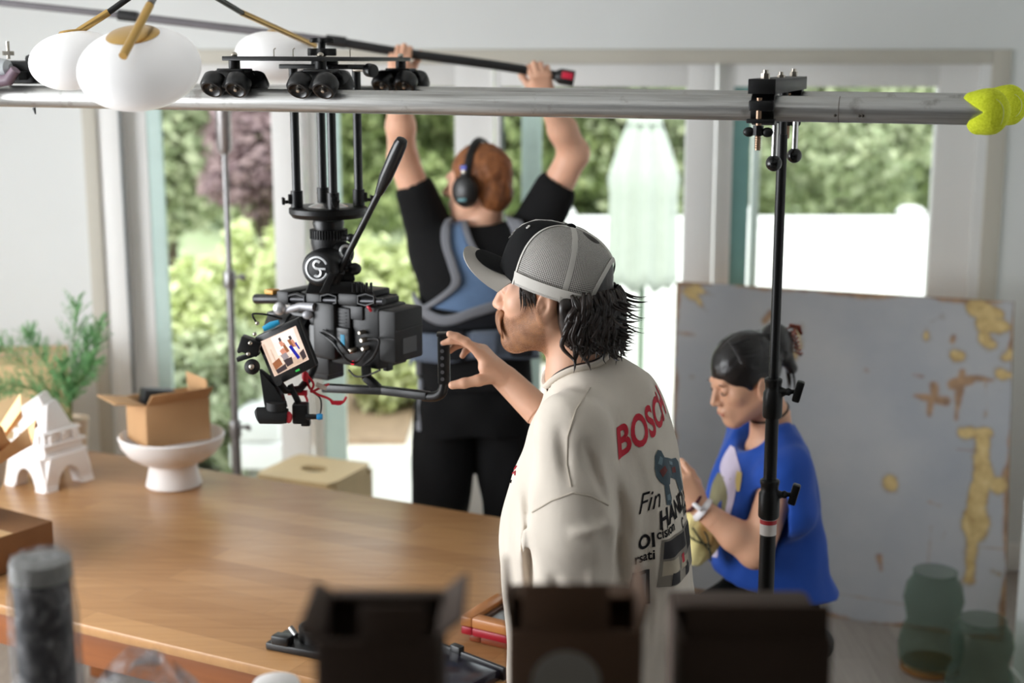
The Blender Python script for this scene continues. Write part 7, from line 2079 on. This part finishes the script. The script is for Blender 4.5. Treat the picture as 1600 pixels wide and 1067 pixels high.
# audio harness
m_hblue = cloth_mat('harness_blue_mesh', (92, 118, 152), 0.12); m_hgrey = cloth_mat('harness_grey_edge', (112, 114, 120)); m_hdark = cloth_mat('harness_dark', (26, 27, 31)); m_slate = cloth_mat('harness_slate', (86, 96, 112), 0.2)
hns = bpy.data.objects.new('harness', None); COL.objects.link(hns); hns.parent = rm; hns['label'] = 'blue-grey audio harness with straps and a pouch belt'
def drape(pix_l, pix_r, nm, mat, off, th, par=hns, nw=6):
    g = []
    for a, b in zip(pix_l, pix_r):
        row_ = []
        for k in range(nw+1):
            t_ = k/nw; q, n_ = cast(tbv, a[0]*(1-t_)+b[0]*t_, a[1]*(1-t_)+b[1]*t_)
            row_.append(q + n_*off if q is not None else None)
        g.append(row_)
    last = None
    for r_ in g:
        for k in range(len(r_)):
            if r_[k] is None:
                c = [x for x in r_ if x is not None]
                r_[k] = (c[0] if k == 0 or r_[0] is None else c[-1]).copy() if c else None
    g = [r_ for r_ in g if r_[0] is not None]
    return MB().sheet(g, th).build(nm, mat, par, sharp=None) if len(g) > 1 else None
def dens(pts, m=5): return [(p.x, p.z) for p in spline([Vector((x, 0, y)) for x, y in pts], m)]
lft = dens([(696, 356), (697, 385), (706, 415), (712, 440), (690, 462), (672, 478)]); rgt = dens([(724, 348), (734, 385), (758, 412), (790, 440), (800, 466), (800, 500)])
drape(lft, rgt, 'back_panel', m_hblue, 0.012, 0.008)
for pts_, w_ in (([(700, 350), (700, 385), (709, 415), (714, 440), (695, 461), (668, 480)], 7), ([(724, 346), (738, 385), (760, 410), (790, 436)], 5), ([(806, 346), (816, 372), (806, 410), (796, 440)], 14)):
    q = dens(pts_); drape([(x-w_, y) for x, y in q], [(x+w_, y) for x, y in q], 'shoulder_strap', m_hgrey, 0.018, 0.008, nw=3)
drape(dens([(655, 455), (672, 478), (700, 490), (740, 478), (790, 462), (828, 455)]), dens([(656, 468), (672, 496), (700, 506), (740, 494), (790, 478), (828, 470)]), 'waist_strap', m_hgrey, 0.016, 0.008, nw=3)
drape(dens([(655, 520), (700, 520), (750, 515), (800, 514), (829, 514)]), dens([(655, 562), (700, 566), (750, 556), (800, 560), (829, 560)]), 'waist_belt', m_slate, 0.020, 0.014, nw=5)
drape(dens([(656, 470), (700, 500), (750, 488), (800, 482)]), dens([(656, 518), (700, 518), (750, 514), (800, 512)]), 'lower_band', m_hdark, 0.012, 0.006, nw=3)
for (x0, y0, x1, y1, mat, dp) in ((690, 512, 730, 560, m_hdark, 0.05), (735, 516, 775, 552, m_slate, 0.05), (782, 512, 824, 556, m_hdark, 0.05)):
    q, n_ = cast(tbv, (x0+x1)/2, (y0+y1)/2)
    if q is not None:
        MB().box(q + n_*0.03, ((x1-x0)/478, dp, (y1-y0)/478), basis(Vector((0, 0, 1)), (1, 0, 0)), 0.010).build('pouch', mat, hns)
for py in (448,):
    pass
hsx = P(656, 500, 4.60).x
o = MB(); o.box((hsx-0.004, rY-0.03, P(656, 528, 4.6).z), (0.020, 0.06, 0.24), None, 0.006); o.build('side_strap', m_hgrey, hns)
o = MB(); o.box((hsx+0.002, rY-0.05, P(656, 625, 4.6).z), (0.018, 0.03, 0.16), None, 0.005); o.cyl((hsx+0.002, rY-0.05, P(656, 668, 4.6).z), (hsx+0.002, rY-0.05, P(656, 655, 4.6).z), 0.016, n=14); o.build('hanging_buckle', M('silver_grey_buckle', C(138, 142, 150), 0.4, 0.2), hns)

# ------------------------------------------------------------------ the seated woman in blue
wX, wY = 0.685, 3.74
wF = Vector((-1.0, -0.07, 0)).normalized(); wL = Vector((0, 0, 1)).cross(wF)
wm = thing('person', 'person with dark pinned-up hair in a bright blue sleeveless top, seated by the leaning board', 'person', (wX, wY, 0))
m_skin3 = skin_mat('skin_warm', (214, 164, 134))
hc3 = P(1164, 588, 3.68)
H3 = Frame3(hc3, Vector((-0.90, -0.30, -0.34)))
nb3 = [H3(-0.035, 0, -0.04), P(1204, 655, 3.72), Vector((wX+0.02, wY, 0.97))]
neck3 = (nb3, [0.047, 0.049, 0.075])
shN = Vector((wX+0.012, wY, 1.015)) + wL*0.165; shF = Vector((wX+0.012, wY, 1.02)) - wL*0.165
elN, wrN = P(1180, 862, 3.50), P(1090, 790, 3.52)
elF, wrF_ = Vector((wX-0.08, wY+0.20, 0.78)), P(1084, 800, 3.62)
seatz = 0.50
S = SDF((wX-0.56, wY-0.66, 0.0), (wX+0.30, wY+0.42, 1.22), 0.0085)
S.chain(neck3[0], neck3[1], 0.025)
S.loft([(0.54, wX+0.03, wY, 0.11, 0.165), (0.70, wX+0.03, wY, 0.095, 0.135), (0.85, wX+0.02, wY, 0.105, 0.145), (0.97, wX+0.015, wY, 0.085, 0.145), (1.03, wX+0.015, wY, 0.05, 0.09)], wF, 0.03)
for s_, e_, w_ in ((shN, elN, wrN), (shF, elF, wrF_)):
    S.cap(Vector((wX+0.015, wY, 1.0)), s_, 0.055, 0.050, 0.04); S.cap(s_, e_, 0.050, 0.043, 0.03); S.cap(e_, e_+(w_-e_)*0.35, 0.041, 0.040, 0.02); S.cap(e_+(w_-e_)*0.35, w_, 0.040, 0.025, 0.02)
legs3 = []
for s in (-1, 1):
    hp_ = Vector((wX+0.03, wY, 0.60)) + wL*(0.085*s); wT = Vector((-0.58, -0.81, 0)); wTl = Vector((0.81, -0.58, 0)); kn = hp_ + wT*0.40 + wTl*(0.02*s) + Vector((0, 0, -0.02)); an = kn + wT*0.02 + Vector((0, 0, -0.465))
    legs3.append((hp_, kn, an)); S.chain([hp_, kn, an], [0.075, 0.052, 0.038], 0.03); S.cap(an + Vector((0, 0, -0.05)), an + wT*0.14 + Vector((0, 0, -0.075)), 0.034, 0.026, 0.02)
vb = S.mesh()
S = SDF(hc3 - Vector((0.15, 0.15, 0.18)), hc3 + Vector((0.15, 0.15, 0.14)), 0.0028)
head_sdf(S, H3, 0.95, neck3, nose=0.98, brow=0.8, jaw=0.96); S.plane(hc3 + Vector((0.0, 0, -0.135)), (0.2, 0, -1))
vh = S.mesh()
S = SDF(wrN - Vector((0.15, 0.12, 0.08)), wrN + Vector((0.12, 0.12, 0.20)), 0.0026)
S.cap(elN+(wrN-elN)*0.35, wrN, 0.040, 0.025, 0.0)
hand_sdf(S, wrN, (-0.52, 0.12, 0.84), (-0.10, 0.95, -0.10), curl=((30, 36, 20), (36, 40, 24), (40, 42, 26), (44, 44, 28)), spread=3, k_=0.90, left=True, thumb=((0.85, 0.35, 0.45), (0.9, -0.1, 0.45))); S.plane(wrN+(elN-wrN)*0.3, elN-wrN)
vd = S.mesh()
S = SDF(wrF_ - Vector((0.15, 0.12, 0.08)), wrF_ + Vector((0.12, 0.12, 0.18)), 0.003)
S.cap(elF+(wrF_-elF)*0.35, wrF_, 0.040, 0.025, 0.0)
hand_sdf(S, wrF_, (-0.75, -0.1, 0.55), (0.1, -0.9, 0.2), curl=((34, 36, 20),)*4, spread=2, k_=0.9); S.plane(wrF_+(elF-wrF_)*0.3, elF-wrF_)
vd2 = S.mesh()
V, F = join(vb, vh, vd, vd2); mesh_np('body', V, F, m_skin3, wm)
for s in (-1, 1):
    pts = [H3(0.0880-0.004*abs(a), s*(0.0295+0.012*a), -0.0075-0.0035*(1-a*a)) for a in (-1, -.5, 0, .5, 1)]
    MB().tube(pts, 0.0016, 6).build('eyelash', m_lash, wm)
    pts = [H3(0.0900-0.007*abs(a-0.2), s*(0.030+0.018*a), 0.017+0.003*(1-a*a)) for a in (-1, -.5, 0, .5, 1)]
    MB().tube(pts, [0.0008, 0.0016, 0.0018, 0.0016, 0.0008], 6, flat=0.6).build('eyebrow', m_lash, wm)
o = MB()
for k in range(9): o.tube([H3(0.0975, -0.014+0.0035*k, -0.0645-0.0010*abs(k-4)), H3(0.0975, -0.0125+0.0035*k, -0.0645-0.0010*abs(k-3.5))], 0.003, 6)
o.build('lips', M('lip_rose', C(198, 120, 112), 0.4), wm)
m_hair3 = hair_mat('hair_black', C(13, 11, 12), C(34, 29, 29), 0.28)
S = SDF(H3(-0.03, 0, 0.03) - Vector((0.20, 0.17, 0.17)), H3(-0.03, 0, 0.03) + Vector((0.20, 0.17, 0.16)), 0.0034)
S.ell(H3(-0.014, 0, 0.028), (0.099, 0.079, 0.093), H3.m, 0)
S.ell(H3(0.125, 0, -0.060), (0.098, 0.16, 0.100), H3.m, 0.006, 's')
for s in (-1, 1): S.ell(H3(-0.006, s*0.078, -0.030), (0.026, 0.022, 0.030), H3.m, 0.008, 's')
S.ell(H3(0.0, 0, -0.105), (0.12, 0.2, 0.055), H3.m, 0.012, 's')
S.ell(H3(-0.112, 0.0, 0.052), (0.040, 0.046, 0.055), H3.m, 0.012)
S.cap(H3(-0.115, 0, 0.07), H3(-0.135, 0.0, -0.035), 0.030, 0.016, 0.015)
S.cap(H3(0.070, 0, 0.098), H3(-0.01, 0, 0.124), 0.0022, 0.0022, 0.006, 's')
S.waves(0.0008, 160, 2); V, F = S.mesh(); hbv = bvh_of(V, F); hr3 = mesh_np('hair', V, F, m_hair3, wm)
rg = random.Random(9); cv = []
for i in range(150):
    s = rg.choice((-1, 1)); th = rg.uniform(0.10, 0.95); pts = []
    for k in range(9):
        q = k/8; a = (1-q)*1.25 + q*(-0.62); r_ = 0.2
        dirv = H3.f*math.cos(a)*0.9 + H3.u*(math.sin(a)*0.2 + 0.55*(1-th)+0.15*(1-q)) + H3.l*s*(0.12+0.9*th)*math.sin(math.pi*(0.15+0.75*q))
        if q > 0: dirv = dirv - H3.f*1.5*q
        h_ = hbv.ray_cast(H3(-0.01, 0, 0.02) + dirv.normalized()*0.35, -dirv.normalized(), 0.5)
        if h_[0] is not None: pts.append(h_[0] + h_[1]*0.0004)
    if len(pts) > 4: cv.append((pts, rg.uniform(0.0016, 0.0030)))
for i in range(16):
    st = H3(-0.125+rg.uniform(-.012, .012), rg.uniform(-.03, .03), 0.07+rg.uniform(-.03, .02)); d = (-H3.f*rg.uniform(0.4, 1) + H3.u*rg.uniform(-0.4, 0.8) + H3.l*rg.uniform(-.5, .5)).normalized()
    cv.append((bez(st, st + d*0.02, st + d*0.035 - H3.u*0.01, st + d*0.03 - H3.u*0.045, 6), rg.uniform(0.002, 0.005)))
for i in range(7):
    st = H3(-0.130, rg.uniform(-.02, .02), -0.03); cv.append((bez(st, st - Vector((0, 0, 0.02)), st + Vector((0.012, 0, -0.04)), st + Vector((0.004, 0, -0.065+rg.uniform(-.01, .01))), 6), rg.uniform(0.002, 0.004)))
locks('loose_hair', cv, m_hair3, hr3)['kind'] = 'stuff'
cl = MB(); cc_ = H3(-0.140, 0.005, 0.040)
for k in range(7):
    z = 0.040-0.014*k
    cl.tube([H3(-0.148, 0.030, 0.058+z*0.6-0.02), H3(-0.166, 0.020, 0.055+z*0.8-0.02), H3(-0.172, 0.0, 0.052+z-0.02), H3(-0.164, -0.020, 0.055+z*0.8-0.02)], [0.0025, 0.0038, 0.0042, 0.0025], 7)
cl.tube([H3(-0.160, 0.012, 0.085), H3(-0.182, 0.010, 0.070), H3(-0.186, 0.008, 0.045)], [0.006, 0.009, 0.005], 10, flat=0.5)
cl.build('claw_clip', M('tortoise_clip', C(132, 62, 46), 0.25, var=0.4, vs=60), wm)
for s in (-1, 1): MB().ell(H3(-0.001, s*0.0765, -0.046), 0.0042, None, 14, 10).build('pearl_earring', M('pearl', C(236, 230, 224), 0.15), wm)
# choker
rr = basis((nb3[1]-nb3[0]).normalized(), wF); cck = nb3[0]*0.22 + nb3[1]*0.78
MB().tube([cck + rr @ Vector((0.0515*math.cos(2*math.pi*i/40), 0.0515*math.sin(2*math.pi*i/40), 0)) for i in range(41)], 0.0065, 8, flat=0.6).build('choker', m_blkc, wm)
# blue top: boxy, wide
m_blue = cloth_mat('cobalt_cotton', (0, 66, 160), 0.06, 0.8)
def wrow(py, xl, xr, b, Y=3.74):
    pl_, pr_ = P(xl, py, Y), P(xr, py, Y); half = (pr_.x-pl_.x)/2; a = math.sqrt(max(0.0016, half**2-(0.07*b)**2))-0.006
    return (pl_.z, (pl_.x+pr_.x)/2, Y, a, b)
S = SDF((wX-0.34, wY-0.40, 0.57), (wX+0.34, wY+0.40, 1.16), 0.0055)
S.loft([wrow(905, 1114, 1304, 0.24), wrow(880, 1100, 1293, 0.225), wrow(840, 1098, 1286, 0.22), wrow(790, 1104, 1277, 0.21), wrow(740, 1118, 1268, 0.20), wrow(700, 1134, 1256, 0.19), wrow(672, 1148, 1244, 0.16), wrow(652, 1158, 1232, 0.11)], wF, 0.02, p=2.2)
for s_ in (shN, shF): S.cap(Vector((wX+0.018, wY, 1.01)), s_ + Vector((0.0, 0, 0.0)), 0.066, 0.068, 0.04)
S.cap(shN, shN + Vector((0.02, -0.03, -0.10)), 0.068, 0.076, 0.03)
# sleeve opening round the near arm
S.chain([shN + (elN-shN)*0.46 + Vector((-0.01, -0.015, 0.0)), elN + Vector((-0.005, -0.02, -0.0)), elN + Vector((-0.01, -0.06, -0.05))], [0.058, 0.070, 0.075], 0.008, 's')
S.cap(elN, wrN, 0.058, 0.05, 0.008, 's')
nkc = P(1190, 662, 3.70)
S.chain([H3(-0.035, 0, -0.05), nb3[1], nb3[1] + Vector((-0.02, -0.008, -0.045))], [0.052, 0.068, 0.062], 0.008, 's')
S.ell(nkc + wF*0.05 + Vector((0, 0, -0.01)), (0.075, 0.085, 0.055), None, 0.02, 's')
S.waves(0.007, 30, 12, 6, (1, 1, 0.3)); S.waves(0.0022, 80, 13, 5, (1, 1, 0.5))
S.plane(P(1130, 905, 3.6), (-0.22, 0.0, -1)); 
V, F = S.mesh(); top = mesh_np('sleeveless_top', V, F, m_blue, wm)
wbv = bvh_of(V, F)
m_lav = cloth_mat('print_lavender', (196, 186, 208), 0.12); m_gold = cloth_mat('print_gold', (208, 186, 120), 0.2); m_olive = cloth_mat('print_olive', (120, 116, 86), 0.35); m_grn = cloth_mat('print_deep_green', (50, 74, 84), 0.2)
def wprint(nm, poly_l, poly_r, mat, off):
    g = []
    for a, b in zip(dens(poly_l, 4), dens(poly_r, 4)):
        r_ = []
        for k in range(6):
            t_ = k/5; q, n_ = cast(wbv, a[0]*(1-t_)+b[0]*t_, a[1]*(1-t_)+b[1]*t_)
            if q is not None and n_.dot(wF) > -0.2: r_.append(q + n_*off)
        if len(r_) == 6: g.append(r_)
    return MB().sheet(g).build(nm, mat, top, sharp=None) if len(g) > 1 else None
wprint('olive_print', [(1122, 738), (1112, 760), (1106, 800), (1108, 830)], [(1146, 745), (1150, 770), (1140, 800), (1132, 836)], m_olive, 0.0014)
wprint('lavender_print', [(1142, 696), (1130, 716), (1126, 735), (1134, 755), (1138, 775), (1134, 800)], [(1148, 700), (1154, 720), (1158, 738), (1152, 758), (1148, 780), (1142, 804)], m_lav, 0.0022)
wprint('gold_print', [(1152, 736), (1150, 752), (1152, 768)], [(1160, 738), (1159, 752), (1156, 768)], m_gold, 0.0028)
wprint('green_print', [(1110, 822), (1106, 842), (1106, 856)], [(1126, 826), (1124, 842), (1118, 856)], m_grn, 0.0024)
wprint('lavender_print', [(1101, 826), (1099, 850), (1098, 872), (1100, 892)], [(1112, 832), (1122, 856), (1120, 876), (1110, 894)], m_lav, 0.0018)
# dark trousers and shoes
S = SDF((wX-0.45, wY-0.60, 0.02), (wX+0.30, wY+0.40, 0.80), 0.008)
S.loft([(seatz+0.02, wX+0.03, wY, 0.125, 0.18), (0.60, wX+0.03, wY, 0.125, 0.18), (0.72, wX+0.03, wY, 0.105, 0.15)], wF, 0.02)
for hp_, kn, an in legs3: S.chain([hp_, kn, an], [0.088, 0.070, 0.055], 0.02)
S.waves(0.003, 40, 3); S.plane((0, 0, seatz+0.004), (0, 0, -1)) if False else None
S.cutfn(lambda X, Y, Z: np.where(np.hypot(X-wX-0.03, Y-wY) < 0.185, seatz+0.004-Z, -1.0)); S.plane((0, 0, seatz+0.002), (0, 0, -1)) if False else None
V, F = S.mesh(); mesh_np('trousers', V, F, m_blkp, wm)
for hp_, kn, an in legs3:
    a0 = Vector((an.x, an.y, 0.05)); S = SDF(a0 - Vector((0.22, 0.18, 0.06)), a0 + Vector((0.16, 0.18, 0.10)), 0.007)
    S.cap(a0 + wT*-0.04 + Vector((0, 0, -0.005)), a0 + wT*0.15 + Vector((0, 0, -0.014)), 0.044, 0.036, 0.02); S.cap(a0, a0 + Vector((0, 0, 0.05)), 0.043, 0.042, 0.02); S.plane((0, 0, 0.002), (0, 0, -1))
    V, F = S.mesh(); mesh_np('shoe', V, F, m_blk2, wm)
# watch and hair tie on the near wrist
fd = (wrN-elN).normalized(); rr = basis(fd, (0, 0, 1)); c = wrN - fd*0.012
MB().tube([c + rr @ Vector((0.028*math.cos(2*math.pi*i/28), 0.028*math.sin(2*math.pi*i/28), 0)) for i in range(29)], 0.011, 8, flat=0.35).build('watch_strap', M('white_rubber', C(224, 220, 222), 0.5), wm)
MB().box(c + Vector((-0.012, -0.024, 0.012)), (0.030, 0.012, 0.034), basis(Vector((-0.3, -0.8, 0.3)), fd), 0.006).build('watch_case', M('white_watch', C(232, 230, 232), 0.25), wm)
c2_ = wrN + fd*0.012
MB().tube([c2_ + rr @ Vector((0.0275*math.cos(2*math.pi*i/28), 0.0275*math.sin(2*math.pi*i/28), 0)) for i in range(29)], 0.0042, 8).build('hair_tie', M('dark_red_elastic', C(74, 26, 34), 0.8), wm)
# pale yellow bag in her hands
yb_ = P(1090, 838, 3.56)
yg = thing('yellow_cloth', 'pale yellow cloth bundle with dark lines held by the woman in blue', 'cloth', yb_)
rows = []
for i in range(17):
    s = i/16; rr_ = math.sin(math.pi*min(0.99, 0.05+0.93*s))**0.55; row_ = []
    for k in range(33):
        a = 2*math.pi*k/32; f = 1 + 0.12*math.sin(4*a+5*s) + 0.07*math.sin(9*a-4*s)
        row_.append(yb_ + Vector((0.058*rr_*f*math.cos(a)+0.012*(s-.5), 0.045*rr_*f*math.sin(a), -0.075+0.15*s)))
    rows.append(row_)
MB().sheet(rows).build('cloth_body', cloth_mat('pale_yellow_cotton', (226, 212, 148), 0.08), yg, sharp=None)
o = MB()
for k in range(3):
    o.tube(spline([yb_ + Vector((-0.05+0.03*k, -0.047, 0.05-0.01*k)), yb_ + Vector((-0.02+0.02*k, -0.050, 0.01)), yb_ + Vector((0.03, -0.046, -0.01-0.02*k))], 6), 0.0025, 6)
o.build('dark_lines', M('dark_olive_line', C(58, 58, 40), 0.8), yg)
# stool under her
st = thing('stool', 'low black stool under the seated woman', 'stool', (wX+0.03, wY, 0))
MB().lathe([(0, seatz-0.03), (0.17, seatz-0.03), (0.18, seatz-0.02), (0.18, seatz-0.008), (0.165, seatz), (0, seatz)], (wX+0.03, wY, 0), n=36).build('seat', m_blk, st)
for k in range(4):
    a = R(45+90*k); MB().tube([Vector((wX+0.03+0.12*math.cos(a), wY+0.12*math.sin(a), seatz-0.03)), Vector((wX+0.03+0.16*math.cos(a), wY+0.16*math.sin(a), 0.0))], 0.014, 10).build('leg', m_blk, st)
